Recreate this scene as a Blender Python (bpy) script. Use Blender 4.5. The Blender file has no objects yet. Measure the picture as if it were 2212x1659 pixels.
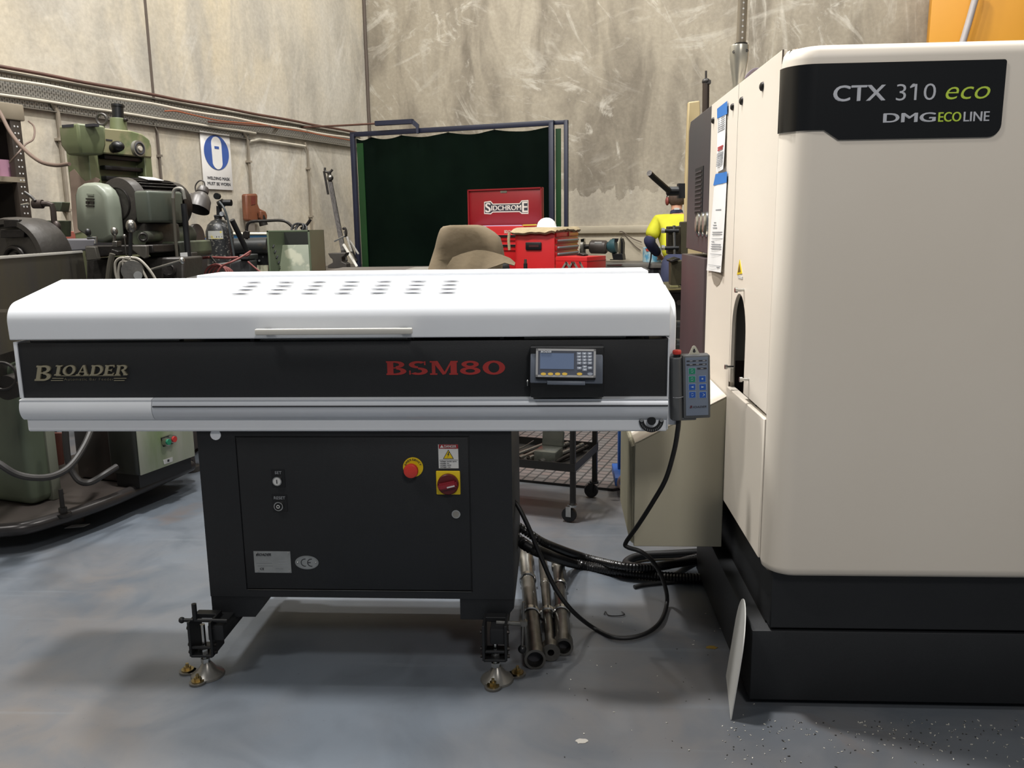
import bpy, bmesh, math, random
from mathutils import Matrix, Vector, noise
random.seed(7)
SC = bpy.context.scene
COL = SC.collection
PI = math.pi
# ------------------------------------------------------------------ camera
IMG_W, IMG_H, FPX = 2212.0, 1659.0, 1808.0
EYE = Vector((0, 0, 1.38))
PIT, ROL, YAW = math.radians(10.647), math.radians(-0.785), math.radians(3.203)
FWD = Vector((-math.sin(YAW)*math.cos(PIT), math.cos(YAW)*math.cos(PIT), -math.sin(PIT)))
_r0 = Vector((math.cos(YAW), math.sin(YAW), 0)); _u0 = _r0.cross(FWD)
RGT = _r0*math.cos(ROL) + _u0*math.sin(ROL)
UPV = -_r0*math.sin(ROL) + _u0*math.cos(ROL)
def make_camera():
    cd = bpy.data.cameras.new('camera'); cam = bpy.data.objects.new('camera', cd); COL.objects.link(cam)
    cd.sensor_fit = 'HORIZONTAL'; cd.sensor_width = 36.0; cd.lens = FPX/IMG_W*36.0
    cd.clip_start = 0.05; cd.clip_end = 200
    m = Matrix((RGT, UPV, -FWD)).transposed().to_4x4(); m.translation = EYE
    cam.matrix_world = m; SC.camera = cam
make_camera()
def ray(px, py): return FWD + RGT*((px-1106.0)/FPX) - UPV*((py-829.5)/FPX)

class Fr:
    """a place in the shop: origin and turn about the vertical"""
    def __init__(s, o=(0, 0, 0), deg=0.0, M=None):
        s.M = M if M is not None else Matrix.Translation(Vector(o)) @ Matrix.Rotation(math.radians(deg), 4, 'Z')
        s.Mi = s.M.inverted()
    def p(s, px, py, x=None, y=None, z=None):
        c = s.Mi @ EYE; d = s.Mi.to_3x3() @ ray(px, py)
        t = (x-c.x)/d.x if x is not None else ((y-c.y)/d.y if y is not None else (z-c.z)/d.z)
        return c + d*t
    def w(s, v): return s.M @ Vector(v)
W = Fr()
ROOM = -17.9
R = Fr((-2.485, 11.374, 0), ROOM)

# ------------------------------------------------------------------ materials
def lin(h):
    h = h.lstrip('#'); o = []
    for i in (0, 2, 4):
        c = int(h[i:i+2], 16)/255.0
        o.append(c/12.92 if c <= 0.04045 else ((c+0.055)/1.055)**2.4)
    return (o[0], o[1], o[2], 1.0)
MATS = {}
def mat(name, col, rough=0.5, metal=0.0, col2=None, nscale=6.0, amount=0.5, bump=0.0, bscale=None, detail=6, stretch=(1, 1, 1), coat=0.0, spec=None, thr=None, alpha=1.0, trans=0.0, sheen=0):
    if name in MATS: return MATS[name]
    m = bpy.data.materials.new(name); m.use_nodes = True
    nt = m.node_tree; b = nt.nodes['Principled BSDF']; L = nt.links
    c1 = lin(col) if isinstance(col, str) else col
    b.inputs['Base Color'].default_value = c1
    b.inputs['Roughness'].default_value = rough; b.inputs['Metallic'].default_value = metal
    if coat: b.inputs['Coat Weight'].default_value = coat; b.inputs['Coat Roughness'].default_value = 0.15
    if spec is not None: b.inputs['Specular IOR Level'].default_value = spec
    if trans: b.inputs['Transmission Weight'].default_value = trans
    if alpha < 1: b.inputs['Alpha'].default_value = alpha
    tc = nt.nodes.new('ShaderNodeTexCoord'); mp = nt.nodes.new('ShaderNodeMapping'); mp.inputs['Scale'].default_value = stretch
    L.new(tc.outputs['Object'], mp.inputs['Vector'])
    n = nt.nodes.new('ShaderNodeTexNoise'); n.inputs['Scale'].default_value = nscale; n.inputs['Detail'].default_value = detail
    L.new(mp.outputs['Vector'], n.inputs['Vector'])
    r = nt.nodes.new('ShaderNodeValToRGB')
    if thr: r.color_ramp.elements[0].position, r.color_ramp.elements[1].position = thr
    else: r.color_ramp.elements[0].position, r.color_ramp.elements[1].position = 0.5-0.5*(1-amount)*0.6-0.05, 0.5+0.5*(1-amount)*0.6+0.2
    if col2 is None:
        k = 0.86; c2 = (c1[0]*k, c1[1]*k, c1[2]*k, 1)
    else: c2 = lin(col2)
    r.color_ramp.elements[0].color = c1; r.color_ramp.elements[1].color = c2
    L.new(n.outputs['Fac'], r.inputs['Fac']); L.new(r.outputs['Color'], b.inputs['Base Color'])
    if bump:
        n2 = nt.nodes.new('ShaderNodeTexNoise'); n2.inputs['Scale'].default_value = bscale or nscale*6; n2.inputs['Detail'].default_value = 4
        L.new(mp.outputs['Vector'], n2.inputs['Vector'])
        bp = nt.nodes.new('ShaderNodeBump'); bp.inputs['Strength'].default_value = bump; bp.inputs['Distance'].default_value = 0.01
        L.new(n2.outputs['Fac'], bp.inputs['Height']); L.new(bp.outputs['Normal'], b.inputs['Normal'])
    MATS[name] = m
    return m

class NT:
    """small wrapper for hand-built node trees"""
    def __init__(s, name):
        s.m = bpy.data.materials.new(name); s.m.use_nodes = True; s.t = s.m.node_tree; s.b = s.t.nodes['Principled BSDF']; MATS[name] = s.m
        s.tc = s.t.nodes.new('ShaderNodeTexCoord')
    def n(s, typ, **kw):
        x = s.t.nodes.new(typ)
        for k, v in kw.items():
            if k.startswith('_'): setattr(x, k[1:], v)
            else: x.inputs[k.replace('__', ' ')].default_value = v
        return x
    def l(s, a, b): s.t.links.new(a, b)
    def map(s, scale=(1, 1, 1), rot=(0, 0, 0), loc=(0, 0, 0), typ='POINT'):
        x = s.n('ShaderNodeMapping', Scale=scale, Rotation=rot, Location=loc); x.vector_type = typ; s.l(s.tc.outputs['Object'], x.inputs['Vector']); return x.outputs['Vector']
    def noise(s, vec, scale, detail=6, dist=0.0, rough=0.55):
        x = s.n('ShaderNodeTexNoise', Scale=scale, Detail=detail, Distortion=dist, Roughness=rough); s.l(vec, x.inputs['Vector']); return x.outputs['Fac']
    def ramp(s, fac, p0, p1, c0=(0, 0, 0, 1), c1=(1, 1, 1, 1)):
        x = s.n('ShaderNodeValToRGB'); e = x.color_ramp.elements; e[0].position = p0; e[1].position = p1; e[0].color = c0; e[1].color = c1
        s.l(fac, x.inputs['Fac']); return x.outputs['Color']
    def mix(s, fac, a, b, mode='MIX'):
        x = s.n('ShaderNodeMix', _data_type='RGBA', _blend_type=mode)
        if isinstance(fac, float): x.inputs[0].default_value = fac
        else: s.l(fac, x.inputs[0])
        for v, i in ((a, 6), (b, 7)):
            if isinstance(v, tuple): x.inputs[i].default_value = v
            else: s.l(v, x.inputs[i])
        return x.outputs[2]
    def math(s, op, a, b):
        x = s.n('ShaderNodeMath', _operation=op)
        for v, i in ((a, 0), (b, 1)):
            if isinstance(v, (int, float)): x.inputs[i].default_value = v
            else: s.l(v, x.inputs[i])
        return x.outputs[0]
    def bump(s, h, st=0.3, d=0.01):
        x = s.n('ShaderNodeBump', Strength=st, Distance=d); s.l(h, x.inputs['Height']); s.l(x.outputs['Normal'], s.b.inputs['Normal'])

def wall_material(name, base, dark, light, warm, streak, seed, patch):
    t = NT(name); b = t.b; b.inputs['Roughness'].default_value = 0.85; b.inputs['Specular IOR Level'].default_value = 0.25
    v = t.map(loc=(seed, 0, 0)); vs = t.map(scale=(1, 1, 0.35), loc=(0, seed, 0))
    big = t.ramp(t.noise(v, 0.55, 5, 0.4), 0.36, 0.66)
    mid = t.ramp(t.noise(vs, 2.2, 7, 0.8), 0.42, 0.66)
    c = t.mix(big, lin(base), lin(warm)); c = t.mix(mid, c, lin(dark))
    # long pale trowel smears in several directions
    for k, (ax, rot, sc, p0, p1) in enumerate(streak):
        vv = t.map(scale=sc, rot=rot, loc=(seed*3+k*7, k*5, k*3), typ='TEXTURE')
        s1 = t.math('MULTIPLY', t.ramp(t.noise(vv, 1.0, 7, 1.4, 0.68), p0, p1), 0.7)
        g = t.ramp(t.noise(t.map(loc=(k*11+seed, 3, k)), 0.45, 3), 0.5, 0.62)
        c = t.mix(t.math('MULTIPLY', s1, g), c, lin(light))
    runs = t.ramp(t.noise(t.map(scale=(9, 9, 0.5), loc=(2, seed, 0)), 1.0, 4), 0.6, 0.8)
    c = t.mix(t.math('MULTIPLY', runs, 0.35), c, lin(dark))
    if patch:   # the lower, freshly skimmed part of the wall: a ragged edge
        sx = t.n('ShaderNodeSeparateXYZ'); t.l(t.tc.outputs['Object'], sx.inputs[0])
        nn = t.noise(t.map(scale=(1, 1, 1)), 1.1, 6, 0.6, 0.6)
        zz = t.math('ADD', sx.outputs['Z'], t.math('MULTIPLY', nn, -1.1))
        pm = t.ramp(zz, 0.0, 1.0); x = t.math('LESS_THAN', zz, patch)
        c = t.mix(x, c, t.mix(mid, lin('#b5ac9a'), lin('#a0988a')))
    fine = t.ramp(t.noise(v, 26, 3), 0.35, 0.75, (0.9, 0.9, 0.9, 1), (1.06, 1.06, 1.06, 1))
    c = t.mix(1.0, c, fine, 'MULTIPLY')
    t.l(c, b.inputs['Base Color']); t.bump(t.noise(v, 9, 6), 0.25, 0.02)
    return t.m
M_WALLB = wall_material('concrete_rear', '#9d9483', '#7c7467', '#c9c3b6', '#aaa190',
    [(0, (0, 0.42, 0), (1.0, 1, 0.24), 0.54, 0.64), (0, (0, -0.3, 0), (1.1, 1, 0.28), 0.55, 0.66), (0, (0, 1.0, 0), (0.9, 1, 0.22), 0.56, 0.66), (0, (0, 1.5, 0), (1.3, 1, 0.22), 0.55, 0.68), (0, (0, 0.1, 0), (0.5, 1, 0.4), 0.56, 0.66)], 4.0, 1.3)
M_WALLL = wall_material('concrete_left', '#c1bbae', '#a7a195', '#d6d2c8', '#c3b69c',
    [(0, (1.1, 0, 0), (1, 1.4, 0.3), 0.52, 0.72), (0, (-0.9, 0, 0), (1, 1.5, 0.35), 0.54, 0.72)], 9.0, 0)

def floor_material():
    t = NT('painted_concrete_floor'); b = t.b
    v = t.map(); big = t.ramp(t.noise(v, 0.8, 6, 0.5), 0.40, 0.68); mid = t.ramp(t.noise(v, 3.2, 8, 0.7), 0.45, 0.7)
    c = t.mix(big, lin('#5a6169'), lin('#605b57')); c = t.mix(mid, c, lin('#4c5259'))
    rust = t.ramp(t.noise(t.map(loc=(5.3, 1.2, 0)), 1.6, 6, 0.8), 0.66, 0.74); c = t.mix(t.math('MULTIPLY', rust, 0.4), c, lin('#6b594b'))
    sp = t.ramp(t.noise(v, 60, 2), 0.72, 0.76); c = t.mix(t.math('MULTIPLY', sp, 0.5), c, lin('#3a3c40'))
    # straight worn wheel scuffs
    sc = t.ramp(t.noise(t.map(scale=(0.7, 14, 1), rot=(0, 0, 0.5)), 1, 4), 0.62, 0.7); c = t.mix(t.math('MULTIPLY', sc, 0.25), c, lin('#6c7379'))
    t.l(c, b.inputs['Base Color'])
    r = t.n('ShaderNodeMapRange'); r.inputs['To Min'].default_value = 0.32; r.inputs['To Max'].default_value = 0.6
    t.l(t.noise(v, 2.5, 5), r.inputs['Value']); t.l(r.outputs['Result'], b.inputs['Roughness'])
    t.bump(t.noise(v, 14, 5), 0.12, 0.01)
    return t.m
M_FLOOR = floor_material()

WHITE = mat('white_powder_coat', '#dfe2e6', 0.42, 0, '#d8dbdf', 3)
SILVERW = mat('silver_white_trim', '#c9cdd3', 0.35, 0.2, '#c0c4ca', 3)
BLACKP = mat('black_powder_coat', '#111316', 0.55, 0, '#15171a', 8, bump=0.08, bscale=400)
BLACKG = mat('black_satin_plastic', '#0c0d0f', 0.4)
BLACKM = mat('black_painted_steel', '#141517', 0.5, 0.2, '#1e1f21', 12)
CREAM = mat('cream_enamel', '#e2d9cb', 0.42, 0, '#dcd2c3', 1.5)
CREAMD = mat('cream_enamel_box', '#bdb7a2', 0.5, 0, '#b3ad98', 2)
CHROME = mat('bright_steel', '#c9c9c6', 0.22, 1.0, '#a5a5a2', 20)
STEEL = mat('worn_steel', '#8d8b86', 0.35, 1.0, '#5d5a55', 9, bump=0.1)
DSTEEL = mat('dark_oily_steel', '#3b3836', 0.4, 0.7, '#24211f', 7, bump=0.2)
CAST = mat('dark_cast_iron', '#45423e', 0.42, 0.3, '#2b2725', 5, bump=0.2)
OLIVE = mat('olive_machine_paint', '#636a4b', 0.45, 0, '#74735a', 4, thr=(0.5, 0.66), bump=0.05)
SAGE = mat('sage_machine_paint', '#7d8375', 0.38, 0, '#74796c', 5)
OLIVED = mat('grimy_olive_paint', '#555c47', 0.5, 0, '#363830', 6, thr=(0.4, 0.62))
RUBBER = mat('black_rubber', '#0d0d0e', 0.5, 0, '#121213', 20)
RED = mat('red_enamel', '#b3171b', 0.35, 0, '#a71519', 4)
REDD = mat('dark_red_enamel', '#7d1218', 0.4, 0, '#6f1016', 4)
YELLOW = mat('safety_yellow', '#d8b90e', 0.5)
PAPER = mat('white_paper', '#e6e4e2', 0.8)
INK = mat('dark_ink', '#2b2b30', 0.7)
NAVYF = mat('navy_steel_paint', '#10162e', 0.45, 0, '#0d1124', 8)

# ------------------------------------------------------------------ mesh building
class MB:
    def __init__(s, fr=W): s.bm = bmesh.new(); s.fr = fr
    def _v(s, pts): return [s.bm.verts.new(Vector(p)) for p in pts]
    def quad(s, *pts):
        try: return s.bm.faces.new(s._v(pts))
        except ValueError: pass
    def box(s, x0, x1, y0, y1, z0, z1, bev=0.0, seg=2):
        x0, x1 = min(x0, x1), max(x0, x1); y0, y1 = min(y0, y1), max(y0, y1); z0, z1 = min(z0, z1), max(z0, z1)
        r = bmesh.ops.create_cube(s.bm, size=1.0, matrix=Matrix.Translation(((x0+x1)/2, (y0+y1)/2, (z0+z1)/2)) @ Matrix.Diagonal((x1-x0, y1-y0, z1-z0, 1)))
        if bev > 0:
            es = list({e for v in r['verts'] for e in v.link_edges})
            bmesh.ops.bevel(s.bm, geom=es, offset=min(bev, 0.49*min(x1-x0, y1-y0, z1-z0)), segments=seg, affect='EDGES', profile=0.5)
        return s
    def obox(s, c, size, M3=None, bev=0.0):
        M = Matrix.Translation(Vector(c)) @ (M3.to_4x4() if M3 is not None else Matrix()) @ Matrix.Diagonal((size[0], size[1], size[2], 1))
        r = bmesh.ops.create_cube(s.bm, size=1.0, matrix=M)
        if bev > 0:
            es = list({e for v in r['verts'] for e in v.link_edges})
            bmesh.ops.bevel(s.bm, geom=es, offset=bev, segments=2, affect='EDGES')
        return s
    def bar(s, a, b, w, t, up=(0, 0, 1), bev=0.0):
        a = Vector(a); b = Vector(b); d = (b-a); L = d.length; z = d.normalized(); u = Vector(up)
        if abs(z.dot(u)) > 0.98: u = Vector((0, 1, 0))
        x = u.cross(z).normalized(); y = z.cross(x)
        return s.obox((a+b)/2, (w, t, L), Matrix((x, y, z)).transposed(), bev)
    def cyl(s, a, b, r0, r1=None, n=24, cap=True):
        a = Vector(a); b = Vector(b); r1 = r0 if r1 is None else r1
        return s.rev([(0, 0), (r0, 0), (r1, (b-a).length), (0, (b-a).length)] if cap else [(r0, 0), (r1, (b-a).length)], a, b-a, n)
    def rev(s, prof, o, axis, n=24, sx=1.0):
        o = Vector(o); z = Vector(axis).normalized(); u = Vector((0, 0, 1)) if abs(z.z) < 0.9 else Vector((1, 0, 0))
        x = u.cross(z).normalized(); y = z.cross(x); rings = []
        for (r, h) in prof:
            if r < 1e-6: rings.append([s.bm.verts.new(o+z*h)])
            else: rings.append([s.bm.verts.new(o+z*h+x*(r*sx*math.cos(2*PI*i/n))+y*(r*math.sin(2*PI*i/n))) for i in range(n)])
        for A, B in zip(rings, rings[1:]):
            if len(A) == 1 and len(B) == 1: continue
            for i in range(n):
                j = (i+1) % n
                q = [A[0], B[j], B[i]] if len(A) == 1 else ([A[i], A[j], B[0]] if len(B) == 1 else [A[i], A[j], B[j], B[i]])
                try: s.bm.faces.new(q)
                except ValueError: pass
        return s
    def sph(s, c, r, sc=(1, 1, 1), n=20, M3=None):
        M = Matrix.Translation(Vector(c)) @ (M3.to_4x4() if M3 is not None else Matrix()) @ Matrix.Diagonal((sc[0], sc[1], sc[2], 1))
        bmesh.ops.create_uvsphere(s.bm, u_segments=n, v_segments=max(8, n//2), radius=r, matrix=M); return s
    def torus(s, c, R_, r, axis=(0, 0, 1), n=32, m=10, a0=0, a1=2*PI):
        z = Vector(axis).normalized(); u = Vector((0, 0, 1)) if abs(z.z) < 0.9 else Vector((1, 0, 0)); x = u.cross(z).normalized(); y = z.cross(x); c = Vector(c)
        full = abs(a1-a0-2*PI) < 1e-6
        pts = [c+x*R_*math.cos(a0+(a1-a0)*i/n)+y*R_*math.sin(a0+(a1-a0)*i/n) for i in range(n if full else n+1)]
        return s.tube(pts, r, m, closed=full, smooth=False)
    def tube(s, pts, r, n=10, closed=False, smooth=True, sub=6, ribs=None):
        pts = [Vector(p) for p in pts]
        if smooth and len(pts) > 2:
            P = []; N = len(pts)
            for i in range(N-1 if not closed else N):
                p0 = pts[i-1] if i > 0 or closed else pts[0]*2-pts[1]
                p1 = pts[i]; p2 = pts[(i+1) % N]; p3 = pts[(i+2) % N] if (i+2 < N or closed) else pts[-1]*2-pts[-2]
                for k in range(sub):
                    t = k/sub
                    P.append(0.5*((2*p1)+(p2-p0)*t+(2*p0-5*p1+4*p2-p3)*t*t+(-p0+3*p1-3*p2+p3)*t**3))
            if not closed: P.append(pts[-1])
            pts = P
        if ribs:   # corrugated hose: resample and swell every other ring
            P = [pts[0]]; acc = 0.0
            for a, b in zip(pts, pts[1:]):
                L = (b-a).length; q = ribs-acc
                while q < L: P.append(a+(b-a)*(q/L)); q += ribs
                acc = L-(q-ribs)
            pts = P
        N = len(pts); rings = []; x = None
        for i, p in enumerate(pts):
            if closed: d = (pts[(i+1) % N]-pts[i-1])
            else: d = pts[min(i+1, N-1)]-pts[max(i-1, 0)]
            if d.length < 1e-9: d = Vector((0, 0, 1))
            d.normalize()
            if x is None: x = (Vector((0, 0, 1)) if abs(d.z) < 0.9 else Vector((1, 0, 0))).cross(d).normalized()
            x = (x-d*x.dot(d)).normalized(); y = d.cross(x)
            rr = r[i*len(r)//N] if isinstance(r, (list, tuple)) else r
            if ribs: rr = rr*(1.0 if i % 2 else 0.86)
            rings.append([s.bm.verts.new(p+x*rr*math.cos(2*PI*k/n)+y*rr*math.sin(2*PI*k/n)) for k in range(n)])
        for i in range(N if closed else N-1):
            A = rings[i]; B = rings[(i+1) % N]
            for k in range(n):
                j = (k+1) % n
                try: s.bm.faces.new([A[k], A[j], B[j], B[k]])
                except ValueError: pass
        if not closed:
            for rg in (rings[0][::-1], rings[-1]):
                try: s.bm.faces.new(rg)
                except ValueError: pass
        return s
    def prism(s, poly, axis, d0, d1):
        """poly in the two other axes (xyz order kept), extruded along axis"""
        def P(a, b, d): return {'x': (d, a, b), 'y': (a, d, b), 'z': (a, b, d)}[axis]
        A = s._v([P(a, b, d0) for a, b in poly]); B = s._v([P(a, b, d1) for a, b in poly]); n = len(poly)
        try:
            fa = s.bm.faces.new(A); fb = s.bm.faces.new(B[::-1])
            for i in range(n): s.bm.faces.new([A[i], B[i], B[(i+1) % n], A[(i+1) % n]])
        except ValueError: pass
        return s
    def loft(s, rings, cap=True):
        rr = [s._v(r) for r in rings]; n = len(rings[0])
        for A, B in zip(rr, rr[1:]):
            for i in range(n):
                j = (i+1) % n
                s.bm.faces.new([A[i], A[j], B[j], B[i]])
        if cap: s.bm.faces.new(rr[0][::-1]); s.bm.faces.new(rr[-1])
        return s
    def build(s, name, m, parent=None, bevel=0.0, sharp=35, subsurf=0, seg=2, wob=0.0):
        bm = s.bm
        bmesh.ops.recalc_face_normals(bm, faces=bm.faces)
        if wob:
            for v in bm.verts: v.co += noise.noise_vector(v.co*7)*wob
        bm.transform(s.fr.M)
        ng = [f for f in bm.faces if len(f.verts) > 4]
        lim = math.radians(sharp)
        for f in bm.faces: f.smooth = True
        for e in bm.edges:
            if len(e.link_faces) == 2: e.smooth = e.calc_face_angle(0) < lim
            else: e.smooth = False
        me = bpy.data.meshes.new(name); bm.to_mesh(me); bm.free()
        o = bpy.data.objects.new(name, me); COL.objects.link(o)
        me.materials.append(m)
        if bevel:
            b = o.modifiers.new('bevel', 'BEVEL'); b.width = bevel; b.segments = seg; b.limit_method = 'ANGLE'; b.angle_limit = math.radians(40); b.harden_normals = False
        if subsurf:
            q = o.modifiers.new('sub', 'SUBSURF'); q.levels = subsurf; q.render_levels = subsurf
        place(o, parent)
        return o
WORLD = {}
def place(o, parent):
    """put the object's own origin where the thing stands (its mesh is in shop coordinates)"""
    me = o.data
    if parent is not None:
        loc = WORLD[parent.name]
    else:
        if not me.vertices: loc = Vector((0, 0, 0))
        else:
            xs = [v.co.x for v in me.vertices]; ys = [v.co.y for v in me.vertices]; zs = [v.co.z for v in me.vertices]
            loc = Vector(((min(xs)+max(xs))/2, (min(ys)+max(ys))/2, min(zs)))
    me.transform(Matrix.Translation(-loc))
    WORLD[o.name] = loc
    if parent is None: o.location = loc
    else: o.parent = parent
def thing(name, label, cat, loc, group=None):
    o = bpy.data.objects.new(name, None); COL.objects.link(o); o.empty_display_size = 0.1
    o.location = Vector(loc); WORLD[o.name] = Vector(loc)
    return tag(o, label, cat, group)
def tag(o, label, cat, group=None, kind=None):
    o['label'] = label; o['category'] = cat
    if group: o['group'] = group
    if kind: o['kind'] = kind
    return o
def struct(o, label=None):
    o['kind'] = 'structure'
    if label: o['label'] = label
    return o
def text(name, s, o, right, up, w, h, m, parent, depth=0.002, fr=W, bold=0.0, shear=0.0, spacing=1.0):
    """lettering as real, thin mesh letters fitted into a w x h field whose lower left corner is o; bold thickens the strokes"""
    c = bpy.data.curves.new('lettering', 'FONT'); c.body = s; c.size = 1.0; c.shear = shear; c.extrude = 0.5; c.space_character = spacing
    c.resolution_u = 4
    if bold < 0: c.offset = bold
    t = bpy.data.objects.new('tmp', c); COL.objects.link(t)
    dg = bpy.context.evaluated_depsgraph_get(); dg.update()
    me = bpy.data.meshes.new_from_object(t.evaluated_get(dg)); bpy.data.objects.remove(t)
    xs = [v.co.x for v in me.vertices]; ys = [v.co.y for v in me.vertices]
    x0, x1, y0, y1 = min(xs), max(xs), min(ys), max(ys)
    right = Vector(right).normalized(); up = Vector(up).normalized(); nrm = right.cross(up)
    bm = bmesh.new(); fatw = max(0.0, bold)*2.2*h; n = 1 if bold <= 0 else 4
    for k in range(n):
        f = k/(n-1) if n > 1 else 0
        sx = f*fatw; sy = (0, 1, 0.3, 1)[k % 4]*fatw*0.35
        src = bmesh.new(); src.from_mesh(me)
        for v in src.verts:
            v.co = fr.M @ (Vector(o) + right*((v.co.x-x0)/(x1-x0)*(w-fatw)+sx) + up*((v.co.y-y0)/(y1-y0)*(h-fatw*0.35)+sy) + nrm*(v.co.z*depth+k*0.00025))
        tm = bpy.data.meshes.new('t'); src.to_mesh(tm); src.free(); bm.from_mesh(tm); bpy.data.meshes.remove(tm)
    bm.to_mesh(me); bm.free(); me.materials.clear(); me.materials.append(m); me.name = name
    ob = bpy.data.objects.new(name, me); COL.objects.link(ob); place(ob, parent)
    return ob

# serif capitals drawn stroke by stroke: bars (x0,y0,x1,y1), bowls (cx,cy,rx,ry,a0,a1,tx,ty), free polygons
H_S = 0.11
GLY = {
 'I': (0.50, [('b', 0.14, 0, 0.36, 1), ('b', 0, 0, 0.50, H_S), ('b', 0, 1-H_S, 0.50, 1)]),
 'B': (0.88, [('b', 0.08, 0, 0.28, 1), ('b', 0, 0, 0.45, H_S), ('b', 0, 1-H_S, 0.45, 1), ('b', 0.28, 0.47, 0.5, 0.55), ('a', 0.42, 0.75, 0.38, 0.25, -90, 90, 0.17, 0.08), ('a', 0.44, 0.265, 0.44, 0.265, -90, 90, 0.19, 0.08)]),
 'O': (0.98, [('a', 0.49, 0.5, 0.49, 0.51, 0, 360, 0.19, 0.08)]),
 '0': (0.98, [('a', 0.49, 0.5, 0.49, 0.51, 0, 360, 0.19, 0.09)]),
 'D': (0.95, [('b', 0.08, 0, 0.28, 1), ('b', 0, 0, 0.45, H_S), ('b', 0, 1-H_S, 0.45, 1), ('a', 0.42, 0.5, 0.53, 0.5, -90, 90, 0.19, 0.09)]),
 'E': (0.80, [('b', 0.08, 0, 0.28, 1), ('b', 0, 0, 0.78, H_S), ('b', 0, 1-H_S, 0.74, 1), ('b', 0.28, 0.46, 0.58, 0.54), ('b', 0.70, 0, 0.78, 0.24), ('b', 0.67, 0.78, 0.74, 1), ('b', 0.52, 0.38, 0.58, 0.62)]),
 'A': (0.98, [('p', (0.40, 1), (0.56, 1), (0.90, 0.05), (0.68, 0.05)), ('p', (0.40, 1), (0.48, 0.97), (0.20, 0.05), (0.11, 0.05)), ('b', 0.22, 0.30, 0.74, 0.38), ('b', 0, 0, 0.32, H_S), ('b', 0.60, 0, 0.98, H_S)]),
 'R': (0.95, [('b', 0.08, 0, 0.28, 1), ('b', 0, 0, 0.38, H_S), ('b', 0, 1-H_S, 0.45, 1), ('a', 0.42, 0.735, 0.38, 0.265, -90, 90, 0.18, 0.08), ('p', (0.40, 0.50), (0.60, 0.52), (0.92, 0.04), (0.70, 0.04)), ('b', 0.64, 0, 0.95, H_S)]),
 'S': (0.86, [('a', 0.43, 0.74, 0.40, 0.26, 40, 270, 0.18, 0.09), ('a', 0.43, 0.27, 0.42, 0.27, -140, 90, 0.19, 0.09), ('b', 0.70, 0.70, 0.76, 0.98), ('b', 0.04, 0.02, 0.10, 0.32)]),
 'M': (1.22, [('b', 0.12, 0.04, 0.20, 1), ('b', 0.94, 0.04, 1.14, 1), ('p', (0.10, 1), (0.34, 1), (0.68, 0.10), (0.56, 0.0)), ('p', (1.0, 1), (0.92, 1), (0.56, 0.0), (0.68, 0.05)), ('b', 0, 0, 0.32, H_S), ('b', 0.84, 0, 1.22, H_S), ('b', 0, 1-H_S, 0.2, 1), ('b', 1.0, 1-H_S, 1.22, 1)]),
 '8': (0.90, [('a', 0.45, 0.755, 0.38, 0.25, 0, 360, 0.16, 0.08), ('a', 0.45, 0.275, 0.45, 0.28, 0, 360, 0.18, 0.09)]),
}
def serif(name, s, px0, py0, px1, py1, y, mt, parent, shear=0.0, gap=0.14, depth=0.003, fat=0.02):
    a_, b_ = W.p(px0, py0, y=y), W.p(px1, py1, y=y); w = b_.x-a_.x; h = b_.z-a_.z
    tot = sum(GLY[c][0] for c in s)+gap*(len(s)-1)+shear*0.5; sx = w/tot; x = 0.0; k = 0; mb = MB()
    for c in s:
        gw, parts = GLY[c]
        for q in parts:
            if q[0] == 'b' and q[4]-q[2] > 0.8: q = ('b', q[1]-fat*0.7, q[2], q[3]+fat*0.7, q[4])
            if q[0] == 'b': P = [(q[1], q[2]), (q[3], q[2]), (q[3], q[4]), (q[1], q[4])]; polys = [P]
            elif q[0] == 'p': polys = [list(q[1:])]
            else:
                _, cx, cy, rx, ry, a0, a1, tx, ty = q; tx += fat*1.2; ty += fat*1.1; n = 20; polys = []
                for i in range(n):
                    t0, t1 = math.radians(a0+(a1-a0)*i/n), math.radians(a0+(a1-a0)*(i+1)/n)
                    polys.append([(cx+rx*math.cos(t0), cy+ry*math.sin(t0)), (cx+rx*math.cos(t1), cy+ry*math.sin(t1)), (cx+(rx-tx)*math.cos(t1), cy+(ry-ty)*math.sin(t1)), (cx+(rx-tx)*math.cos(t0), cy+(ry-ty)*math.sin(t0))])
            k += 1
            for P in polys:
                mb.prism([(a_.x+(x+u+shear*v)*sx, a_.z+v*h) for u, v in P], 'y', y-depth-(k % 7)*0.00006, y)
        x += gw+gap
    return mb.build(name, mt, parent)
# ================================================================== THE ROOM
def arc(cx, cy, r, a0, a1, n=8): return [(cx+r*math.cos(math.radians(a0+(a1-a0)*i/n)), cy+r*math.sin(math.radians(a0+(a1-a0)*i/n))) for i in range(n+1)]
m = MB(); m.quad((-12, -4, 0), (12, -4, 0), (12, 14, 0), (-12, 14, 0)); m.quad
fl = m.build('floor', M_FLOOR); struct(fl, 'blue grey painted concrete workshop floor, scuffed and stained'); fl['category'] = 'floor'
m = MB(R); m.box(-0.2, 0, -15, 0.2, -0.02, 7.5); o = m.build('wall_left', M_WALLL); struct(o, 'pale tilt-up concrete wall on the left with mottled patches'); o['category'] = 'wall'
m = MB(R); m.box(0.001, 15, 0, 0.2, -0.02, 7.5); o = m.build('wall_back', M_WALLB); struct(o, 'grey brown rear concrete wall with pale trowel smears'); o['category'] = 'wall'
JOINT = mat('dark_joint_sealant', '#5b5047', 0.8)
def wallstrip(name, px, py, w=0.03):
    q = R.p(px, py, x=0); mm = MB(R); mm.box(-0.01, 0.004, q.y-w/2, q.y+w/2, 0, 7.45); o = mm.build(name, JOINT); struct(o, 'dark vertical panel joint in the left concrete wall'); o['category'] = 'trim'
wallstrip('trim_1', 331, 207)
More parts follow.
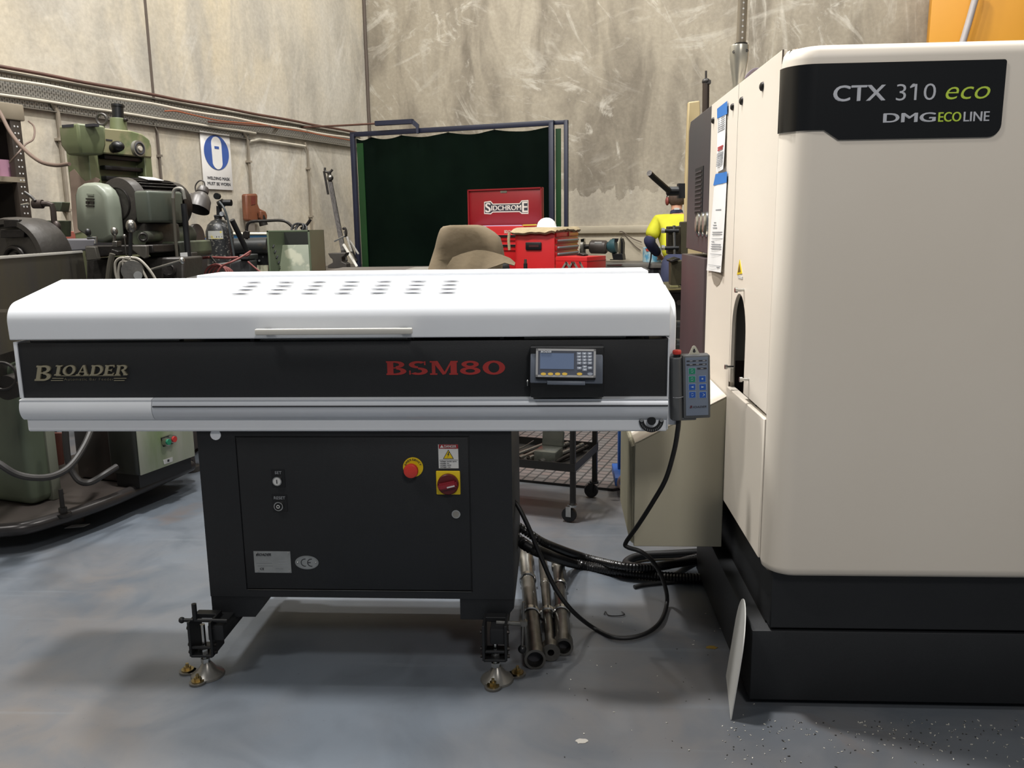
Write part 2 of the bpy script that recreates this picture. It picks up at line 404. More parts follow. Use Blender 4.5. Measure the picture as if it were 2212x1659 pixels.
m = MB(R); m.tube([(0.02, -0.02, z/10.0) for z in range(0, 75)], 0.022, 6, smooth=False); o = m.build('trim_2', JOINT, wob=0.006); struct(o, 'ragged dark sealant in the corner of the two walls'); o['category'] = 'trim'
q = R.p(1618, 0, y=0); m = MB(R); m.box(q.x-0.012, q.x+0.012, -0.003, 0.01, 1.5, 7.4); o = m.build('trim_3', M_WALLB); struct(o, 'fine vertical panel joint in the rear wall beside the lathe'); o['category'] = 'trim'
LEDGE = mat('plaster_ledge', '#b9af9b', 0.8, 0, '#a09683', 3, stretch=(1, 1, 4))
m = MB(R); m.box(2.7, 15, -0.05, 0.0, 1.285, 1.375, bev=0.01); o = m.build('trim_4', LEDGE); struct(o, 'upper horizontal ledge along the foot of the rear wall'); o['category'] = 'trim'
m = MB(R); m.box(2.7, 15, -0.08, 0.0, 0.0, 1.235, bev=0.01); o = m.build('trim_5', LEDGE); struct(o, 'lower dado band along the foot of the rear wall'); o['category'] = 'trim'
# ------------------------------------------------------------------ cable trays and pipes on the left wall
def tray_mat():
    t = NT('perforated_galvanised'); b = t.b; b.inputs['Roughness'].default_value = 0.45; b.inputs['Metallic'].default_value = 0.4
    br = t.n('ShaderNodeTexBrick', Scale=1.0); br.inputs['Mortar Size'].default_value = 0.0075; br.inputs['Brick Width'].default_value = 0.034; br.inputs['Row Height'].default_value = 0.021
    mp = t.map(rot=(0, PI/2, PI/2)); 
    sx = t.n('ShaderNodeSeparateXYZ'); t.l(t.tc.outputs['Object'], sx.inputs[0])
    cb = t.n('ShaderNodeCombineXYZ'); t.l(t.math('MULTIPLY', sx.outputs['Y'], 1.05), cb.inputs['Y']); t.l(sx.outputs['Z'], cb.inputs['X'])
    t.l(cb.outputs[0], br.inputs['Vector'])
    br.inputs['Color1'].default_value = lin('#4a4945'); br.inputs['Color2'].default_value = lin('#45443f'); br.inputs['Mortar'].default_value = lin('#a9a7a0')
    t.l(br.outputs['Color'], b.inputs['Base Color']); return t.m
TRAYM = tray_mat(); PVC = mat('cream_conduit', '#cfc8b8', 0.45, 0, '#b9b1a0', 6); BROWNC = mat('brown_cable', '#5d3e33', 0.5, 0, '#4a332b', 9)
GALV = mat('galvanised_edge', '#9b9890', 0.4, 0.5, '#7d7a73', 10)
def ywall(px, py): return R.p(px, py, x=0.0).y
yA, yB = -9.0, -0.25
root = thing('cable_tray', 'perforated galvanised cable tray running high along the left wall', 'cable tray', R.w((0.1, -4, 2.40)))
m = MB(R); m.box(0.004, 0.012, yA, yB, 2.405, 2.545); m.build('tray_back', TRAYM, root)
m = MB(R); m.box(0.004, 0.05, yA, yB, 2.40, 2.408); m.build('lower_lip', GALV, root)
m = MB(R); m.box(0.004, 0.05, yA, yB, 2.555, 2.565); m.build('upper_lip', GALV, root)
yl = ywall(536, 290)
root = thing('cable_tray', 'narrow slotted cable tray below the wide one, ending left of the brown holster', 'cable tray', R.w((0.1, -4, 2.34)))
m = MB(R); m.box(0.004, 0.012, yA, yl, 2.325, 2.375); m.build('tray_back', TRAYM, root)
m = MB(R); m.box(0.004, 0.04, yA, yl, 2.318, 2.325); m.build('lower_lip', GALV, root)
def wallpipe(name, label, cat, pts, r, mt, group=None, w=0.0):
    mm = MB(R); mm.tube(pts, r, 8, smooth=len(pts) > 4, sub=3); o = mm.build(name, mt); return tag(o, label, cat, group)
def wavy(x, y0, y1, z, amp, n=24):
    return [(x+0.3*amp*math.sin(i*1.7), y0+(y1-y0)*i/n, z+amp*math.sin(i*2.1+z*9)) for i in range(n+1)]
wallpipe('brown_cable', 'brown cable run tied along the top lip of the wide cable tray', 'cable', wavy(0.055, yA, yB, 2.585, 0.003), 0.014, BROWNC)
wallpipe('conduit_pipe', 'cream conduit sagging along the face of the wide cable tray', 'pipe', wavy(0.06, yA, yB, 2.50, 0.006), 0.013, PVC)
wallpipe('conduit_pipe', 'cream conduit along the top edge of the narrow slotted tray', 'pipe', wavy(0.06, yA, yl+0.05, 2.385, 0.002), 0.011, PVC)
wallpipe('orange_cord', 'orange cord looped loosely across the wide cable tray', 'cord', [R.p(px, py, x=0.07) for px, py in ((356, 240), (380, 240), (420, 249), (470, 260), (520, 265), (560, 268), (600, 276), (660, 285), (700, 293), (757, 303))], 0.0065, mat('orange_cord_jacket', '#9c5638', 0.5))
wallpipe('brown_hose', 'brown hose slung from the cable tray to the navy boom above the welding curtain', 'hose', [R.p(450, 263, x=0.09), R.p(560, 272, x=0.12)] + [R.Mi @ W.p(px, py, y=yy) for px, py, yy in ((640, 275, 9.9), (720, 272, 9.6), (812, 267, 9.3))], 0.011, BROWNC)
yc = ywall(658, 290)
wallpipe('conduit_pipe', 'cream conduit below the tray, between the two thin drop pipes', 'pipe', [(0.03, yl-0.02, 2.30), (0.03, yl+0.15, 2.335), (0.03, yc-0.05, 2.33)], 0.014, PVC)
DROPM = mat('grimy_conduit', '#958b7b', 0.5, 0, '#7b7265', 8)
def drop(px, py, z1, r, label, mt=DROPM, z0=0.2):
    y = ywall(px, py); mm = MB(R); mm.tube([(0.03, y-0.05, z1+0.05), (0.03, y, z1-0.03), (0.03, y, z0)], r, 8, smooth=False)
    for z in (z1-0.25, z1-0.8): mm.box(0.0, 0.05, y-r*1.8, y+r*1.8, z, z+0.02)
    return tag(mm.build('drop_conduit', mt), label, 'pipe')
drop(120, 260, 2.35, 0.018, 'bundled pair of drop conduits between the shelf rack and the olive milling machine')
drop(334, 270, 2.30, 0.007, 'thin drop cable directly right of the olive milling machine head', mat('grey_cable_jacket', '#6f675d', 0.6))
drop(531, 320, 2.33, 0.014, 'drop conduit running down into the brown leather holster')
drop(659, 310, 2.32, 0.012, 'thin drop conduit between the holster and the welding curtain')
# ------------------------------------------------------------------ mask sign
sroot = thing('safety_sign', 'white wall sign with blue welding mask symbol and two lines of text', 'sign', R.w((0.02, ywall(468, 350), 1.79)))
A, B_, C_, D_ = [R.p(px, py, x=0.02) for px, py in ((433, 283), (497, 291), (503, 413), (440, 406))]
y0, y1, z0, z1 = (A.y+D_.y)/2, (B_.y+C_.y)/2, (C_.z+D_.z)/2, (A.z+B_.z)/2
m = MB(R); m.box(0.012, 0.02, y0, y1, z0, z1, bev=0.003); m.build('sign_board', mat('sign_white', '#e6e3de', 0.5), sroot)
sw, sh = y1-y0, z1-z0; SBLUE = mat('sign_blue', '#3d5a9e', 0.5); SWHT = MATS['sign_white']
oy, oz = (y0+y1)/2, z0+sh*0.655
m = MB(R); m.prism([(oy+0.42*sw*math.cos(a*PI/24), oz+0.305*sh*math.sin(a*PI/24)) for a in range(48)], 'x', 0.021, 0.024); m.build('blue_disc', SBLUE, sroot)
m = MB(R); rr = 0.17*sw; m.prism([(oy+rr*math.cos(a*PI/12), oz+rr*math.sin(a*PI/12)+(0.08 if 0 <= a <= 12 else -0.09)) for a in range(24)], 'x', 0.024, 0.027); ms = m.build('mask_symbol', SWHT, sroot)
m = MB(R); m.box(0.027, 0.029, oy-0.075*sw, oy+0.075*sw, oz+0.035, oz+0.06); m.build('mask_window', SBLUE, ms)
for k, s_ in enumerate(('WELDING MASK', 'MUST BE WORN')):
    text('sign_lettering', s_, (0.021, y0+0.12*sw, z0+sh*(0.17-0.095*k)), (0, 1, 0), (0, 0, 1), sw*0.78, sh*0.055, INK, sroot, 0.002, R, bold=0.01)

# ================================================================== BAR FEEDER
XL, XR, YF = -1.652, 0.325, 2.43
bf = thing('bar_feeder', 'long white and black bar feeder on a black cabinet in front', 'machine', (-0.62, 2.7, 0))
# top cover: a real folded lid, open underneath
prof_o = [(2.42, 1.063), (2.418, 1.112)] + arc(2.478, 1.118, 0.060, 180, 102, 10) + [(2.72, 1.228), (2.72, 1.10)]
m = MB(); m.prism(prof_o, 'x', XL, XR); cover = m.build('top_cover', WHITE, bf, bevel=0.004)
# vents on the lid
a = Vector((0, 2.4655, 1.1767)); b_ = Vector((0, 2.72, 1.228)); n_ = (b_-a).normalized(); nn = Vector((0, -n_.z, n_.y))
def onlid(px, py):
    d = ray(px, py); t = (a-EYE).dot(nn)/d.dot(nn); return EYE+d*t
VENT = mat('vent_opening_dark', '#2c2f38', 1.0, spec=0.0)
rows = [((547.6, 612), (975.6, 609.3)), ((541, 620.3), (971.5, 617.3)), ((530, 628), (968, 626)), ((519, 636.5), (966.3, 634.3))]
for (p0, p1) in rows:
    P0, P1 = onlid(*p0), onlid(*p1)
    for i in range(7):
        c = P0.lerp(P1, i/6)+nn*0.0016; w_ = 0.034; m = MB()
        pts = []
        for k in range(17):
            t = -1+k/8; pts.append(c+Vector((t*w_, 0, 0))+n_*(0.0075*(1-t*t)))
        lo = [c+Vector((t*w_, 0, 0))+n_*(-0.0025*(1-t*t)) for t in [1-k/8 for k in range(1, 16)]]
        up_ = pts+lo; top = [p+nn*0.0012 for p in up_]
        vs = m._v(top); m.bm.faces.new(vs)
        m.build('vent_slot', VENT, cover)
# handle bar
h0, h1 = W.p(549, 712, y=2.385), W.p(890, 712, y=2.385)
m = MB(); m.box(h0.x, h1.x, 2.385, 2.40, 1.078, 1.096, bev=0.004); hb = m.build('handle', mat('brushed_aluminium', '#cfccc4', 0.35, 0.15), cover)
for x in (h0.x+0.03, h1.x-0.03):
    m = MB(); m.box(x-0.012, x+0.012, 2.398, 2.425, 1.08, 1.094, bev=0.002); m.build('handle_foot', BLACKM, hb)
# rear housing
m = MB(); m.box(-1.19, 0.29, 2.721, 2.93, 0.80, 1.236, bev=0.002); m.build('rear_housing', WHITE, bf)
m = MB(); m.prism([(-1.19, 1.10), (-1.23, 1.10), (-1.23, 1.228), (-1.19, 1.236)], 'y', 2.735, 2.93); m.build('housing_end', GALV, bf)
m = MB(); m.box(0.291, 0.297, 2.735, 2.93, 1.10, 1.237); m.build('gasket', RUBBER, bf)
# the trough under the lid
m = MB(); m.box(XL+0.03, XR-0.01, 2.50, 2.71, 0.80, 1.045); m.build('inner_trough', BLACKM, bf)
for xa, xb in ((-1.62, -1.15), (-0.90, -0.43), (-0.1, 0.2)):
    m = MB(); m.box(xa, xb, 2.47, 2.50, 1.035, 1.056); m.build('inner_rail', CHROME, bf)
for x in (-0.915, -0.165, 0.26, -0.44):
    m = MB(); m.box(x-0.006, x+0.006, 2.445, 2.465, 1.048, 1.066); m.build('lid_stop', RUBBER, bf)
# front band of black sheet
zt, zb = 1.053, 0.884
m = MB(); m.box(XL+0.017, XR-0.006, YF, YF+0.02, zb, zt, bev=0.002); fp = m.build('front_panel', BLACKP, bf)
m = MB(); m.box(XL+0.006, XL+0.017, YF-0.003, YF+0.26, zb, zt+0.004, bev=0.001); m.build('end_edge', WHITE, bf)
m = MB(); m.box(XR-0.006, XR-0.001, YF-0.003, YF+0.26, 0.785, zt+0.002, bev=0.001); m.build('end_edge', SILVERW, bf)
# curved guide band with its groove
bandp = lambda d: [(YF-0.002+d, zb), (YF-0.018+d, zb-0.004)] + arc(YF+0.022+d, zb-0.032, 0.044, 150, 232, 8) + [(YF+0.05, 0.822), (YF+0.05, zb)]
xs_ = W.p(331, 880, y=2.42).x
m = MB(); m.prism(bandp(0), 'x', XL+0.012, xs_-0.001); m.build('guide_band', WHITE, bf)
m = MB(); m.prism(bandp(0), 'x', xs_+0.001, XR-0.004); gb = m.build('guide_band', SILVERW, bf)
m = MB(); m.box(xs_+0.004, XR-0.005, 2.405, 2.42, 0.8595, 0.8625); m.build('groove', INK, gb)
m = MB(); m.prism([(YF, 0.822), (YF, 0.782), (YF+0.005, 0.777), (YF+0.28, 0.777), (YF+0.28, 0.822)], 'x', XL+0.018, XR-0.004); m.build('lower_beam', WHITE, bf, bevel=0.003)
# angle scale on the right end of the beam
c = W.p(1407, 908, y=YF-0.003); root = MB(); m = MB()
oa = arc(c.x, c.z, 0.036, 180, 360, 20); ia = arc(c.x, c.z, 0.022, 360, 180, 20)
m.prism(oa+ia, 'y', YF-0.005, YF-0.001); sc = m.build('angle_scale', BLACKM, bf)
m = MB(); m.cyl((c.x, YF-0.012, c.z), (c.x, YF, c.z), 0.0125); m.build('scale_knob', BLACKG, sc)
m = MB(); [m.cyl((c.x+s*0.029, YF-0.009, c.z+0.001), (c.x+s*0.029, YF-0.003, c.z+0.001), 0.005, n=10) for s in (-1, 1)]
[m.box(c.x+0.030*math.cos(t)-0.0006, c.x+0.030*math.cos(t)+0.0006, YF-0.0062, YF-0.005, c.z+0.030*math.sin(t)-0.003, c.z+0.030*math.sin(t)+0.003) for t in [PI+PI*k/16 for k in range(2, 15)]]
m.build('scale_marks', CHROME, sc)
# right end cap
m = MB(); m.prism([(2.47, 0.80), (2.47, 1.085)] + arc(2.53, 1.10, 0.06, 180, 100, 6) + [(2.74, 1.19), (2.74, 0.80)], 'x', XR+0.001, XR+0.022); m.build('end_cap', WHITE, bf, bevel=0.003)
# lettering
CHAMP = mat('champagne_metal_letters', '#b7ae93', 0.3, 0.6)
def onF(px, py, y): return W.p(px, py, y=y)
yl_ = YF-0.001
def rect_text(name, s, x0, y0, x1, y1, mt, parent, y=yl_, **k):
    """x0,y0 = lower left, x1,y1 = upper right, in pixels, on the plane y"""
    a_, b_ = W.p(x0, y0, y=y), W.p(x1, y1, y=y)
    return text(name, s, (a_.x, y, a_.z), (1, 0, 0), (0, 0, 1), b_.x-a_.x, b_.z-a_.z, mt, parent, k.pop('depth', 0.002), **k)
serif('maker_lettering', 'B', 77, 822, 111, 789, YF, CHAMP, fp, shear=0.22, depth=0.006)
serif('maker_lettering', 'IOADER', 119, 810.5, 278, 788, YF, CHAMP, fp, shear=0.24, gap=0.10, depth=0.006)
rect_text('maker_tagline', 'Automatic Bar Feeder', 139, 822, 246, 816, mat('dim_gold_print', '#6f6a5b', 0.4, 0.4), fp, spacing=1.2)
for (x0, x1, yy) in ((122, 262, 811.8), (114, 138, 817), (111, 137, 821.5), (247, 274, 817), (247, 270, 821.5)):
    m = MB(); p0, p1 = onF(x0, yy, yl_), onF(x1, yy, yl_); m.box(p0.x, p1.x, yl_-0.003, yl_, p0.z-0.0009, p0.z+0.0009); m.build('logo_line', CHAMP, fp)
DRED = mat('dull_red_print', '#9a2a26', 0.5)
serif('model_lettering', 'BSM80', 835, 810, 1091, 779, YF, DRED, fp, gap=0.09, depth=0.0008, fat=0.05)
# ---- control terminal
TGREY = mat('terminal_grey', '#5b626e', 0.45, 0.1, '#525964', 10); TFACE = mat('terminal_face', '#454b59', 0.4); TBEZ = mat('terminal_bezel', '#a3a3a3', 0.35, 0.3)
sl = math.radians(14)       # the terminal leans back
pc = W.p(1222, 827, y=2.365); TM = Fr(M=Matrix.Translation(pc) @ Matrix.Rotation(math.radians(1.0), 4, 'Y') @ Matrix.Rotation(-sl, 4, 'X'))
m = MB(); p0, p1 = W.p(1146, 745, y=YF), W.p(1303, 852, y=YF); m.box(p0.x, p1.x, 2.385, YF, p1.z+0.0, p0.z, bev=0.004); m.build('terminal_niche', BLACKG, bf)
tp = MB(TM); q = [TM.p(px, py, y=0) for px, py in ((1146, 750), (1299, 750), (1302, 827), (1145, 827))]
x0, x1, z0, z1 = q[3].x, q[2].x, q[3].z, q[0].z
tp.box(x0, x1, 0.0, 0.012, z0, z1, bev=0.003); term = tp.build('control_terminal', TGREY, bf)
q = [TM.p(px, py, y=-0.015) for px, py in ((1158, 754), (1286, 753), (1288, 814.5), (1157, 815.5))]
bx0, bx1, bz0, bz1 = (q[0].x+q[3].x)/2, (q[1].x+q[2].x)/2, (q[2].z+q[3].z)/2, (q[0].z+q[1].z)/2
m = MB(TM); m.box(bx0-0.0, bx1+0.0, -0.012, 0.001, bz0-0.006, bz1, bev=0.002); m.build('terminal_body', BLACKG, term)
m = MB(TM); t_ = 0.0062
m.box(bx0, bx1, -0.015, -0.011, bz1-t_, bz1); m.box(bx0, bx1, -0.015, -0.011, bz0, bz0+t_); m.box(bx0, bx0+t_, -0.015, -0.011, bz0, bz1); m.box(bx1-t_, bx1, -0.015, -0.011, bz0, bz1); m.build('bezel', TBEZ, term)
m = MB(TM); m.box(bx0+t_, bx1-t_, -0.0135, -0.011, bz0+t_, bz1-t_); m.build('terminal_face', TFACE, term)
def tq(u, v): # u,v in the 2212x1630 enlarged crop of the terminal
    return TM.p(1130+u/11.642, 730+v/11.642, y=-0.0142)
def tbox(name, u0, v0, u1, v1, mt, parent=term, th=0.0015, bev=0.0):
    a_, b_ = tq(u0, v1), tq(u1, v0); m = MB(TM); m.box(a_.x, b_.x, -0.0135-th, -0.013, a_.z, b_.z, bev=bev); return m.build(name, mt, parent)
tbox('screen', 425, 388, 1280, 775, mat('lcd_screen', '#6a7a96', 0.18, 0, '#5d6c88', 3, coat=0.5), th=0.0008)
KEYG = mat('grey_key', '#9097a3', 0.4); KEYL = mat('key_digit', '#d8dde4', 0.4)
for r_ in range(4):
    for c__ in range(3):
        u, v = 1350+c__*133+r_*2, 365+r_*80; k_ = tbox('key', u, v, u+112, v+68, KEYG, bev=0.0004); tbox('key_mark', u+40, v+18, u+75, v+42, KEYL, k_, th=0.002)
for u, v in ((1358, 730), (1492, 697), (1494, 770), (1625, 726)):
    k_ = tbox('key', u, v, u+112, v+68, KEYG, bev=0.0004); tbox('key_mark', u+40, v+18, u+75, v+42, KEYL, k_, th=0.002)
for u in (442, 620, 800, 976, 1350, 1615):
    a_, b_ = tq(u, 940), tq(u+138, 872); cx_, cz_ = (a_.x+b_.x)/2, (a_.z+b_.z)/2; rx, rz = (b_.x-a_.x)/2, (b_.z-a_.z)/2
    m = MB(TM); m.prism([(cx_+rx*math.cos(t*PI/10), cz_+rz*math.sin(t*PI/10)) for t in range(20)], 'y', -0.0155, -0.013)
    m.build('function_key', KEYG if u == 1615 else mat('yellow_key', '#e0b94a', 0.4), term)
a_ = tq(440, 372); b_ = tq(712, 328); text('screen_lettering', 'BIOADER', (a_.x, -0.0146, a_.z), (1, 0, 0), (0, 0, 1), b_.x-a_.x, b_.z-a_.z, KEYL, term, 0.001, TM, bold=0.03, shear=0.3)
m = MB(TM); a_, b_ = TM.p(1182, 831, y=-0.004), TM.p(1264, 824, y=-0.004); m.box(a_.x, b_.x, -0.012, 0.004, a_.z, b_.z, bev=0.001); m.build('bottom_lip', TGREY, term)
s_ = W.p(1140, 829, y=2.40); m = MB(); m.cyl((s_.x, 2.40, s_.z-0.006), (s_.x, 2.40, s_.z+0.010), 0.0025, n=8); m.sph((s_.x, 2.40, s_.z+0.008), 0.004); m.build('latch_pin', CHROME, bf)
# ---- cabinet
CX0, CX1, CY0, CY1, CZ0 = -1.112, -0.141, 2.45, 2.93, 0.231
m = MB(); m.box(CX0, CX1, CY0+0.004, CY1, CZ0, 0.778, bev=0.004); cab = m.build('base_cabinet', BLACKP, bf)
for sx_, ex in ((CX0, 0.17), (CX1-0.17, 0.17)):   # the side posts run lower than the cabinet
    m = MB(); m.prism([(sx_, 0.16), (sx_+ex-0.03, 0.16), (sx_+ex, 0.20), (sx_+ex, CZ0+0.002), (sx_, CZ0+0.002)], 'y', CY0+0.004, CY1); m.build('side_post', BLACKP, bf)
DX0, DX1, DZ0, DZ1 = -0.989, -0.273, 0.260, 0.755
m = MB()   # frame around the door, leaving a shadow gap
m.box(CX0, DX0-0.004, CY0, CY0+0.006, CZ0, 0.776); m.box(DX1+0.004, CX1, CY0, CY0+0.006, CZ0, 0.776); m.box(DX0-0.004, DX1+0.004, CY0, CY0+0.006, CZ0, DZ0-0.004); m.box(DX0-0.004, DX1+0.004, CY0, CY0+0.006, DZ1+0.004, 0.776)
m.build('door_frame', BLACKP, bf)
m = MB(); m.box(DX0, DX1, CY0-0.001, CY0+0.012, DZ0, DZ1, bev=0.0015); door = m.build('cabinet_door', BLACKP, bf)
m = MB(); m.box(DX0, DX1, CY0-0.002, CY0+0.002, DZ0-0.0045, DZ0-0.003); m.build('drip_edge', STEEL, bf)
YD = CY0-0.001
def dd(px, py, y=YD): return W.p(px, py, y=y)
def disc(name, px, py, r, d, mt, parent, n=28, y=YD, r1=None):
    c = dd(px, py); m = MB(); m.cyl((c.x, y, c.z), (c.x, y-d, c.z), r, r1 or r, n=n); return m.build(name, mt, parent)
def plate(name, px0, py0, px1, py1, d, mt, parent, bev=0.002):
    a_, b_ = dd(px0, py1), dd(px1, py0); m = MB(); m.box(a_.x, b_.x, YD-d, YD, a_.z, b_.z, bev=bev); return m.build(name, mt, parent)
LABW = mat('label_white', '#c9c9c7', 0.5); LABG = mat('label_grey_print', '#8f9296', 0.5)
plt = plate('set_switch', 588, 1014, 614, 1052, 0.001, BLACKG, door, 0.0)
rect_text('switch_lettering', 'SET', 594, 1024, 608, 1018, LABG, plt, y=YD-0.001)
m = disc('key_lock', 600, 1038.5, 0.0145, 0.008, CHROME, plt); m = disc('lock_face', 600, 1038.5, 0.0115, 0.009, LABW, plt); a_ = dd(600, 1038.5)
m = MB(); m.box(a_.x-0.0012, a_.x+0.0012, YD-0.0105, YD-0.008, a_.z-0.006, a_.z+0.006); m.build('key_slot', INK, plt)
plt = plate('reset_switch', 590, 1068, 619, 1105, 0.001, BLACKG, door, 0.0)
rect_text('switch_lettering', 'RESET', 592, 1078.5, 616, 1072.5, LABG, plt, y=YD-0.001)
disc('push_button', 603, 1092.5, 0.0145, 0.008, CHROME, plt); disc('button_cap', 603, 1092.5, 0.0115, 0.010, BLACKG, plt)
a_ = dd(603, 1092.5); m = MB(); m.torus((a_.x, YD-0.0102, a_.z), 0.0045, 0.0012, (0, 1, 0), 20, 6); m.build('button_ring', LABW, plt)
es = disc('emergency_stop', 892.5, 1009, 0.031, 0.002, YELLOW, door, 40)
a_ = dd(892.5, 1009)
for i, ch in enumerate('EMERGENCY'):   # letters bent round the collar
    t = math.radians(158-i*17); mm = Vector((a_.x+0.0245*math.cos(t), YD-0.002, a_.z+0.0245*math.sin(t))); rt = Vector((math.sin(t), 0, -math.cos(t))); upx = Vector((math.cos(t), 0, math.sin(t)))
    text('collar_letter', ch, mm-rt*0.0028-upx*0.0028, rt, upx, 0.0056, 0.0056, INK, es, 0.0008, bold=0.02)
c2 = dd(890.5, 1012.5); m = MB(); m.rev([(0.0, 0), (0.014, 0), (0.014, 0.012), (0.0215, 0.014), (0.0225, 0.022), (0.021, 0.027), (0.0165, 0.029), (0.0, 0.0295)], (c2.x, YD-0.002, c2.z), (0, -1, 0), 36); m.build('mushroom_button', mat('signal_red_plastic', '#c8382c', 0.35), es)
ms = plate('main_switch', 943.5, 1016.5, 994, 1067.5, 0.006, YELLOW, door, 0.003)
c2 = dd(969, 1043.5); MARO = mat('maroon_plastic', '#5a1418', 0.4)
m = MB(); m.rev([(0, 0), (0.0325, 0), (0.0325, 0.010), (0.030, 0.013), (0, 0.013)], (c2.x, YD-0.006, c2.z), (0, -1, 0), 40); m.build('switch_disc', MARO, ms)
m = MB(); m.obox((c2.x, YD-0.026, c2.z), (0.058, 0.016, 0.021), Matrix.Rotation(math.radians(-12), 3, 'Y'), 0.005); m.build('switch_handle', mat('red_plastic', '#86202a', 0.4), ms)
m = MB(); m.obox((c2.x+0.011, YD-0.0345, c2.z-0.001), (0.024, 0.003, 0.004), Matrix.Rotation(math.radians(-14), 3, 'Y')); m.build('switch_pointer', LABW, ms)
for i in range(4):
    pass
lb = plate('danger_label', 948, 960, 989.5, 1011.5, 0.0008, LABW, door, 0.0)
a_, b_ = dd(948, 969), dd(989.5, 960); m = MB(); m.box(a_.x, b_.x, YD-0.0012, YD-0.0006, a_.z, b_.z); m.build('danger_band', mat('danger_red', '#8e1f24', 0.5), lb)
rect_text('danger_lettering', 'DANGER', 959.5, 967, 985.5, 961.5, LABW, lb, y=YD-0.0012, bold=0.02)
def tri(name, pts, y, d, mt, parent):
    q = [dd(*p) for p in pts]; m = MB(); m.prism([(v.x, v.z) for v in q], 'y', y, y-d); return m.build(name, mt, parent)
tri('danger_mark', ((950.5, 967), (958.5, 967), (954.5, 960.8)), YD-0.0012, 0.0006, LABW, lb)
tri('warning_triangle', ((957, 991), (980.5, 991), (968.5, 971)), YD-0.0008, 0.0006, INK, lb)
tri('warning_triangle', ((959, 989.8), (978.5, 989.8), (968.6, 973.3)), YD-0.0014, 0.0004, YELLOW, lb)
tri('lightning_bolt', ((969.5, 975.5), (966, 982.5), (968.4, 982.2), (966.3, 988.5), (971, 980.5), (968.8, 980.8), (971.5, 975.8)), YD-0.0018, 0.0004, INK, lb)
m = MB(); a_, b_ = dd(949, 993.5), dd(989, 993.5); m.box(a_.x, b_.x, YD-0.0012, YD-0.0008, a_.z-0.0005, a_.z+0.0005); m.build('label_rule', INK, lb)
for yy, x1 in ((998, 986), (1002, 970), (1006, 974), (1010, 973)):
    rect_text('label_print', 'voltage inside cover'[:int((x1-949)/1.9)], 950, yy, x1, yy-2.6, INK, lb, y=YD-0.0009)
ck = disc('cabinet_lock', 985.5, 1109.5, 0.0135, 0.006, CHROME, door); disc('lock_core', 985.5, 1110, 0.0095, 0.0075, GALV, ck)
PLATEM = mat('etched_plate_metal', '#9a9d9d', 0.4, 0.5, '#8b8e8e', 30)
rp = plate('rating_plate', 551, 1191, 627, 1236.5, 0.0012, PLATEM, door, 0.0)
for p in ((555, 1193.5), (623, 1193.5), (557.5, 1232.5), (626, 1232.5)): disc('rivet', p[0], p[1], 0.0028, 0.003, CHROME, rp, 12)
rect_text('plate_lettering', 'BIOADER', 553, 1200.5, 585, 1195.5, INK, rp, y=YD-0.0012, bold=0.03, shear=0.25)
rect_text('plate_lettering', 'CE', 562, 1231, 570, 1226.5, INK, rp, y=YD-0.0012)
for (x0, yy, x1) in ((566, 1211, 577), (602, 1211, 619), (554, 1216, 588), (600, 1217, 622), (557, 1222, 590), (604, 1223, 622), (596, 1228, 612)):
    m = MB(); a_, b_ = dd(x0, yy), dd(x1, yy); m.box(a_.x, b_.x, YD-0.0016, YD-0.001, a_.z-0.0009, a_.z+0.0009); m.build('plate_line', LABG if yy % 2 else mat('faint_print', '#777b7c', 0.5), rp)
c2 = dd(663, 1215); m = MB(); m.prism([(c2.x+0.0375*math.cos(t*PI/24), c2.z+0.0225*math.sin(t*PI/24)) for t in range(48)], 'y', YD-0.0012, YD); ce = m.build('conformity_badge', PLATEM, door)
m = MB(); rr_ = 0.0090
for cxk, cr in ((c2.x-0.006, 0), (c2.x+0.0145, 1)):
    m.prism(arc(cxk, c2.z, 0.0132, 78, 282, 16)+arc(cxk, c2.z, 0.0108, 282, 78, 16), 'y', YD-0.002, YD-0.001)
m.box(c2.x+0.004, c2.x+0.0125, YD-0.002, YD-0.001, c2.z-0.0013, c2.z+0.0013); m.build('badge_letters', INK, ce)
m = MB(); m.torus((c2.x, YD-0.0013, c2.z), 1, 0.0005, (0, 1, 0), 48, 5); [setattr(v, 'co', Vector((c2.x+(v.co.x-c2.x)*0.0352, v.co.y, c2.z+(v.co.z-c2.z)*0.0205))) for v in m.bm.verts]; m.build('badge_rim', mat('dark_grey_print', '#55585a', 0.5), ce)
for dx in (-0.029, 0.029):
    m = MB(); m.sph((c2.x+dx, YD-0.001, c2.z), 0.0025, n=10); m.build('rivet', CHROME, ce)
a_ = W.p(466, 939, y=CY0); m = MB(); m.cyl((a_.x, CY0, a_.z), (a_.x, CY0-0.002, a_.z), 0.0165); m.build('hole_cover', WHITE, bf)
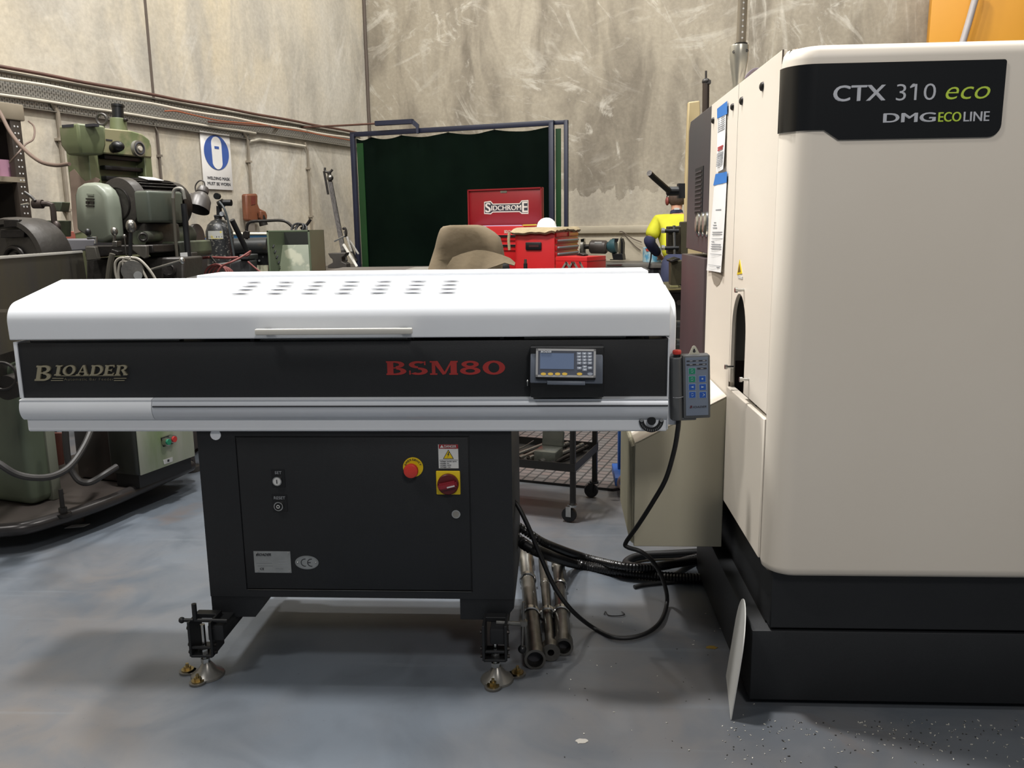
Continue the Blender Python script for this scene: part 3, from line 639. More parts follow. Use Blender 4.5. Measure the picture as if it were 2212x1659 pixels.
# ---- skid, brackets and levelling feet
for x in (-1.09, -0.21):
    m = MB(); m.box(x, x+0.05, 2.36, 2.95, 0.125, 0.175, bev=0.004); m.build('skid_bar', BLACKM, bf)
m = MB(); m.box(-1.09, -0.16, 2.86, 2.90, 0.12, 0.16, bev=0.004); m.build('rear_crossbar', BLACKM, bf)
GLUE = mat('clear_grey_sealant', '#74726d', 0.3, 0.5, '#5c5a56', 15); BRASS = mat('yellow_zinc_bolt', '#a8956a', 0.3, 1.0)
def hexn(m, c, r, h): m.cyl(c, (c[0], c[1], c[2]+h), r, n=6)
def foot(px, bolts, side):
    c = W.p(px, 1405, y=2.375); x = c.x
    t = 0.008
    m = MB()
    for s in (-1, 1): m.box(x+s*0.034-t/2, x+s*0.034+t/2, 2.35, 2.44, 0.075, 0.19)
    m.box(x-0.034, x+0.034, 2.35, 2.44, 0.072, 0.08); m.box(x-0.034, x+0.034, 2.41, 2.44, 0.175, 0.19); m.box(x-0.03, x+0.03, 2.352, 2.362, 0.10, 0.108)
    br = m.build('foot_bracket', BLACKM, bf, bevel=0.0015)
    m = MB(); m.cyl((x, 2.375, 0.03), (x, 2.375, 0.172), 0.0075, n=16); hexn(m, (x, 2.375, 0.08), 0.015, 0.012); hexn(m, (x, 2.375, 0.045), 0.014, 0.014); m.build('levelling_bolt', CHROME, br)
    m = MB()
    for zz in (0.165, 0.11, 0.085):
        for s in (-1, 1): m.cyl((x+s*0.036, 2.365, zz), (x+s*0.045, 2.365, zz), 0.006, n=6)
    m.build('bracket_screw', DSTEEL, br)
    m = MB(); m.rev([(0, 0), (0.052, 0), (0.05, 0.006), (0.028, 0.022), (0.018, 0.038), (0.012, 0.045), (0, 0.045)], (x+0.004, 2.375, 0.001), (0, 0, 1), 28); ft = m.build('levelling_foot', GLUE, bf)
    for (bx, by) in bolts:
        q = W.p(bx, by, z=0.012)
        m = MB(); cc = Vector((x+0.004, 2.375, 0)); dv = (Vector((q.x, q.y, 0))-cc)
        m.cyl((q.x, q.y, 0.001), (q.x, q.y, 0.007), 0.026, n=20); m.bar(cc+Vector((0, 0, 0.004)), (q.x, q.y, 0.004), 0.036, 0.006); m.build('foot_lug', GLUE, ft)
        m = MB(); m.cyl((q.x, q.y, 0.007), (q.x, q.y, 0.011), 0.019, n=20); hexn(m, (q.x, q.y, 0.011), 0.011, 0.009); m.cyl((q.x, q.y, 0.02), (q.x, q.y, 0.03), 0.005, n=10); m.build('anchor_bolt', BRASS, ft)
foot(442, ((427, 1468), (405, 1444)), -1)
foot(1070, ((1065, 1478), (1118, 1450)), 1)
# cross bolts and lever
q = W.p(430, 1340, y=2.37); m = MB(); m.cyl((q.x-0.055, 2.37, q.z), (q.x+0.09, 2.37, q.z), 0.006, n=10); m.sph((q.x-0.055, 2.37, q.z), 0.010, n=12); m.cyl((q.x-0.012, 2.37, q.z), (q.x-0.012, 2.37, q.z+0.055), 0.008, n=8); m.build('clamp_screw', BLACKM, bf)
q0, q1, q2 = W.p(1100, 1345, y=2.40), W.p(1131, 1300, y=2.40), W.p(1128, 1402, y=2.40)
lv = MB(); lv.cyl((q0.x-0.04, 2.40, q0.z), (q0.x+0.055, 2.40, q0.z-0.004), 0.007, n=10); lv.cyl(q1, q2, 0.0045, n=10); lv.obox((q1.x, 2.40, q0.z), (0.022, 0.018, 0.02), bev=0.003); l_ = lv.build('clamp_lever', STEEL, bf)
m = MB(); m.sph(q2, 0.0135, n=20); m.build('ball_knob', BLACKG, l_)

# ================================================================== HAND CONTROL AND CABLES
hc = thing('hand_controller', 'grey hand controller with blue and green keys hanging off the right feeder end', 'remote control', W.p(1490, 912, y=2.46))
hx = W.p(1520, 865, y=2.44)
HM = Fr(M=Matrix.Translation(W.p(1492, 905, y=2.43)) @ Matrix.Rotation(math.radians(-2.2), 4, 'Y'))
HG = mat('controller_grey', '#4e5052', 0.45, 0, '#46484a', 12); HF = mat('controller_face', '#6b7585', 0.4)
def hp(u, v, y=0.0): return HM.p(1420+u/8.293, 730+v/8.293, y=y)
def hbox(name, u0, v0, u1, v1, y0, y1, mt, parent=hc, bev=0.0):
    a_, b_ = hp(u0, v1, min(y0, y1)), hp(u1, v0, min(y0, y1)); m = MB(HM); m.box(a_.x, b_.x, y0, y1, a_.z, b_.z, bev=bev); return m.build(name, mt, parent)
body = hbox('controller_body', 470, 302, 945, 1450, 0.0, 0.045, HG, bev=0.004)
a_, b_ = hp(250, 1490, 0.0), hp(475, 355, 0.0)
m = MB(HM); ca = (a_.x+b_.x)/2; wd = (b_.x-a_.x)/2
m.loft([[(ca+wd*math.cos(t*PI/12), 0.025+0.028*math.sin(t*PI/12), z) for t in range(24)] for z in (a_.z, b_.z)]); grip = m.build('controller_grip', HG, hc, bevel=0.003)
hbox('controller_chin', 270, 1420, 700, 1490, 0.004, 0.05, HG, bev=0.003)
a_, b_ = hp(283, 1072), hp(470, 1058); m = MB(HM); m.tube([(a_.x, 0.004, a_.z), ((a_.x+b_.x)/2, -0.004, a_.z), (b_.x, 0.004, b_.z)], 0.0012, 6); m.build('grip_seam', LABG, grip)
face = hbox('face_sheet', 515, 338, 905, 1395, -0.0015, 0.0, HF, body, 0.0)
for (u0, v0, u1, v1) in ((525, 392, 880, 430), (525, 457, 882, 497), (715, 530, 882, 565)):
    s_ = hbox('indicator_strip', u0, v0, u1, v1, -0.0022, -0.0015, INK, body)
for i, (u, v) in enumerate(((580, 405), (690, 405), (810, 398), (580, 470), (695, 465), (810, 465), (775, 542))): hbox('indicator_print', u, v, u+50, v+16, -0.0026, -0.0022, LABG, body)
KG = mat('green_key', '#1c7a5c', 0.4); KB = mat('blue_key', '#234f9f', 0.4); KR = mat('key_border', '#9fb1c6', 0.4)
for (u, v, mt, sym) in ((565, 540, KG, 'o'), (565, 685, KG, 'o'), (750, 680, KB, 'h'), (567, 825, KB, '<'), (755, 825, KB, '>'), (570, 965, KB, 'o'), (757, 965, KB, 'd')):
    k_ = hbox('key_pad', u-6, v-6, u+121, v+115, -0.0022, -0.0015, KR, body); hbox('key_cap', u, v, u+115, v+109, -0.0028, -0.0015, mt, body)
    c3 = hp(u+57, v+54, -0.003); m = MB(HM)
    if sym in '<>':
        s_ = 1 if sym == '>' else -1; m.prism([(c3.x-s_*0.0038, c3.z-0.0033), (c3.x+s_*0.0042, c3.z), (c3.x-s_*0.0038, c3.z+0.0033)], 'y', -0.0034, -0.0028)
    elif sym == 'o': m.torus((c3.x, -0.003, c3.z), 0.0036, 0.0006, (0, 1, 0), 20, 6, 0.4, 2.6); m.torus((c3.x, -0.003, c3.z), 0.0036, 0.0006, (0, 1, 0), 20, 6, 3.5, 5.8)
    elif sym == 'h': m.sph((c3.x, -0.003, c3.z), 0.0028, (1, 0.2, 1), n=10)
    else: m.torus((c3.x, -0.003, c3.z), 0.0036, 0.0006, (0, 1, 0), 20, 6, 1.5, 5.0); m.sph((c3.x+0.004, -0.003, c3.z), 0.0018, (1, 0.3, 1), n=8)
    m.build('key_symbol', KR, body)
a_, b_ = hp(635, 1255, -0.002), hp(880, 1212, -0.002); text('maker_lettering', 'IOADER', (a_.x, -0.002, a_.z), (1, 0, 0), (0, 0, 1), b_.x-a_.x, b_.z-a_.z, INK, body, 0.0008, HM, shear=0.3)
a_, b_ = hp(580, 1258, -0.002), hp(625, 1212, -0.002); text('maker_lettering', 'B', (a_.x, -0.002, a_.z), (1, 0, 0), (0, 0, 1), b_.x-a_.x, b_.z-a_.z, mat('maroon_print', '#5a2530', 0.5), body, 0.0008, HM, shear=0.3, bold=0.05)
# stop button on top
c3 = hp(352, 345, 0.02); m = MB(HM); m.cyl((c3.x, 0.022, c3.z-0.002), (c3.x, 0.022, c3.z+0.010), 0.0105); m.build('button_neck', BLACKG, hc)
m = MB(HM); m.rev([(0, 0), (0.0115, 0), (0.0128, 0.004), (0.0128, 0.009), (0.010, 0.0125), (0, 0.0135)], (c3.x, 0.022, c3.z+0.009), (0, 0, 1), 28); m.build('stop_button', MATS['signal_red_plastic'], hc)
# hanging lug
c3 = hp(658, 225, 0.02); pts = [hp(560, 303, 0.02), hp(612, 160, 0.02)]; m = MB(HM)
base = [(hp(560, 303, .02).x, hp(560, 303, .02).z), (hp(770, 303, .02).x, hp(770, 303, .02).z)]
top_ = hp(658, 178, 0.02); m.prism([base[0], base[1]] + arc(top_.x, top_.z, 0.0062, 20, 160, 8), 'y', 0.018, 0.022); lug = m.build('hanging_lug', mat('ivory_plastic', '#b5b3a4', 0.5), hc)
m = MB(HM); hh = hp(660, 225, 0.018); m.cyl((hh.x, 0.0176, hh.z-0.002), (hh.x, 0.0179, hh.z-0.002), 0.0042, n=16); m.cyl((hh.x, 0.0176, hh.z+0.003), (hh.x, 0.0179, hh.z+0.003), 0.0026, n=12); m.build('keyhole', INK, lug)
# bracket on the feeder that carries it
m = MB(); a_ = W.p(1441, 850, y=2.47); b_ = W.p(1452, 925, y=2.47); m.box(XR+0.001, XR+0.035, 2.462, 2.50, 0.79, 0.87, bev=0.003); m.build('controller_bracket', SILVERW, bf)
for py in (762, 785, 813, 825):
    c3 = W.p(1446, py, y=2.50); m = MB(); m.cyl((XR, 2.50, c3.z), (XR+0.02, 2.50, c3.z), 0.007 if py != 785 else 0.012, n=12); m.build('end_fitting', BLACKM if py != 813 else CHROME, bf)

def path(spec): return [W.p(px, py, y=y) if z is None else W.p(px, py, z=z) for px, py, y, z in spec]
pc_ = path([(1466, 908, 2.455, None), (1464, 930, 2.455, None), (1456, 975, 2.48, None), (1438, 1035, 2.52, None), (1410, 1085, 2.58, None), (1378, 1135, 2.66, None), (1352, 1172, 2.73, None), (1356, 1182, 2.73, None), (1385, 1192, 2.72, None), (1412, 1215, 2.74, None), (1433, 1255, 2.82, None), (1441, 1300, None, 0.02), (1425, 1345, None, 0.012), (1385, 1372, None, 0.012), (1330, 1377, None, 0.012), (1280, 1355, None, 0.014), (1232, 1315, 2.6, None), (1195, 1262, 2.6, None), (1165, 1195, 2.6, None), (1140, 1135, 2.6, None), (1116, 1088, 2.62, None), (1103, 1080, 2.65, None)])
m = MB(); m.tube(pc_, 0.0075, 12, sub=8); tag(m.build('control_cable', RUBBER), 'black control cable hanging from the hand controller and looping over the floor to the cabinet', 'cable')
def hose(name, spec, r, label, cat='hose', ribs=0.006, mt=RUBBER):
    m = MB(); m.tube(path(spec), r, 12, sub=10, ribs=ribs); return tag(m.build(name, mt), label, cat)
HOSEM = mat('corrugated_black_plastic', '#111112', 0.28, 0, '#161617', 20)
hose('corrugated_hose', [(1100, 1150, 2.8, None), (1125, 1170, 2.8, None), (1160, 1190, 2.8, None), (1240, 1217, None, 0.03), (1340, 1235, None, 0.022), (1450, 1247, None, 0.022), (1560, 1250, None, 0.022), (1640, 1248, None, 0.022)], 0.021, 'thick ribbed black hose sweeping across the floor from feeder cabinet to lathe, nearest of two', 'hose', mt=HOSEM)
hose('corrugated_hose', [(1100, 1125, 2.9, None), (1140, 1150, 2.9, None), (1180, 1175, 2.95, None), (1260, 1203, None, 0.03), (1340, 1222, None, 0.06), (1420, 1225, None, 0.05), (1490, 1208, None, 0.022), (1560, 1190, None, 0.022)], 0.017, 'thinner ribbed black hose lying just behind the thick floor hose', 'hose', mt=HOSEM)
hose('rubber_hose', [(1530, 1192, None, 0.022), (1460, 1196, None, 0.022), (1390, 1200, None, 0.022), (1358, 1210, None, 0.022), (1356, 1221, None, 0.022), (1395, 1226, None, 0.05), (1470, 1216, None, 0.06), (1560, 1204, None, 0.03)], 0.017, 'black hose doubled back in a tight bend below the cream box', 'hose', ribs=None)
hose('floor_cable', [(1640, 1265, None, 0.01), (1560, 1262, None, 0.008), (1480, 1256, None, 0.008), (1400, 1262, None, 0.008), (1370, 1268, None, 0.008)], 0.008, 'short black cable lying on the floor in front of the ribbed hoses', 'cable', ribs=None)
# ---- steel tubes on the floor
def tubeobj(label, p0, p1, radii, bore, z):
    a_ = W.p(*p0, z=z); b_ = W.p(*p1, z=z); L = (b_-a_).length; root = thing('steel_tube', label, 'tube', ((a_.x+b_.x)/2, (a_.y+b_.y)/2, 0), 'steel bar liner tubes on the floor')
    d = (b_-a_).normalized(); prof = [(bore, 0.06), (bore, 0.0)] + [(r, t*L) for t, r in radii] + [(0, L)]
    m = MB(); m.rev(prof, a_, d, 32); bo = m.build('tube_barrel', STEEL, root)
    m = MB(); m.cyl(a_+d*0.035, a_+d*0.036, bore*0.999, n=24); m.build('bore', INK, root)
    for t in (0.33, 0.66):
        r_ = max(r for tt, r in radii if abs(tt-t) < 0.4); m = MB(); m.rev([(r_*0.9, 0), (r_*1.03, 0.002), (r_*1.03, 0.022), (r_*0.9, 0.024)], a_+d*(L*t), d, 28); m.build('tube_collar', CHROME, root)
tubeobj('polished steel tube with open bore, leftmost and thickest of three beside the feeder', (1156, 1425), (1134, 1190), [(0, 0.034), (0.06, 0.034), (0.065, 0.029), (0.3, 0.029), (0.5, 0.027), (0.85, 0.026), (0.86, 0.032), (1, 0.032)], 0.026, 0.034)
tubeobj('thin steel tube with small bored end collar, middle of the three on the floor', (1190, 1410), (1172, 1205), [(0, 0.030), (0.05, 0.030), (0.055, 0.016), (0.45, 0.016), (0.9, 0.018), (1, 0.018)], 0.011, 0.032)
tubeobj('steel tube with a flared dark rear cap, rightmost of the three on the floor', (1218, 1398), (1205, 1214), [(0, 0.031), (0.06, 0.031), (0.065, 0.026), (0.4, 0.026), (0.42, 0.021), (0.9, 0.021), (0.91, 0.027), (1, 0.027)], 0.023, 0.032)
# ================================================================== THE LATHE
XS, LY = 0.570, 2.20
lathe = thing('cnc_lathe', 'large cream enclosed lathe filling the right side, with black nameplate and black plinth', 'lathe', (1.3, 2.9, 0))
ZB, ZT = 0.448, 1.811
# end panels
m = MB()
arch = [(2.667+0.102*-math.cos(math.radians(a)), 1.035+0.128*math.sin(math.radians(a))) for a in range(0, 181, 10)]
m.prism([(2.272, 0.865), (2.565, 0.865)] + arch + [(2.769, 0.862), (2.786, 0.862), (2.786, ZT), (2.272, ZT)], 'x', XS, XS+0.012); m.build('end_panel', CREAM, lathe, bevel=0.001)
m = MB(); m.prism([(2.790, ZB), (3.26, ZB), (3.26, ZT), (2.790, ZT)], 'x', XS, XS+0.02); m.build('end_panel', CREAM, lathe, bevel=0.001)
m = MB(); m.prism([(2.274, ZB), (2.786, ZB), (2.786, 0.845), (2.274, 0.852)], 'x', XS-0.006, XS+0.02); m.build('lower_end_panel', CREAM, lathe, bevel=0.003)
# dark inside of the opening
m = MB(); m.box(XS+0.16, XS+0.17, 2.45, 2.86, 0.80, 1.25); m.box(XS+0.012, XS+0.17, 2.45, 2.46, 0.80, 1.25); m.box(XS+0.02, XS+0.17, 2.45, 2.86, 1.25, 1.26); m.box(XS+0.021, XS+0.17, 2.46, 2.86, 0.80, 0.81); m.build('spindle_recess', BLACKG, lathe)
m = MB(); m.box(XS+0.022, XS+0.16, 2.80, 2.81, 0.93, 1.25); m.build('recess_liner', GALV, lathe)
m = MB(); m.cyl((XS+0.10, 2.70, 1.0), (XS+0.16, 2.70, 1.0), 0.05, n=28); m.cyl((XS+0.085, 2.70, 1.0), (XS+0.10, 2.70, 1.0), 0.035, n=28); m.build('spindle_nose', DSTEEL, lathe)
# front corner column and front sheet
r = 0.07
prof = [(XS, 2.272)] + arc(XS+r, LY+r, r, 180, 270, 12) + [(2.6, LY), (2.6, LY+0.02), (XS+0.02, LY+0.05), (XS+0.02, 2.272)]
m = MB()
# rounded lower and upper edges: loft of slightly inset outlines
def inset(d): 
    out = []
    for x, y in prof:
        out.append((min(x+d, 2.6) if x < 0.66 else x, y+d if y < 2.25 else y))
    return out
rings = []
for z, d in ((0.418, 0.030), (0.422, 0.014), (0.432, 0.004), (0.448, 0.0), (1.775, 0.0), (1.793, 0.003), (1.805, 0.012), (1.811, 0.03)):
    rings.append([(x, y, z) for x, y in inset(d)])
m.loft(rings); m.build('front_cover', CREAM, lathe, sharp=50)
m = MB(); m.box(XS+0.02, 2.6, LY+0.05, 3.26, 1.79, 1.808); m.build('roof_panel', CREAM, lathe)
m = MB(); m.box(XS+0.0, XS+0.004, 2.2705, 2.2735, ZB, ZT); m.build('panel_seam', JOINT, lathe)
m = MB(); m.box(XS+0.0, XS+0.004, 2.7865, 2.7895, ZB, ZT); m.build('panel_seam', JOINT, lathe)
# nameplate wrapped round the corner
off = 0.003
np_ = [(XS-off, 2.268), (XS-off, LY+r)] + arc(XS+r, LY+r, r+off, 180, 270, 12)[1:]
zt_, zb_ = 1.762, 1.605
m = MB()
A_ = [Vector((x, y, zt_-0.004 if i == 0 else zt_)) for i, (x, y) in enumerate(np_)]; B2 = [Vector((x, y, zb_)) for x, y in np_]
va, vb = m._v(A_), m._v(B2)
for i in range(len(va)-1): m.bm.faces.new([va[i], va[i+1], vb[i+1], vb[i]])
rx = [W.p(*p, y=LY-off) for p in ((1780, 281), (1811, 301), (2150, 297), (2175, 280), (2175, 132))]
xr, x2, x3 = rx[4].x, rx[0].x, rx[1].x; zlow = 1.581
m2 = [(XS+r, zt_), (XS+r, zb_), (x2, zb_), (x3, zlow)] + arc(xr-0.03, zlow+0.03, 0.03, 270, 360, 6) + arc(xr-0.006, zt_-0.006, 0.006, 0, 90, 3)
m.bm.faces.new(m._v([Vector((x, LY-off, z)) for x, z in m2]))
npo = m.build('nameplate', mat('glossy_black_foil', '#0b0c0d', 0.25, 0, '#0e0f10', 5, coat=0.3), lathe, sharp=50)
sol = npo.modifiers.new('thickness', 'SOLIDIFY'); sol.thickness = 0.0025; sol.offset = 0
LG = mat('silver_lettering', '#c3c5cb', 0.5); LGR = mat('lime_lettering', '#c2dc48', 0.5)
yn = LY-off-0.0022
rect_text('model_lettering', 'CTX', 1799, 220, 1914.5, 182.5, LG, npo, y=yn, bold=0.03, depth=0.001)
rect_text('model_lettering', '310', 1935, 217.5, 2023, 180, LG, npo, y=yn, bold=-0.008, depth=0.001)
q = [W.p(px, py, y=yn-0.0005) for px, py in ((1972, 180.8), (1976.5, 180.8), (1976.5, 186.5), (1966, 190.5), (1966, 187))]
m = MB(); m.prism([(v.x, v.z) for v in q], 'y', yn-0.0009, yn-0.0002); m.build('model_lettering', LG, npo)
rect_text('model_lettering', 'eco', 2042, 215, 2140, 186, LGR, npo, y=yn, bold=-0.006, shear=0.25, depth=0.001)
rect_text('line_lettering', 'DMG', 1907, 265.5, 2022, 242.5, LG, npo, y=yn, bold=0.05, depth=0.001)
rect_text('line_lettering', 'ECO', 2026, 263.5, 2077, 241.5, LGR, npo, y=yn, bold=0.02, depth=0.001)
rect_text('line_lettering', 'LINE', 2080.5, 262.5, 2138, 240.5, LG, npo, y=yn, bold=0.015, depth=0.001)
# plinth
m = MB(); m.prism([(XS+0.03, 2.252), (2.6, 2.252), (2.6, 3.9), (XS+0.03, 3.9)], 'z', 0.245, 0.45); m.build('upper_plinth', BLACKP, lathe, bevel=0.004)
m = MB(); m.box(0.551, 2.6, 2.25, 3.2, 0.022, 0.238, bev=0.004); m.build('chip_tray', BLACKP, lathe)
m = MB(); m.box(0.60, 2.59, 2.30, 3.2, 0.20, 0.25); m.build('plinth_gap', RUBBER, lathe)
for px in (1655, 2212):
    q = W.p(px, 1530, y=2.33); m = MB(); m.cyl((q.x+0.03, 2.33, 0), (q.x+0.03, 2.33, 0.03), 0.035, n=20); m.build('machine_foot', DSTEEL, lathe)
# dark rear switch cabinet behind the cream end panels
GREYC = mat('dark_grey_cabinet', '#434345', 0.4, 0, '#4d4243', 1.5)
m = MB(); m.prism([(3.264, 1.268), (3.80, 1.275), (3.80, 1.775), (3.76, ZT), (3.264, ZT)], 'x', XS, XS+0.6); gc = m.build('switch_cabinet', GREYC, lathe, bevel=0.003)
m = MB(); m.box(XS-0.01, XS+0.6, 3.264, 3.86, 0.20, 1.25, bev=0.003); m.build('lower_cabinet', mat('dark_maroon_cabinet', '#463a3c', 0.42, 0, '#3b3234', 2), lathe)
m = MB(); a_ = W.p; q = [W.p(px, py, x=XS-0.001) for px, py in ((1503, 365), (1520, 358), (1517, 465), (1501, 462))]
m.prism([(v.y, v.z) for v in q], 'x', XS-0.003, XS); vl = m.build('vent_louvre', mat('dark_louvre', '#232425', 0.5), gc)
for i in range(10):
    z_ = q[0].z-0.02-i*0.017; m = MB(); m.box(XS-0.006, XS-0.003, q[1].y+0.02, q[0].y-0.02, z_, z_+0.006); m.build('louvre_slat', GREYC, vl)
for i, px in enumerate((1499, 1507, 1515)):
    c = W.p(px, 485, x=XS-0.02); m = MB(); m.rev([(0.0, 0), (0.036, 0), (0.035, 0.006), (0.026, 0.010), (0.022, 0.014), (0, 0.014)], (XS-0.0, c.y, c.z), (-1, 0, 0), 24)
    for v in m.bm.verts: v.co.z = c.z+(v.co.z-c.z)*1.35
    gl = m.build('cable_gland', CHROME, gc)
# screws and bumps on the end panels
for (px, py, s_) in ((1648, 187, 1.0), (1603.5, 218, 1.0), (1584, 231, 0.9), (1542, 260.5, 0.9)):
    c = W.p(px, py, x=XS); m = MB(); m.rev([(0, 0), (0.013*s_, 0), (0.011*s_, 0.006), (0.006, 0.009), (0, 0.009)], (XS, c.y, c.z), (-1, 0, 0), 14); m.build('panel_screw', DSTEEL, lathe)
for (px, py) in ((1593, 626.5), (1571, 792.5), (1603, 819.5)):
    c = W.p(px, py, x=XS-0.02); m = MB(); m.cyl((XS, c.y, c.z), (XS-0.026, c.y, c.z), 0.0045, n=12); m.cyl((XS-0.02, c.y, c.z), (XS-0.028, c.y, c.z), 0.008, n=12); m.build('thumb_stud', CHROME, lathe)
q = [W.p(px, py, x=XS-0.001) for px, py in ((1598, 561), (1603, 591), (1592.5, 593.5))]
m = MB(); m.prism([(v.y, v.z) for v in q], 'x', XS-0.002, XS); wt = m.build('warning_triangle', YELLOW, lathe)
q2 = [v.lerp((q[0]+q[1]+q[2])/3, 0.45) for v in q]; m = MB(); m.prism([(v.y, v.z) for v in q2], 'x', XS-0.0026, XS-0.002); m.build('warning_symbol', mat('brown_ink', '#6b5412', 0.6), wt)
q = W.p(1598, 597, x=XS); m = MB(); m.box(XS-0.002, XS, q.y-0.045, q.y+0.02, q.z-0.006, q.z+0.002); m.build('label_strip', LABW, wt)
# cream box at the lathe's foot with louvred end
bx = mat('louvred_cream_grille', '#8b8672', 0.6)
m = MB(); m.prism([(0.262, 0.275), (0.566, 0.275), (0.566, 0.806), (0.262, 0.645)], 'y', 2.79, 3.28); cb_ = m.build('motor_housing', CREAMD, lathe, bevel=0.003)
m = MB(); m.prism([(0.262, 0.647), (0.566, 0.808), (0.566, 0.811), (0.262, 0.650)], 'y', 2.789, 3.28); m.build('housing_lid', CREAM, cb_)
m = MB(); m.box(0.256, 0.2615, 2.80, 3.27, 0.285, 0.635); gr = m.build('louvred_grille', bx, cb_)
m = MB()
for i in range(26):
    y_ = 2.81+i*0.0178; m.obox((0.2545, y_, 0.46), (0.006, 0.010, 0.345), Matrix.Rotation(math.radians(35), 3, 'Z'))
m.build('grille_ribs', bx, gr)
# aluminium suspension arm above the roof
c = W.p(1597, 140, y=2.95); t0 = Vector((c.x, 2.95, 1.79)); zt2 = W.p(1597, 98, y=2.95).z
ha_ = zt2-1.79; arm = MB(); arm.rev([(0, 0), (0.013, 0), (0.0135, ha_-0.15), (0.017, ha_-0.12), (0.0225, ha_-0.09), (0.0275, ha_-0.06), (0.030, ha_-0.035), (0.0303, ha_-0.004), (0.029, ha_), (0, ha_)], (c.x-0.002, 2.95, 1.79), (0, 0, 1), 32); ao = arm.build('suspension_arm', mat('satin_aluminium', '#b9b5a8', 0.32, 0.75), lathe)
m = MB(); m.cyl((c.x+0.003, 2.95, zt2-0.002), (c.x+0.012, 2.95, 3.2), 0.0155, n=24); ap = m.build('arm_pole', mat('perforated_pole', '#8b8170', 0.4, 0.4), ao)
m = MB()
for i in range(40):
    z_ = zt2+0.02+i*0.018; m.cyl((c.x+0.003+0.009*(z_-zt2)/(3.2-zt2), 2.95-0.0150, z_), (c.x+0.003+0.009*(z_-zt2)/(3.2-zt2), 2.95-0.0165, z_), 0.003, n=8)
m.build('pole_dots', LABW, ap)
m = MB(); m.cyl((c.x+0.003, 2.95, zt2), (c.x+0.003, 2.95, zt2+0.006), 0.021, n=24); m.build('arm_collar', DSTEEL, ao)
text('arm_lettering', 'G', (c.x-0.0275, 2.95-0.0185, zt2-0.029), (0.6, -0.8, 0), (0, 0, 1), 0.009, 0.009, INK, ao, 0.001, bold=0.03)
text('arm_lettering', 'D', (c.x+0.0150, 2.95-0.0275, zt2-0.026), (0.8, 0.6, 0), (0, 0, 1), 0.009, 0.009, INK, ao, 0.001, bold=0.03)
# small dark hose and clip beside it
q0, q1, q2, q3 = [W.p(px, py, y=2.9) for px, py in ((1611, 170), (1618, 160), (1628, 152), (1640, 150))]
m = MB(); m.tube([q0, q1, q2, q3], 0.006, 8); m.build('roof_hose', mat('mauve_hose', '#6c6068', 0.5), lathe)
# papers taped on the panel
TAPE = mat('blue_masking_tape', '#2f74c0', 0.6)
def paper(label, cs, tape, lines, red=(), head=None):
    """a sheet hanging on the panel: four corners in pixels, just off the panel"""
    q = [W.p(px, py, x=XS-0.004) for px, py in cs]
    root = thing('paper_sheet', label, 'paper', sum(q, Vector())/4)
    m = MB(); n = 8; g = []
    for j in range(n+1):
        row = []
        for i in range(4):
            p_ = q[0].lerp(q[1], i/3).lerp(q[3].lerp(q[2], i/3), j/n); p_.x = XS-0.0035-0.010*(j/n)**2*abs(i/3-0.3)-0.001*(i % 2); row.append(m.bm.verts.new(p_))
        g.append(row)
    for j in range(n):
        for i in range(3): m.bm.faces.new([g[j][i], g[j][i+1], g[j+1][i+1], g[j+1][i]])
    sh = m.build('sheet', PAPER, root, sharp=60); so = sh.modifiers.new('t', 'SOLIDIFY'); so.thickness = 0.0004
    tq_ = [W.p(px, py, x=XS-0.005) for px, py in tape]; m = MB(); m.prism([(v.y, v.z) for v in tq_], 'x', XS-0.0058, XS-0.005); m.build('tape', TAPE, root)
    def at_(u, v):
        p_ = q[0].lerp(q[1], u).lerp(q[3].lerp(q[2], u), v); p_.x = XS-0.0046-0.010*v*v*0.72; return p_
    k = 0
    for (u0, u1, v, hgt) in lines:
        a_, b_ = at_(u0, v), at_(u1, v); m = MB(); h_ = hgt
        m.quad(a_, b_, b_+Vector((0, 0, h_)), a_+Vector((0, 0, h_))); o = m.build('print_line', mat('red_print', '#a8373a', 0.7) if k in red else LABG, sh); so = o.modifiers.new('t', 'SOLIDIFY'); so.thickness = 0.0003; k += 1
    return root
# tape pieces, sheets (corner order: top far, top near, bottom near, bottom far)
rnd = random.Random(3)
L1 = [(0.1, 0.9, 0.06+0.035*i, 0.0035) for i in range(8)] + [(0.15, 0.8, 0.60, 0.006), (0.15, 0.75, 0.64, 0.006)] + [(0.1, 0.85, 0.70+0.03*i, 0.0035) for i in range(8)]
paper('upper white sheet hung from blue tape with a red printed line, on the lathe end', ((1550, 250), (1569, 239), (1567, 365), (1549, 372)), ((1549.5, 235), (1571, 218), (1571, 246), (1549.5, 256)), L1, red=(8, 9))
L2 = [(0.3, 0.7, 0.30, 0.004), (0.25, 0.4, 0.44, 0.003), (0.2, 0.45, 0.47, 0.003), (0.2, 0.5, 0.50, 0.003), (0.2, 0.9, 0.55, 0.003), (0.2, 0.9, 0.575, 0.003), (0.2, 0.95, 0.62, 0.0015), (0.2, 0.4, 0.66, 0.003), (0.2, 0.85, 0.69, 0.003), (0.2, 0.9, 0.715, 0.003), (0.2, 0.9, 0.74, 0.003), (0.2, 0.95, 0.80, 0.0015), (0.15, 0.95, 0.93, 0.0015), (0.7, 0.9, 0.95, 0.003)]
p2_ = paper('lower white document hung from blue tape, curling off the lathe end panel', ((1543, 398), (1570, 394), (1562, 589), (1528, 584)), ((1546, 376), (1570.5, 370.5), (1570, 394), (1541, 401)), L2)
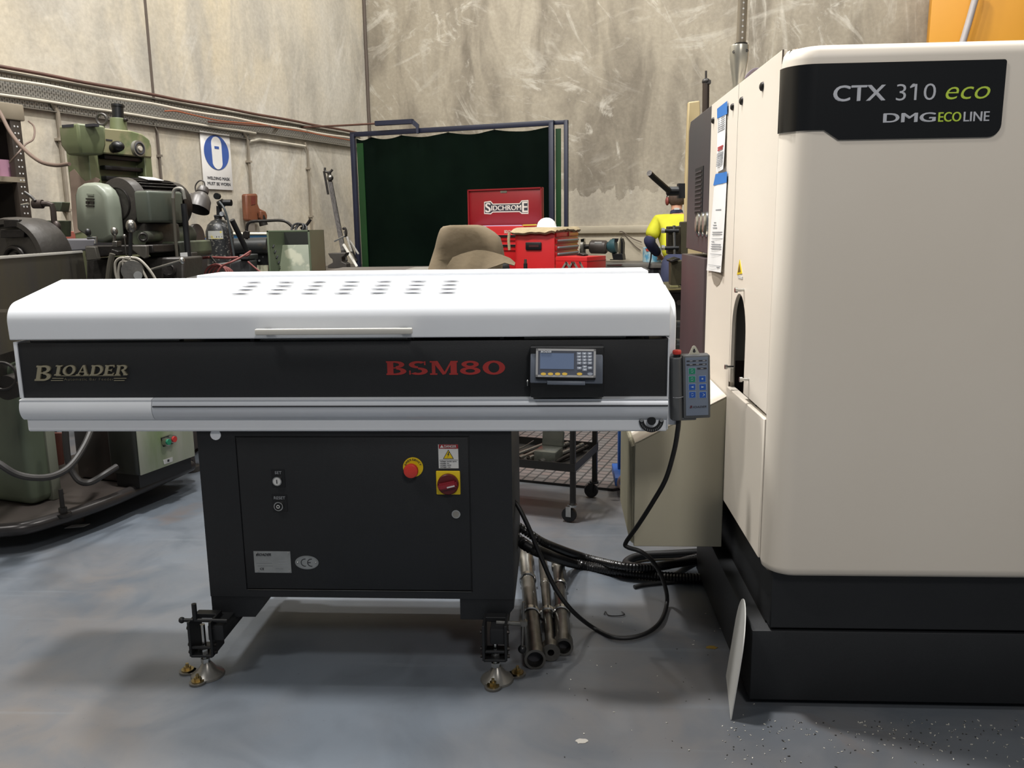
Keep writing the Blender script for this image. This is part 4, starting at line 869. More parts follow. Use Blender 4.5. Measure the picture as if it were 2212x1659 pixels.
# rounded grey pocket tab peeping out beneath the lower sheet
q = [W.p(px, py, x=XS-0.001) for px, py in ((1537, 586), (1561, 588), (1560, 600), (1554, 614), (1548, 619), (1542, 613), (1538, 600))]
m = MB(); m.prism([(v.y, v.z) for v in q], 'x', XS-0.0012, XS); m.build('grey_pad', mat('taupe_pad', '#8d8274', 0.7), lathe)
# the opening's arched cover, taken off and leaning on the plinth
B0, B1 = W.p(1578, 1555, z=0.002), W.p(1568, 1460, z=0.002)
lean = Vector((0.036, 0.0, 0)); H_ = 0.30
out = []
yd = (B1-B0)
for u, v in [(0, 0), (1, 0), (1, 0.52)] + [(0.5+0.5*math.cos(math.radians(a)), 0.58+0.42*math.sin(math.radians(a))) for a in range(8, 173, 12)] + [(0, 0.52)]:
    out.append((u, v))
root_m = MB()
def plq(u, v, t): 
    p_ = B0+yd*u+Vector((0, 0, H_*v))+lean*v; return p_+Vector((t, 0, 0))
fa = [plq(u, v, 0) for u, v in out]; fb = [plq(u, v, 0.003) for u, v in out]
va, vb = root_m._v(fa), root_m._v(fb); root_m.bm.faces.new(va); root_m.bm.faces.new(vb[::-1])
for i in range(len(va)): root_m.bm.faces.new([va[i], vb[i], vb[(i+1) % len(va)], va[(i+1) % len(va)]])
tag(root_m.build('arched_cover_plate', mat('pale_grey_plate', '#c6c5c0', 0.4, 0.1, '#b7b7b4', 3)), 'pale arched sheet metal plate leaning against the black lathe plinth', 'plate')
# ---- swarf on the floor
CHIP = mat('bright_swarf', '#cfccc2', 0.45, 0.3, '#3a3834', 60, thr=(0.5, 0.52))
m = MB(); rnd = random.Random(11)
for i in range(300):
    if i < 230:
        px = rnd.uniform(1560, 2212); py = 1555+abs(rnd.gauss(0, 55))
    else: px = rnd.uniform(1150, 1700); py = rnd.uniform(1230, 1640)
    if py > 1659: continue
    q = W.p(px, py, z=0.0); a = rnd.uniform(0, PI); L = rnd.uniform(0.002, 0.007); m.obox((q.x, q.y, 0.0015), (L, rnd.uniform(0.001, 0.003), 0.0014), Matrix.Rotation(a, 3, 'Z') @ Matrix.Rotation(rnd.uniform(-.3, .3), 3, 'Y'))
tag(m.build('metal_swarf', CHIP), 'scattered metal swarf and chips on the floor in front of the lathe', 'swarf', kind='stuff')
m = MB(); q = W.p(1327, 1328, z=0.004); pts = [(q.x-0.036, q.y+0.004, .004), (q.x-0.03, q.y+0.02, .006), (q.x-0.02, q.y-0.004, .004), (q.x+0.01, q.y-0.008, .004), (q.x+0.036, q.y+0.0, .005), (q.x+0.028, q.y+0.022, .006)]
m.tube(pts, 0.002, 6); tag(m.build('wire_clip', BLACKM), 'small bent black wire lying on the floor inside the cable loop', 'wire')
def blot(name, label, px, py, w_, h_, mt, cat, seed):
    rn = random.Random(seed); q = W.p(px, py, z=0.0); m = MB(); n = 14
    m.prism([(q.x+w_*(0.7+0.5*rn.random())*math.cos(2*PI*i/n), q.y+h_*(0.7+0.5*rn.random())*math.sin(2*PI*i/n)) for i in range(n)], 'z', 0.0003, 0.0015); return tag(m.build(name, mt), label, cat)
blot('yellow_leaf', 'small crumpled yellow scrap on the dark floor left of the lathe plinth', 1537, 1399, 0.018, 0.012, mat('mustard_scrap', '#7d6420', 0.7), 'scrap', 2)
blot('paper_scrap', 'small pale torn scrap on the floor at the bottom centre', 1256, 1602, 0.018, 0.012, mat('pale_scrap', '#a9a59d', 0.8), 'scrap', 5)
q = W.p(160, 1140, z=0.0); m = MB(); m.prism([(q.x-0.04, q.y-0.012), (q.x+0.04, q.y+0.012), (q.x+0.05, q.y+0.05), (q.x-0.03, q.y+0.03)], 'z', 0.0005, 0.0025); tag(m.build('shim_card', PAPER), 'folded white card under the near foot of the old milling machine', 'card')
# ================================================================== helpers for things further back
def PY(name, pts, y, th, mt, parent=None, fr=W, bevel=0.0, **k):
    """outline on the plane y of a frame, with real thickness going back"""
    q = [fr.p(px, py, y=y) for px, py in pts]; m = MB(fr); m.prism([(v.x, v.z) for v in q], 'y', y, y+th); return m.build(name, mt, parent, bevel=bevel, **k)
def PXX(name, pts, x, th, mt, parent=None, fr=W, bevel=0.0, **k):
    q = [fr.p(px, py, x=x) for px, py in pts]; m = MB(fr); m.prism([(v.y, v.z) for v in q], 'x', x-th, x); return m.build(name, mt, parent, bevel=bevel, **k)
def TB(name, pts, y, r, mt, parent=None, fr=W, smooth=True, n=10, **k):
    q = [fr.p(p[0], p[1], y=(p[2] if len(p) > 2 else y)) for p in pts]; m = MB(fr); m.tube(q, r, n, smooth=smooth); return m.build(name, mt, parent, **k)
def BALL(name, px, py, y, r, mt, parent=None, fr=W, sc=(1, 1, 1)):
    m = MB(fr); m.sph(fr.p(px, py, y=y), r, sc); return m.build(name, mt, parent)
def CYL(name, p0, p1, y, r, mt, parent=None, fr=W, r1=None, n=24):
    m = MB(fr); m.cyl(fr.p(p0[0], p0[1], y=(p0[2] if len(p0) > 2 else y)), fr.p(p1[0], p1[1], y=(p1[2] if len(p1) > 2 else y)), r, r1, n); return m.build(name, mt, parent)
# ================================================================== OLIVE MILLING MACHINE
o_ = W.p(218, 600, y=5.25); MF = Fr((o_.x, o_.y, 0), ROOM)
mill = thing('milling_machine', 'tall olive green milling machine with eye bolt, finned motor and sage belt guard', 'milling machine', (o_.x, o_.y, 0))
WORN = mat('worn_pink_grey_primer', '#8d7a6c', 0.7, 0, '#7e6d60', 5); WORNO = mat('worn_olive_paint', '#69734f', 0.5, 0, '#8b8767', 7, thr=(0.45, 0.56))
zt_ = MF.p(218, 276, x=0, ).z if False else MF.p(217, 276, y=0).z; zc = MF.p(218, 340, y=0).z
fx = lambda px, py: MF.p(px, py, x=0)
xl_ = MF.p(150, 400, y=0).x; xh = MF.p(135, 300, y=-0.10).x; xm = MF.p(176, 300, y=-0.10).x
yb = fx(329, 360).y
m = MB(MF)
# column: plan outline with the recess for the ways on its front
m.prism([(0, 0), (0, 0.075), (-0.07, 0.08), (-0.07, yb-0.07), (0, yb-0.065), (0, yb), (xl_, yb), (xl_, 0.0)], 'z', 0.16, zt_-0.02)
m.build('column', OLIVE, mill, bevel=0.006)
m = MB(MF); q = [fx(*p) for p in ((217, 276), (280, 282), (305, 289), (320, 300), (326, 315), (327, 341), (218, 331))]
m.prism([(v.y, v.z) for v in q], 'x', xl_+0.02, 0.006); m.build('head_cover', WORNO, mill, bevel=0.008)
m = MB(MF); zt2_ = zt_+0.01; zl = MF.p(140, 325, y=-0.10).z
m.loft([[(xh+0.03, -0.10, zl-0.03), (xm-0.02, -0.10, zl-0.03), (xm+0.06, 0.0, zl-0.03), (xh+0.03, 0.0, zl-0.03)],
        [(xh, -0.12, zl+0.03), (xm, -0.12, zl+0.03), (xm+0.09, 0.0, zl+0.03), (xh, 0.0, zl+0.03)],
        [(xh, -0.12, zt2_), (xm, -0.12, zt2_+0.01), (xm+0.10, 0.0, zt2_), (xh, 0.0, zt2_)]]); gbx = m.build('gear_head', OLIVE, mill, bevel=0.012)
for a_, b_ in ((xh+0.03, xm-0.03), (xm+0.03, xm+0.1)):
    m = MB(MF); m.box(a_, b_, -0.122 if a_ < xm else -0.09, -0.05, zt2_-0.012, zt2_+0.004); m.build('top_slot', INK, gbx)
# exposed primer along the left edge of the column
PY('worn_patch', ((150, 372), (160, 365), (172, 380), (184, 392), (196, 388), (206, 383), (216, 388), (210, 398), (190, 402), (180, 430), (178, 500), (160, 505), (156, 470)), -0.003, 0.003, WORN, mill, MF)
# bellows between the ways
m = MB(MF)
y0_, y1_ = fx(233, 360).y, fx(317, 360).y; z1_ = fx(275, 337).z; z0_ = fx(275, 392).z
for i in range(7):
    z_ = z1_-i*(z1_-z0_+0.3)/7; m.box(-0.068, -0.02, y0_, y1_, z_-0.028, z_-0.002, bev=0.004)
m.build('way_bellows', RUBBER, mill)
TB('way_hook', [(285, 364), (285, 372), (287, 380)], None, 0.007, STEEL, mill) if False else None
c = fx(241, 317); m = MB(MF); m.sph((0.05, c.y, c.z), 0.038, (1.2, 1, 0.9)); m.cyl((0.0, c.y, c.z-0.01), (0.05, c.y, c.z-0.01), 0.028); m.build('lever_knob', BLACKG, mill)
PXX('name_slot', ((229, 300), (243, 302), (243, 305), (229, 303)), 0.0095, 0.003, INK, mill, MF)
c = fx(294, 321); m = MB(MF); m.cyl((0.006, c.y, c.z), (0.03, c.y, c.z), 0.052, n=32); dl = m.build('speed_dial', GALV, mill)
m = MB(MF); m.torus((0.031, c.y, c.z), 0.036, 0.006, (1, 0, 0), 28, 8); m.build('dial_ring', INK, dl)
m = MB(MF); m.cyl((0.03, c.y, c.z), (0.04, c.y, c.z), 0.015, n=20); m.build('dial_hub', PVC, dl)
# eye bolt and capped pipe on top
c = MF.p(220, 258, x=-0.10); m = MB(MF); m.torus(c, 0.034, 0.009, (0.3, -1, 0), 30, 10); m.cyl((c.x, c.y, c.z-0.08), (c.x, c.y, c.z-0.036), 0.014); m.build('eye_bolt', CAST, mill)
a0, a1, a2 = MF.p(256, 285, x=-0.13), MF.p(255, 256, x=-0.13), MF.p(254, 226, x=-0.13)
m = MB(MF); m.cyl((a0.x, a0.y, a0.z-0.05), a1, 0.060, 0.050); ps = m.build('pipe_socket', OLIVE, mill, bevel=0.004)
m = MB(MF); m.rev([(0, 0), (0.036, 0), (0.036, (a2-a1).length-0.015), (0.041, (a2-a1).length-0.015), (0.041, (a2-a1).length), (0, (a2-a1).length)], a1, a2-a1, 26); m.build('pipe_cap', BLACKG, ps)
BALL('grub_screw', 271, 259, a1.y, 0.014, DSTEEL, ps, MF)
# belt guard
yg = -0.62
gp = [MF.p(px, py, y=yg) for px, py in ((256, 515), (240, 524), (219, 524), (199, 512), (178, 500), (173, 420), (178, 403), (190, 395), (205, 394), (223, 398), (237, 410), (245, 425), (250, 450))]
def guard():
    m = MB(MF); n = len(gp); cx_ = sum(v.x for v in gp)/n; cz_ = sum(v.z for v in gp)/n
    def rg(k, y): return [Vector((cx_+(v.x-cx_)*k, y, cz_+(v.z-cz_)*k)) for v in gp]
    m.loft([rg(0.86, yg-0.045), rg(0.95, yg-0.035), rg(1.0, yg), rg(1.0, yg+0.045)]); return m.build('belt_guard', SAGE, mill, bevel=0.012, seg=4, sharp=60)
g_ = guard()
for k, (x0, y0, x1, y1) in enumerate(((187, 418, 201, 422), (185, 428, 202, 431), (185, 434, 191, 440), (193, 434, 202, 440), (185, 443, 202, 446))):
    PY('guard_badge', ((x0, y0), (x1, y0+1), (x1, y1+1), (x0, y1)), yg-0.052, 0.006, DSTEEL if k else SAGE, g_, MF)
# motor
ym = yg+0.05; c = MF.p(254, 440, y=ym)
m = MB(MF); m.rev([(0, 0), (0.10, 0.0), (0.135, 0.008), (0.140, 0.03), (0.140, 0.07), (0.0, 0.07)], (c.x, ym, c.z), (0, 1, 0), 40); mo = m.build('motor_flange', CAST, mill)
m = MB(MF); m.torus((c.x, ym-0.001, c.z), 0.085, 0.006, (0, 1, 0), 36, 6); m.build('flange_ring', DSTEEL, mo)
m = MB(MF); L_ = 0.42; m.cyl((c.x, ym+0.07, c.z), (c.x, ym+L_, c.z), 0.118, n=32)
for i in range(34):
    t = 2*PI*i/34; m.obox((c.x+0.127*math.cos(t), ym+0.21, c.z+0.127*math.sin(t)), (0.022, 0.29, 0.005), Matrix.Rotation(-t, 3, 'Y'))
m.cyl((c.x, ym+0.35, c.z), (c.x, ym+0.42, c.z), 0.138, 0.13, n=32); mb_ = m.build('finned_motor', DSTEEL, mill)
m = MB(MF); m.obox((c.x+0.035, ym+0.22, c.z+0.139), (0.075, 0.11, 0.004), Matrix.Rotation(0.25, 3, 'Y')); m.build('motor_label', PAPER, mb_)
# terminal box on the side of the motor
jx = c.x+0.235; q = [MF.p(px, py, x=jx) for px, py in ((319, 411), (395, 416), (396, 476), (323, 481))]
m = MB(MF); m.box(jx-0.10, jx, q[0].y, q[1].y, q[3].z, q[0].z, bev=0.015, seg=3); m.build('terminal_box', mat('grimy_sage_paint', '#4e544a', 0.4, 0, '#3b4039', 6), mill)
m = MB(MF); m.box(c.x-0.06, c.x+0.15, ym+0.04, q[1].y+0.05, q[3].z-0.16, q[3].z-0.0, bev=0.015); m.build('motor_cradle', CAST, mill)
# overarm casting and its lugs
OY = 4.55
m = MB(); m.cyl(W.p(300, 516, y=OY-0.1), W.p(405, 508, y=OY+0.35), 0.045, 0.06, 28); m.build('overarm', OLIVED, mill)
m = MB(); m.cyl(W.p(309, 512, y=OY-0.22), W.p(340, 510, y=OY), 0.028, 0.033, 24); lug_ = m.build('overarm_lug', OLIVED, mill)
m = MB(); m.torus(W.p(309, 512, y=OY-0.225), 0.018, 0.005, (0.5, -1, 0), 24, 8); m.build('lug_ring', DSTEEL, lug_)
PY('saddle_casting', ((310, 525), (400, 520), (404, 548), (398, 556), (330, 560), (318, 548)), OY, 0.35, OLIVED, mill, bevel=0.01)
PY('work_table', ((183, 531), (330, 529), (332, 546), (200, 556), (184, 556)), 4.25, 0.7, DSTEEL, mill, bevel=0.006)
PY('table_end_plate', ((284, 531), (316, 531), (317, 556), (311, 559), (300, 552), (286, 540)), 4.22, 0.03, mat('grimy_grey_plate', '#55524b', 0.5, 0.2, '#45423c', 6), mill, bevel=0.003)
PY('table_end_plate', ((184, 533), (205, 533), (212, 560), (186, 563)), 4.22, 0.03, MATS['grimy_grey_plate'], mill, bevel=0.003)
PY('knee_casting', ((186, 558), (396, 556), (398, 700), (240, 700), (186, 700)), 4.35, 0.25, CAST, mill, bevel=0.01)
PY('pedestal', ((238, 700), (400, 700), (402, 985), (236, 1000)), 4.82, 0.5, CAST, mill, bevel=0.01)
for (bx, by, r_, rod) in ((283, 489, 0.026, ((283, 489), (281, 560), 0.012)), (247, 500, 0.017, ((247, 502), (247, 525), 0.009)), (269, 511, 0.009, ((269, 512), (273, 553), 0.004)), (393, 563, 0.014, ((393, 563), (325, 583), 0.009))):
    h = TB('lever_arm', [rod[0], rod[1]], 4.15, rod[2]*0.8, BLACKM if bx == 283 else STEEL, mill, smooth=False); BALL('lever_ball', bx, by, 4.15, r_, STEEL if bx != 393 else CHROME, h, sc=(1, 1, 1.3))
PY('lever_block', ((242, 521), (252, 521), (252, 534), (242, 534)), 4.12, 0.05, STEEL, mill, bevel=0.003); PY('lever_clamp', ((240, 538), (256, 543), (252, 552), (240, 553)), 4.12, 0.05, DSTEEL, mill, bevel=0.004)
TB('crank_arm', [(189, 514), (208, 514), (207, 526)], 4.15, 0.008, CHROME, mill, smooth=False); BALL('crank_knob', 190, 502, 4.15, 0.015, BLACKG, mill, sc=(1, 1, 1.3))
m = MB(); m.cyl(W.p(285, 585, y=4.05), W.p(288, 583, y=4.3), 0.05, 0.055, 24); m.build('feed_hub', STEEL, mill)
m = MB(); m.cyl(W.p(298, 595, y=4.0), W.p(298, 594, y=4.1), 0.02, n=20); m.build('hub_cap', CHROME, mill)
m = MB(); m.cyl(W.p(365, 583, y=4.3), W.p(368, 583, y=4.4), 0.033, n=24); m.torus(W.p(365, 583, y=4.3), 0.026, 0.005, (0, 1, 0)); m.build('feed_dial', DSTEEL, mill)
# grey cable coils hung on the lever
GCAB = mat('pale_grey_cable', '#9a958a', 0.5, 0, '#7f7a70', 9)
for k, pts in enumerate((((283, 560), (262, 557), (250, 566), (249, 585), (253, 603), (262, 625)), ((281, 556), (268, 558), (266, 575), (270, 603), (280, 630)), ((283, 556), (300, 560), (318, 577), (334, 600), (345, 625)), ((282, 562), (296, 568), (308, 585), (318, 605), (325, 625)), ((282, 566), (262, 566), (256, 585), (257, 610)))):
    o = TB('coiled_cable', pts, 4.08, 0.0065, GCAB, None); tag(o, 'pale grey cable loops hung over the black lever of the olive milling machine', 'cable', 'cable loops on the mill lever')
TB('drain_hose', [(243, 548), (238, 570), (234, 603), (232, 630)], 4.1, 0.014, mat('dull_olive_hose', '#4a463c', 0.6), mill)
# right-hand post with its cables
PY('guard_post', ((398, 545), (414, 545), (417, 610), (400, 612)), 4.6, 0.08, CAST, mill, bevel=0.006)
CYL('cable_post', (397, 440), (412, 612), 4.55, 0.016, BLACKM, mill)
TB('arched_conduit', [(374, 428), (376, 412), (384, 407), (394, 410), (399, 430)], 4.5, 0.009, GALV, mill)
TB('arched_conduit', [(374, 428), (376, 470), (381, 540), (387, 600)], 4.5, 0.009, MATS['dull_olive_hose'], mill)
m = MB(); m.rev([(0, 0), (0.075, 0), (0.085, 0.02), (0.085, 0.04), (0, 0.04)], W.p(414, 515, y=4.95), (1, -0.1, 0), 28); m.rev([(0, 0), (0.10, 0), (0.11, 0.02), (0.11, 0.04), (0, 0.04)], W.p(415, 560, y=4.95), (1, -0.1, 0), 28); m.build('drive_wheel', mat('rusty_grey_wheel', '#5b5147', 0.5, 0.3, '#4c5661', 7), mill)
PY('maker_tag', ((389, 546), (404, 545), (405, 556), (390, 557)), 4.5, 0.004, LABW, mill)
PY('slide_block', ((390, 557), (405, 556), (407, 572), (392, 573)), 4.5, 0.04, MATS['grimy_grey_plate'], mill)
# ================================================================== NEAR OLD MACHINE (base, pump cabinet, splash guard)
old = thing('grinding_machine', 'dark old machine at far left with rounded cast base, splash guard and wheel housing', 'machine', W.p(150, 1080, z=0))
rim = [(-60, 1150), (0, 1146), (60, 1139), (127, 1120), (180, 1103), (238, 1082), (300, 1056), (378, 1022), (412, 1006)]
rq = [W.p(px, py, z=0.115) for px, py in rim]
m = MB(); m.tube(rq, 0.030, 14, smooth=True); m.build('base_rim', mat('oiled_base_metal', '#3d3a39', 0.3, 0.4, '#2c2928', 4), old)
bp = [W.p(px, py-9, z=0.135) for px, py in rim]; el_ = R.M.to_3x3() @ Vector((0, 1, 0)); eb_ = R.M.to_3x3() @ Vector((1, 0, 0))
bq = bp+[bp[-1]-eb_*0.75, bp[0]-eb_*0.6]
m = MB(); m.prism([(v.x, v.y) for v in bq], 'z', 0.09, 0.135); m.build('base_tray', mat('oily_brown_metal', '#4a4542', 0.3, 0.3, '#39332f', 3), old)
for (px, py, top) in ((150, 1132, 1063), (410, 1020, 985)):
    c = W.p(px, py, z=0.0); m = MB(); m.rev([(0, 0), (0.052, 0), (0.05, 0.03), (0.025, 0.035), (0.02, 0.10), (0, 0.10)], (c.x, c.y+0.03, 0), (0, 0, 1), 24); ft = m.build('base_foot', CAST, old)
    c = W.p(px-13, py-20, z=0.13) if px < 200 else W.p(px-5, py-25, z=0.13); m = MB(); m.cyl(c, c+Vector((0, 0, 0.12)), 0.010, n=12); m.cyl(c, c+Vector((0, 0, 0.035)), 0.018, n=6); m.cyl(c-Vector((0, 0, 0.004)), c+Vector((0, 0, 0.008)), 0.034, n=20); m.build('levelling_stud', DSTEEL, ft)
# sage pedestal
PED = mat('grimy_sage_body', '#59624f', 0.45, 0, '#454c3f', 2.5)
c = W.p(30, 1090, z=0.135); m = MB(Fr((c.x, c.y, 0), ROOM)); m.box(-0.5, 0.12, 0.0, 0.14, 0.136, 0.80, bev=0.04, seg=4); m.build('pedestal_body', PED, old)
c = W.p(104, 1080, z=0.135); m = MB(Fr((c.x, c.y, 0), ROOM)); m.box(-0.03, 0.035, 0.0, 0.05, 0.136, 0.80, bev=0.004); st = m.build('upright_strip', mat('pale_sage_strip', '#76796a', 0.5, 0, '#65675b', 4), old)
q = W.p(93, 959, y=c.y-0.002); m = MB(); m.cyl((q.x, q.y, q.z), (q.x, q.y-0.012, q.z), 0.010, n=16); m.build('strip_bolt', INK, st)
c = W.p(170, 1075, z=0.135); BF = Fr((c.x, c.y+0.1, 0), ROOM); m = MB(BF); m.box(-0.25, 0.10, 0.15, 0.6, 0.136, 0.9, bev=0.02); m.build('gear_case', mat('oily_brown_case', '#2f2a27', 0.45, 0, '#3d302b', 5), old)
PY('red_brown_cover', ((98, 936), (134, 936), (134, 1004), (104, 1010)), W.p(104, 1080, z=0.135).y+0.06, 0.02, mat('red_brown_plate', '#5c3329', 0.5, 0, '#452a24', 6), old)
# pump cabinet
c = W.p(300, 1031, z=0.20); PF = Fr((c.x, c.y, 0), ROOM)
ye = PF.p(424, 985, x=0).y; xe = PF.p(236, 1010, y=0).x
pcab = thing('switch_cabinet', 'grimy pale green switch cabinet with red and green buttons, under the left of the feeder', 'cabinet', (c.x, c.y, 0.14))
STREAK = mat('streaked_pale_green', '#a5a797', 0.5, 0, '#76875f', 3.5, stretch=(2, 2, 0.35), thr=(0.42, 0.7))
m = MB(PF); m.box(xe, -0.004, 0.0, ye, 0.20, 0.92, bev=0.02, seg=3); m.build('cabinet_shell', mat('dark_green_shell', '#24261f', 0.5, 0, '#1b1c18', 5), pcab)  # shell is much darker than the pale front panel
m = MB(PF); m.box(-0.004, 0.002, 0.012, ye-0.01, 0.205, 0.915, bev=0.003); fc = m.build('cabinet_front', STREAK, pcab)
q = [PF.p(px, py, x=0.002) for px, py in ((347, 946), (352, 965), (373, 958), (368, 939))]
m = MB(PF); m.prism([(v.y, v.z) for v in q], 'x', 0.002, 0.008); m.build('button_plate', BLACKG, fc)
for (px, py, cc, nm) in ((357, 954, '#1e7a5a', 'green'), (369.5, 948, '#b3322e', 'red')):
    c3 = PF.p(px, py, x=0.01); m = MB(PF); m.cyl((0.008, c3.y, c3.z), (0.03, c3.y, c3.z), 0.021, n=24); bz = m.build('button_bezel', CHROME, fc)
    m = MB(PF); m.cyl((0.03, c3.y, c3.z), (0.036, c3.y, c3.z), 0.015, n=24); bb = m.build('push_button', mat(nm+'_button', cc, 0.4), bz); bb['label'] = nm+' push button'
PXX('rating_tag', ((353, 994), (373, 987), (373, 997), (355, 1003)), 0.005, 0.003, LABW, fc, PF); PXX('tag_mark', ((362, 993), (366, 992), (366, 997), (362, 998)), 0.006, 0.001, INK, fc, PF)
m = MB(PF); m.box(xe+0.02, -0.02, 0.02, ye-0.02, 0.136, 0.20); m.build('cabinet_plinth', RUBBER, pcab)
# hoses round the base
OILH = mat('oily_hose', '#1f1d1c', 0.55, 0, '#35322f', 8)
o = TB('oily_hose', [(-20, 990, 3.3), (0, 1003, 3.3), (35, 1024, 3.32), (75, 1032, 3.36), (115, 1028, 3.42), (150, 1008, 3.5), (178, 970, 3.6), (196, 930, 3.7), (200, 900, 3.75)], None, 0.015, OILH); tag(o, 'oily dark hose sagging across the green pedestal of the old machine', 'hose')
o = TB('oily_hose', [(140, 905, 3.62), (143, 960, 3.62), (150, 1005, 3.62), (170, 1038, 3.62), (195, 1042, 3.64), (225, 1025, 3.68), (252, 1008, 3.75)], None, 0.015, OILH); tag(o, 'oily dark hose hanging in a loop next to the switch cabinet', 'hose')
# splash guard, body, wheel housing
s0, s1 = W.p(-40, 559.5, z=1.28), W.p(178, 544, z=1.28); dv = (s1-s0).normalized(); nv = Vector((-dv.y, dv.x, 0))
m = MB(); m.loft([[s0+Vector((0, 0, h_)), s1+Vector((0, 0, h_))+dv*(0.0 if h_ == 0 else 0.05), s1+Vector((0, 0, h_))+nv*0.006+dv*(0.0 if h_ == 0 else 0.05), s0+Vector((0, 0, h_))+nv*0.006] for h_ in (-0.40, 0)]); spg = m.build('splash_guard', mat('dull_sheet_steel', '#4b4845', 0.45, 0.3, '#57523f', 3, stretch=(3, 3, 0.6)), old)
m = MB(); m.bar(s0+nv*0.003, s1+nv*0.003, 0.014, 0.014, bev=0.003); m.build('guard_edge', mat('pale_edge_highlight', '#c3c0b8', 0.45, 0.1), spg)  # pale paint stands in for the bright glint along the metal edge
m = MB(); m.bar(W.p(-40, 672, y=3.1), W.p(60, 671, y=3.3), 0.01, 0.012); m.build('table_edge', CHROME, old)
m = MB(Fr(s0+nv*0.10, 0)); L_ = (s1-s0).length
m2_ = MB(); cA = s0+nv*0.05; rot = Matrix((dv, nv, Vector((0, 0, 1)))).transposed()
m2_.obox(cA+dv*(L_*0.42)+nv*0.3+Vector((0, 0, -0.37)), (L_*0.84, 0.5, 0.36), rot, 0.02); m2_.build('machine_bed', CAST, old)
q = W.p(14, 838, y=3.2); m = MB(); m.cyl((q.x, 3.2, q.z), (q.x, 3.3, q.z), 0.05, n=28); m.torus((q.x-0.01, 3.195, q.z+0.05), 0.055, 0.006, (0.2, -1, 0)); m.build('bed_valve', DSTEEL, old)
hcx = W.p(28, 560, y=4.2); m = MB(Fr((hcx.x, 4.2, 0), -8))
R0 = (W.p(115, 560, y=4.2).x-hcx.x)
m.rev([(0, 0.0), (R0*0.80, 0.0), (R0*0.83, -0.03), (R0*0.95, -0.03), (R0*0.99, 0.0), (R0, 0.06), (R0*0.98, 0.18), (0, 0.18)], (0, 0, hcx.z), (0, 1, 0), 56); wh = m.build('wheel_housing', CAST, old)
m = MB(Fr((hcx.x, 4.2, 0), -8)); m.torus((0.02, -0.01, hcx.z+0.005), 0.055, 0.012, (0, 1, 0), 32, 10); m.cyl((0.02, -0.02, hcx.z+0.005), (0.02, 0.02, hcx.z+0.005), 0.03); m.build('housing_boss', DSTEEL, wh)
PY('housing_plate', ((6, 474), (40, 474), (42, 490), (8, 492)), 4.16, 0.03, DSTEEL, wh, bevel=0.004); PY('housing_plate', ((0, 495), (52, 496), (52, 513), (0, 514)), 4.165, 0.03, DSTEEL, wh, bevel=0.004)
# coolant tap
TB('coolant_pipe', [(123, 552), (119, 500), (115, 455), (112, 443), (103, 440), (75, 441)], 4.4, 0.015, mat('brown_iron_pipe', '#4b423e', 0.45, 0.5, '#3a322e', 8), old, smooth=False)
CYL('tap_body', (72, 441), (92, 441), 4.4, 0.023, MATS['brown_iron_pipe'], old); CYL('tap_spout', (46, 443), (62, 440), 4.4, 0.006, CHROME, old)
TB('tap_handle', [(76, 434), (66, 424), (53, 415)], 4.38, 0.008, CAST, old); BALL('pipe_joint', 123, 490, 4.39, 0.020, MATS['brown_iron_pipe'], old, sc=(1, 1, 1.6))
o = PY('switch_box', ((106, 436), (134, 436), (131, 457), (108, 456)), 4.46, 0.08, OLIVED, old, bevel=0.004)
# small things between the machines
o = PY('red_box', ((127, 500), (178, 502), (178, 518), (127, 518)), 5.9, 0.3, mat('faded_red', '#a0584a', 0.6, 0, '#8a4b3f', 6)); tag(o, 'faded red box between the brown pipe and the sage belt guard', 'box')
o = PY('steel_tank', ((128, 516), (212, 516), (200, 540), (128, 545)), 5.0, 0.35, mat('grey_zinc_sheet', '#77767a', 0.4, 0.3, '#66656a', 5), bevel=0.01); tag(o, 'grey metal tank in front of the faded red box', 'tank')
o = PY('olive_box', ((88, 476), (116, 476), (116, 512), (88, 512)), 5.3, 0.2, OLIVED, bevel=0.005); tag(o, 'small dull olive box behind the dark wheel housing', 'box')
# ================================================================== RACK AT FAR LEFT
rk = thing('storage_rack', 'dark steel shelf rack with perforated posts at the left edge', 'shelf rack', R.w((0.4, -6.0, 0)))
XRk = 0.55; RKM = mat('dark_rack_steel', '#3c342d', 0.5, 0.3, '#2d2722', 7); RKL = mat('beige_rack_beam', '#8b8170', 0.5, 0, '#79705f', 5)
ya = R.p(61, 400, x=XRk).y; yb_ = R.p(38, 400, x=XRk).y
zrt = R.p(50, 262, x=XRk).z
for yy, xx in ((ya, XRk), (ya, 0.06), (ya-1.2, XRk)):
    m = MB(R); m.box(xx-0.05, xx, yy-(ya-yb_), yy, 0, zrt+0.03, bev=0.003); po = m.build('rack_post', RKM, rk)
m = MB(R)
for i in range(46):
    for j in (0.35, 0.65):
        yy = ya-(ya-yb_)*j; m.cyl((XRk-0.001, yy, zrt-0.04-i*0.045), (XRk+0.001, yy, zrt-0.04-i*0.045), 0.006, n=8)
m.build('post_holes', LABW, rk)
m = MB(R); m.box(0.05, XRk+0.01, ya-1.25, ya+0.03, zrt, zrt+0.11, bev=0.01); m.build('top_beam', RKL, rk)
zs = R.p(30, 382, x=XRk).z
for z_ in (zs, zs-0.6): m = MB(R); m.box(0.05, XRk, ya-1.2, ya-0.02, z_-0.035, z_); m.build('shelf', RKL, rk)
m = MB(R); m.box(0.02, 0.03, ya-1.2, ya, 0.1, zrt); m.build('rack_back', mat('black_back_sheet', '#151311', 0.7), rk)
m = MB(R); m.box(0.03, XRk-0.052, ya-0.012, ya-0.006, 0.1, zrt); m.build('rack_side', mat('dark_side_sheet', '#241f1b', 0.7), rk)
